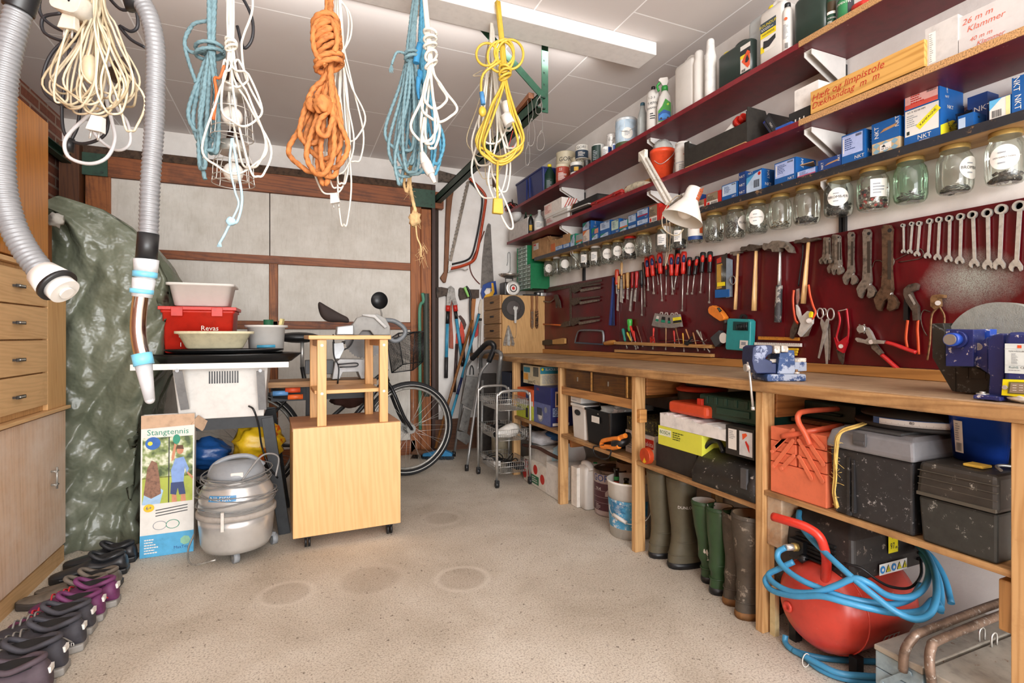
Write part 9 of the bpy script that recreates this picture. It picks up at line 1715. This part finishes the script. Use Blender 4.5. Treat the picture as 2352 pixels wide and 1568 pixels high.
# ================= ropes, cables and hoses hanging from ceiling hooks
def PT(pts,t,cv=None):return[P(*(cv(p[0],p[1])if cv else(p[0],p[1])),t=t+(p[2]if len(p)>2 else 0))for p in pts]
R1=lambda X,Y:(X/2.45,Y/2.45);R2=lambda X,Y:(600+X/2.45,Y/2.45)
def top(u,t):p=P(u,10,t=t);return V3((p.x,p.y,CZ-.03))
def hook(par,u,t):
 p=top(u,t);q=MB();q.tube([p+V3((0,0,.03)),p+V3((0,0,.012)),p+V3((.012,0,0)),p+V3((.006,0,-.012)),p+V3((-.008,0,-.008))],.0025,6,STL,k=3);q.build('ceiling_hook',None,par)
def loops(label,nm,cat,u,t,m,r,specs,rope=False,seed=1,knot=None,part='strand',jit=4,group='ropes and cables hanging from the ceiling',dz=.03,mm=None):
 """specs: (bottom u, bottom v, half width); every strand runs hook, knot, bulge, bottom and back"""
 g=random.Random(seed);o=thing(nm,label,cat,tuple(top(u,t)),group);q=MB();ku,kv=knot or(u,120);tp=top(u,t)
 for i,(bu,bv,hw_)in enumerate(specs):
  d1,d2=g.uniform(-dz,dz),g.uniform(-dz,dz);j=lambda s=1:g.uniform(-jit,jit)*s;m1=.45+g.uniform(-.08,.08)
  pts=[tp+V3((g.uniform(-.008,.008),g.uniform(-.008,.008),0))]+PT([(ku+j(),kv,d1*.3),(ku+(bu-ku)*m1-hw_*.55+j(),kv+(bv-kv)*m1,d1),(bu-hw_+j(),kv+(bv-kv)*.8,d1),(bu-hw_*.55,bv-hw_*.25,d1*.7),(bu,bv,(d1+d2)/2),(bu+hw_*.6,bv-hw_*.3,d2*.7),(bu+hw_+j(),kv+(bv-kv)*.78,d2),(ku+(bu-ku)*m1+hw_*.5+j(),kv+(bv-kv)*m1,d2),(ku+j(),kv+j(),d2*.3)],t)+[tp+V3((g.uniform(-.008,.008),g.uniform(-.008,.008),0))]
  (q.rope(pts,r,6,m)if rope else q.tube(pts,r,6,(mm[i%len(mm)]if mm else m),k=6))
 q.build(part,None,o);hook(o,u,t);return o
def wrap(q,u,v,w_,h_,n,r,t,m,rope=True,tilt=6):
 c=P(u,v,t=t);rr_=w_/2*t/F
 for k in range(n):
  z=(k/(max(1,n-1))-.5)*h_*t/F;pts=[c+V3((rr_*math.cos(a)*CS+rr_*.8*math.sin(a)*SN,-rr_*math.cos(a)*SN+rr_*.8*math.sin(a)*CS,z+tilt*.001*math.cos(a+k)))for a in[i*PI/6 for i in range(13)]]
  (q.rope(pts,r,4,m)if rope else q.tube(pts,r,6,m,k=3))
def plug(o,u,v,t,m,nm='plug',tilt=0,w_=.036,pins=True,h_=.035):
 c=P(u,v,t=t);M_=frame(c,(CS,-SN,0),(0,0,1))@RZ(tilt);q=MB();q.hexa([(-w_*.5,-h_*.5,-.009),(w_*.5,-h_*.5,-.009),(w_*.5,-h_*.5,.009),(-w_*.5,-h_*.5,.009)],[(-w_*.36,h_*.5,-.007),(w_*.36,h_*.5,-.007),(w_*.36,h_*.5,.007),(-w_*.36,h_*.5,.007)],m,M_);b_=q.build(nm,None,o,bev=.002)
 if pins:
  for s in(-1,1):q=MB();q.cyl(M_@V3((s*.0095,-h_*.5,0)),M_@V3((s*.0095,-h_*.5-.019,0)),.0024,8,STL);q.build('pin',None,b_)
 return b_
CRC=mat('d8cbae',.45,var=.12,vs=14);CRD=mat('b9a888',.5,var=.1);WCB=mat('dcd8cc',.4,var=.04);BKC=mat('26262a',.5,var=0);GYC=mat('c8c9cb',.4,var=.03)
# cream cable bundle
S_1=[(140,235,26),(170,250,38),(150,215,40),(190,262,42),(215,255,30),(230,268,36),(205,240,46),(175,245,52),(245,250,44),(262,262,34),(285,225,30),(295,245,24),(300,300,20),(240,225,20),(160,240,44),(275,240,40),(222,262,50),(190,225,60),(255,215,60),(210,215,22)]
o=loops('big tangle of cream flat cable with plugs hanging near the grey hoses','cable_bundle','cable',215,1.25,CRC,.0026,S_1,seed=3,knot=(222,-50),jit=20,dz=.06,mm=[CRC,CRC,CRD])
plug(o,223,285,1.2,WT,tilt=-12);plug(o,160,52,1.22,mat('ddd5c4',.4),tilt=-8,w_=.042)
q=MB();M_=frame(P(170,14,t=1.22),(CS,-SN,-.3),(0,0,1));q.rbox((0,0,0),(.07,.05,.05),.016,mat('cfc9bd',.35),M_);[q.cyl(M_@V3((x,.0,.025)),M_@V3((x,0,.0262)),.003,8,BK)for x in(-.01,.01)];q.build('socket',None,o,bev=.004)
q=MB();q.ball(tuple(P(207,158,t=1.24)),(.017,.017,.036),16,mat('cfc0a0',.4));q.build('inline_switch',None,o)
q=MB();M_=T(*P(279,172,t=1.27))@RY(12);q.lathe([(.012,-.022),(.02,-.020),(.021,-.004),(.027,-.002),(.027,.004),(.022,.008),(.022,.022),(.014,.036),(.006,.046)],24,mat('3a2c24',.3,var=.1),M_);q.build('lamp_socket',None,o)
o=thing('cable','thick black cable looping behind the cream cable tangle','cable',tuple(top(230,1.4)),'ropes and cables hanging from the ceiling');q=MB()
for pts in([(110,-60),(90,20),(125,62),(190,85),(150,95),(102,75),(100,40),(140,30)],[(230,-40),(215,60),(140,100),(105,150),(102,210),(150,245),(195,240)],[(160,110),(150,190),(142,250),(150,310),(190,330),(240,310),(248,260),(235,220)],[(230,-30),(275,20),(310,22),(316,60),(300,72),(275,60),(300,90),(335,110)],[(185,240),(178,290),(165,320),(158,345)]):q.tube([top(215,1.4)]*0+PT(pts,1.38),.0042,8,BKC,k=6)
q.tube([top(230,1.38),P(230,-40,t=1.38)],.0042,8,BKC);q.build('flex',None,o);q=MB();A_=P(163,318,t=1.38);B_=P(157,348,t=1.38);q.cyl(A_,B_,.009,12,BK,.012);q.cyl(B_,P(154,362,t=1.38),.003,8,STL);q.build('plug',None,o);hook(o,230,1.38)
o=thing('cable','pale grey cable hanging in two wide loops below the cream tangle','cable',tuple(top(240,1.3)),'ropes and cables hanging from the ceiling');q=MB();q.tube([top(240,1.3)]+PT([(232,60),(242,180),(215,250),(165,300),(148,330),(160,362),(205,376),(245,362),(264,320),(255,270),(240,200),(236,60)],1.3)+[top(240,1.3)],.0044,8,GYC,k=6);q.tube([top(240,1.3)]+PT([(236,60,.05),(250,190,.05),(215,265,.05),(220,310,.05),(265,344,.05),(298,330,.05),(292,280,.05),(262,230,.05),(240,60,.05)],1.3),.0040,8,GYC,k=6);q.build('flex',None,o);hook(o,242,1.3)
# vacuum hoses
HSG=mat('808183',.42,.2,var=.05)
def hose(pts,t,rpx,n,m=HSG):
 c=catmull(PT(pts,t),40);L=sum((b-a).length for a,b in zip(c,c[1:]));N=int(L/.0022);out=[];acc=0;j=0;ln=[0]
 for a,b in zip(c,c[1:]):ln.append(ln[-1]+(b-a).length)
 for i in range(N+1):
  d=L*i/N
  while j<len(ln)-2 and ln[j+1]<d:j+=1
  out.append(c[j].lerp(c[j+1],(d-ln[j])/max(1e-9,ln[j+1]-ln[j])))
 r=rpx*t/F;q=MB();q.tube(out,r,20,m,rr=[r*(1,.94,.88,.94)[i%4]for i in range(N+1)]);return q
h1=thing('vacuum_hose','grey ribbed vacuum hose with white end piece hanging at the picture edge','hose',tuple(top(60,.98)),'grey vacuum hoses hanging from the ceiling')
tt=.98;q=hose([(44,20,0),(28,80,0),(12,160,0),(4,260,0),(2,360,0),(8,440,0),(30,520,0),(62,580,0),(104,634,0)],tt,27,0);q.build('hose',None,h1)
q=MB();r=30*tt/F;pp=PT([(42,25),(60,-30),(80,-80)],tt);q.tube([top(60,tt),pp[2]],r*.5,10,BK);q.tube(pp,r,20,BK,k=14,rr=[r*(1 if i%2 else .97)for i in range(40)]);q.build('black_tape',None,h1)
q=MB();e0,e1,e2=PT([(96,626),(128,652),(150,670)],tt);q.cyl(e0,e1,r*1.05,28,WT,r*1.35);q.cyl(e1,e1.lerp(e2,.3),r*1.38,28,BK);q.cyl(e1.lerp(e2,.3),e2,r*1.05,28,WT);q.cyl(e2,e2+(e2-e1)*.25,r*.5,12,WT);q.build('end_piece',None,h1)
h2=thing('vacuum_hose','grey ribbed vacuum hose ending in a chrome wand with light blue rings','hose',tuple(top(310,1.1)),'grey vacuum hoses hanging from the ceiling')
tt=1.08;hose([(326,4),(345,45),(357,110),(357,200),(354,300),(346,410),(341,540)],tt,20.5,0).build('hose',None,h2)
q=MB();r=21*tt/F;q.tube([top(310,tt)]+PT([(300,-60),(322,-4)],tt),r*.9,16,BK,k=5);q.build('black_cuff',None,h2);q=MB();q.cyl(*PT([(341,536),(336,597)],tt),r*1.02,24,BK);q.build('black_tape',None,h2)
CNG=mat('c3c6c8',.35);BLR=mat('6fb9d6',.35);CHM=mat('d9cdc4',.12,1,var=0)
q=MB();a_,b_,c_,d_,e_=PT([(336,596),(335,625),(331,640),(329,662),(326,682)],tt);q.cyl(a_,b_,r*1.2,24,CNG,r*1.1);q.cyl(b_,c_,r*1.0,24,CNG);q.cyl(c_,e_,r*1.1,24,CNG,r*.95);cuff=q.build('connector',None,h2);q=MB();q.cyl(*PT([(333.5,624),(332.5,637)],tt),r*1.16,24,BLR);q.cyl(*PT([(326,664),(325,674)],tt),r*1.12,24,BLR);q.build('blue_ring',None,cuff)
q=MB();q.tube(PT([(324,676),(319,715),(317,755),(321,790),(328,820)],tt),r*.74,24,CHM,k=10);q.build('chrome_wand',None,h2);q=MB();q.cyl(*PT([(325,812),(331,838)],tt),r*.98,24,BLR);q.build('blue_ring',None,h2);q=MB();q.cyl(*PT([(329,834),(344,918)],tt),r*.84,24,mat('b5b6b8',.5),r*.5);q.ball(tuple(P(344,917,t=tt)),r*.5,16,mat('b5b6b8',.5));q.build('nozzle',None,h2)
# blue rope with white cable and inspection lamps
TEL=mat('73929a',.7,var=.15,vs=60);BLR2=mat('5092ae',.65,var=.12,vs=60);t2=1.55
sp=[(470,330,26),(455,300,18),(480,345,22),(465,385,10),(490,350,14),(476,310,20)]
o=loops('faded teal rope coil tied near its top beside the inspection lamps','rope','rope',492,t2,TEL,.0062,sp,True,5,(486,60),jit=6,dz=.035);q=MB();q.rope(PT([(490,-30),(485,40),(445,55),(425,90),(430,130),(450,190)],t2),.0055,6,TEL);q.rope(PT([(490,115),(440,120),(424,95),(440,60)],t2),.0055,6,TEL);q.rope(PT([(455,330),(462,370),(471,412)],t2),.0062,6,TEL);wrap(q,482,118,60,12,2,.0055,t2,TEL);q.build('tie',None,o)
o=loops('white cable looped over two caged inspection lamps','cable','cable',535,t2-.08,WCB,.0033,[(540,400,72),(560,290,45),(592,405,24),(575,385,32),(545,200,30)],seed=8,knot=(530,100),jit=7,dz=.04);q=MB();q.tube(PT([(575,-60),(580,20),(560,80),(555,110),(565,180),(600,250)],t2-.04),.0034,8,WCB,k=6);q.tube(PT([(530,-50),(575,30),(580,85),(560,110),(545,60)],t2),.0045,8,BKC,k=6);wrap(q,531,102,24,14,3,.0034,t2-.1,WCB,False);q.build('tie',None,o)
def inlamp(label,u,v0,v1,v2,t,flip=1):
 o=thing('inspection_lamp',label,'inspection lamp',tuple(P(u,v0,t=t)),'caged inspection lamps hanging from the ceiling');k=t/F;c=P(u,v1,t=t);q=MB();q.tube([top(u,t),P(u,v0,t=t)],.004,6,BKC);q.cyl(P(u,v0,t=t),P(u,v1-14,t=t),11*k,20,mat('3a2620',.35),17*k);q.build('grip',None,o)
 q=MB();q.cyl(P(u,v1-16,t=t),P(u,v1+8,t=t),32*k,32,mat('bfbcb4',.4,.6));q.build('collar',None,o);q=MB();z0,z1=P(u,v1+6,t=t).z,P(u,v2,t=t).z;L=z0-z1
 for i in range(8):a=i*PI/4;q.tube([V3((c.x+rr_*k*math.cos(a),c.y+rr_*k*math.sin(a),z))for rr_,z in((30,z0),(40,z0-L*.35),(42,z0-L*.8),(44,z1))],.0016,5,STL,k=4)
 for f,rr_ in((.35,40),(.8,42),(1,44)):q.tube([(c.x+rr_*k*math.cos(i*PI/12),c.y+rr_*k*math.sin(i*PI/12),z0-L*f)for i in range(24)],.0016,5,STL,closed=True)
 q.build('wire_cage',None,o);q=MB();q.cyl((c.x,c.y,z0),(c.x,c.y,z0-.03),.014,16,WT);q.ball((c.x,c.y,z0-.03-.03),.029,20,mat('ece8e0',.25));q.build('bulb',None,o);return o
inlamp('upper caged inspection lamp with grey metal collar',533,138,215,318,t2-.02);inlamp('lower caged inspection lamp with large round bulb',536,300,345,422,t2+.06)
q=MB();LB=mat('a9cfe0',.6);q.tube(PT([(532,318),(528,380),(540,440),(548,470),(530,510)],t2-.12),.0028,6,LB,k=6);q.tube(PT([(534,318),(548,400),(556,460),(545,508),(530,512),(515,540),(502,562)],t2-.12),.0034,6,LB,k=6);q.ball(tuple(P(531,508,t=t2-.12)),.012,10,LB,noise=.2)
for k in range(8):q.tube(PT([(506,552),(498+k*1.6,566+k%3)],t2-.12),.0009,4,LB)
one(q,'string',None,'thin light blue string knotted and hanging below the inspection lamps','string')
q=MB();q.tube(PT([(515,150),(505,178),(493,180),(497,215),(490,275)],t2-.1),.004,6,mat('c8622c',.6),k=5);one(q,'string',None,'short orange string tied to the inspection lamp cable','string')
# orange rope
ORP=mat('c67c42',.75,var=.18,vs=40);t3=1.9;u3=756
o=loops('thick orange rope coil with big knot and frayed end','rope','rope',757,t3,ORP,.0098,[(745,420,12),(720,395,50),(735,400,26),(758,405,22),(762,385,34),(745,365,40),(750,300,24),(712,330,30)],True,2,(754,140),jit=8,dz=.035)
q=MB();
for k in range(4):wrap(q,748+k*3,62+k*16,56-k*3,12,2,.0098,t3-.02,ORP,tilt=22)
for k in range(2):wrap(q,756,132+k*14,58,10,1,.0098,t3-.02,ORP,tilt=16)
q.rope(PT([(768,120),(775,90),(762,48),(738,44),(720,70),(724,120),(748,150)],t3-.05),.0098,6,ORP);q.build('knot',None,o)
q=MB();q.ball(tuple(P(741,240,t=t3-.05)),(.034,.03,.034),22,ORP,noise=.14,seed=3);q.ball(tuple(P(716,240,t=t3-.03)),(.022,.018,.026),14,ORP,noise=.1);q.rope(PT([(752,258),(735,275),(730,300),(750,312),(765,270)],t3-.05),.0098,6,ORP);q.build('frayed_end',None,o)
o=loops('thin white cable with plug hanging behind the orange rope','cable','cable',775,t3+.1,WCB,.0036,[(770,400,40),(760,445,42),(790,515,12),(815,370,22),(800,325,34),(785,420,16),(775,430,24)],seed=4,knot=(782,60),jit=6,dz=.02);plug(o,769,456,t3+.05,WT,tilt=10);q=MB();q.tube(PT([(762,-20),(795,20),(800,70),(790,110),(775,60),(770,0)],t3+.1),.0036,6,WCB,k=6);q.tube(PT([(766,-20),(803,30),(806,80),(788,120)],t3+.1),.0036,6,WCB,k=6);q.build('loop',None,o)
# second blue rope, straw rope, white extension
t4=2.05;o=loops('light blue rope coil tied with a wrapped top in the middle of the row','rope','rope',966,t4,TEL,.0066,[(930,405,28),(920,385,30),(945,395,22),(925,350,34),(950,400,30),(918,420,6),(940,375,14),(935,345,20)],True,6,(945,95),jit=8,dz=.03,mm=None)
q=MB();wrap(q,945,128,28,8,2,.0066,t4-.03,TEL);q.rope(PT([(930,122),(912,120),(903,138),(900,148)],t4-.04),.005,5,TEL)
for k in range(10):q.tube(PT([(899,146),(893+k*1.2,162+k%3*3)],t4-.04),.0014,4,TEL)
q.build('tie',None,o)
o=loops('brighter blue rope coil hanging close behind the light blue one','rope','rope',972,t4+.06,BLR2,.0068,[(990,400,22),(975,395,26),(1000,375,14),(962,350,22),(985,330,26)],True,9,(970,110),jit=6,dz=.02);q=MB();q.ball(tuple(P(965,172,t=t4-.03)),(.012,.012,.02),12,mat('3a93c8',.6),noise=.2);q.tube(PT([(966,100),(958,130),(956,145)],t4-.03),.013,8,mat('3a93c8',.6),k=4);q.tube(PT([(962,178),(960,205),(962,228)],t4-.03),.01,8,mat('3a93c8',.6),k=4,rr=lambda f:.011*(1-f*.6));q.build('tie',None,o)
STW=mat('c8a878',.9,var=.2);o=thing('straw_rope','frayed straw rope with loose knot hanging below the blue ropes','rope',tuple(top(975,t4+.1)),'ropes and cables hanging from the ceiling');q=MB();q.rope([top(975,t4+.1)]+PT([(976,60),(962,250),(942,395),(946,450),(955,490),(952,505)],t4+.1),.0075,6,STW);q.rope(PT([(935,385),(928,420),(935,440),(940,400)],t4+.1),.006,6,STW);q.ball(tuple(P(952,503,t=t4+.1)),(.022,.02,.03),16,STW,noise=.25);q.tube(PT([(955,515),(958,545),(966,565),(967,590)],t4+.1),.0035,6,STW,k=4)
g=random.Random(3)
for k in range(60):u,v=g.choice(((952,500),(967,570),(940,430),(967,585)));q.tube(PT([(u+g.uniform(-8,8),v+g.uniform(-14,10)),(u+g.uniform(-18,18),v+g.uniform(-6,34))],t4+.1),.0007,3,STW)
q.build('rope',None,o);hook(o,975,t4+.1)
o=loops('white extension cable with round connector beside the blue ropes','cable','cable',965,t4-.12,WCB,.0052,[(985,330,18),(975,325,28),(1010,280,38),(992,340,14),(1000,250,26)],seed=7,knot=(988,130),jit=4,dz=.02);q=MB();wrap(q,988,90,28,30,3,.0052,t4-.13,WCB,False);wrap(q,990,138,26,20,2,.0052,t4-.13,WCB,False,14);q.tube(PT([(975,270),(968,320),(970,352)],t4-.14),.0052,8,WCB,k=4);q.build('coil',None,o)
q=MB();q.cyl(*PT([(969,350),(978,375)],t4-.14),.009,16,WT,.020);q.cyl(*PT([(978,375),(990,400)],t4-.14),.021,20,WT,.016);q.cyl(*PT([(990,400),(999,420)],t4-.14),.012,16,WT,.006);q.build('connector',None,o)
# yellow cable
YCB=mat('ccab3c',.4,var=.06);t5=2.25;o=loops('bright yellow cable coil with flat yellow connector','cable','cable',1143,t5,YCB,.0055,[(1145,370,52),(1150,378,48),(1155,365,44),(1148,360,56),(1152,372,40)],seed=12,knot=(1158,165),jit=4,dz=.02)
q=MB();
for cx,cy,rx,ry in((1118,125,24,26),(1172,125,30,34),(1150,130,30,36),(1158,120,22,30)):q.tube(PT([(cx+rx*math.cos(a),cy+ry*math.sin(a))for a in[k*PI/6 for k in range(12)]],t5-.03),.0055,8,YCB,closed=True,k=3)
q.tube(PT([(1150,140),(1110,170),(1105,215),(1107,232)],t5-.04),.0055,8,YCB,k=4);q.tube(PT([(1143,370),(1142,420),(1143,460)],t5-.04),.0055,8,YCB,k=3);wrap(q,1160,168,26,16,3,.0055,t5-.03,YCB,False,12);q.build('coil',None,o)
q=MB();q.cyl(*PT([(1106,212),(1110,240)],t5-.05),.010,12,mat('4a86b8',.5));q.build('blue_sleeve',None,o);q=MB();q.ball(tuple(P(1108,256,t=t5-.05)),(.017,.014,.022),16,YCB);q.build('plug',None,o);c=P(1143,474,t=t5-.04);q=MB();q.hexa([(c.x-.024,c.y-.012,c.z-.032),(c.x+.024,c.y-.012,c.z-.032),(c.x+.024,c.y+.012,c.z-.032),(c.x-.024,c.y+.012,c.z-.032)],[(c.x-.02,c.y-.01,c.z+.034),(c.x+.02,c.y-.01,c.z+.034),(c.x+.02,c.y+.01,c.z+.034),(c.x-.02,c.y+.01,c.z+.034)],YCB);q.build('connector',None,o,bev=.005)
o=loops('white cables with round plugs hanging behind the yellow coil','cable','cable',1130,t5+.1,WCB,.0046,[(1110,380,28),(1125,455,42),(1150,440,26),(1130,330,34),(1172,340,20),(1165,300,16)],seed=15,knot=(1130,100),jit=5,dz=.02);q=MB();q.tube(PT([(1125,380),(1122,420),(1140,470),(1165,520),(1178,522),(1172,490),(1150,440),(1130,400)],t5),.0046,8,WCB,k=6);q.build('loop',None,o)
q=MB();q.cyl(*PT([(1162,235),(1168,262)],t5+.02),.022,18,WT,.020);q.cyl(*PT([(1160,264),(1172,286)],t5-.0),.024,20,WT);q.build('round_plug',None,o)
o=loops('thin brownish cord bundle behind the yellow coil','cord','cord',1133,t5+.15,CRD,.0022,[(1118,410,22),(1128,425,18),(1135,395,26),(1108,360,34),(1140,330,16),(1115,180,22)],seed=19,knot=(1122,150),jit=8,dz=.03);q=MB();q.cyl(*PT([(1135,405),(1138,430)],t5+.1),.010,12,mat('3a2a20',.4),.013);q.build('lamp_socket',None,o)
# bent wire hangers at the end of the green track
WR=mat('8f8a84',.4,.6)
for i,(u,v,w_,h_,l)in enumerate(((1220,300,14,70,'first bent wire hook hanging from the green track'),(1238,240,12,44,'upper wire hook near the bracket of the green track'),(1242,320,14,50,'wire hook with orange wire hanging from the track'),(1212,350,8,60,'lowest thin wire loop hanging from the track'))):
 q=MB();tt=2.5;q.tube(PT([(u,225+i*2),(u+4,v-h_*.5),(u-w_*.5,v-h_*.1),(u-w_*.6,v+h_*.4),(u,v+h_*.5),(u+w_*.5,v+h_*.35),(u+w_*.6,v),(u+2,v-h_*.4),(u-w_*.3,v-h_*.2)],tt),.0013,5,WR,k=5)
 if i==2:q.tube(PT([(1178,300),(1170,330),(1165,345),(1180,335)],tt),.002,5,RED,k=4)
 one(q,'wire_hook',None,l,'wire hook','bent wires hanging from the green track')
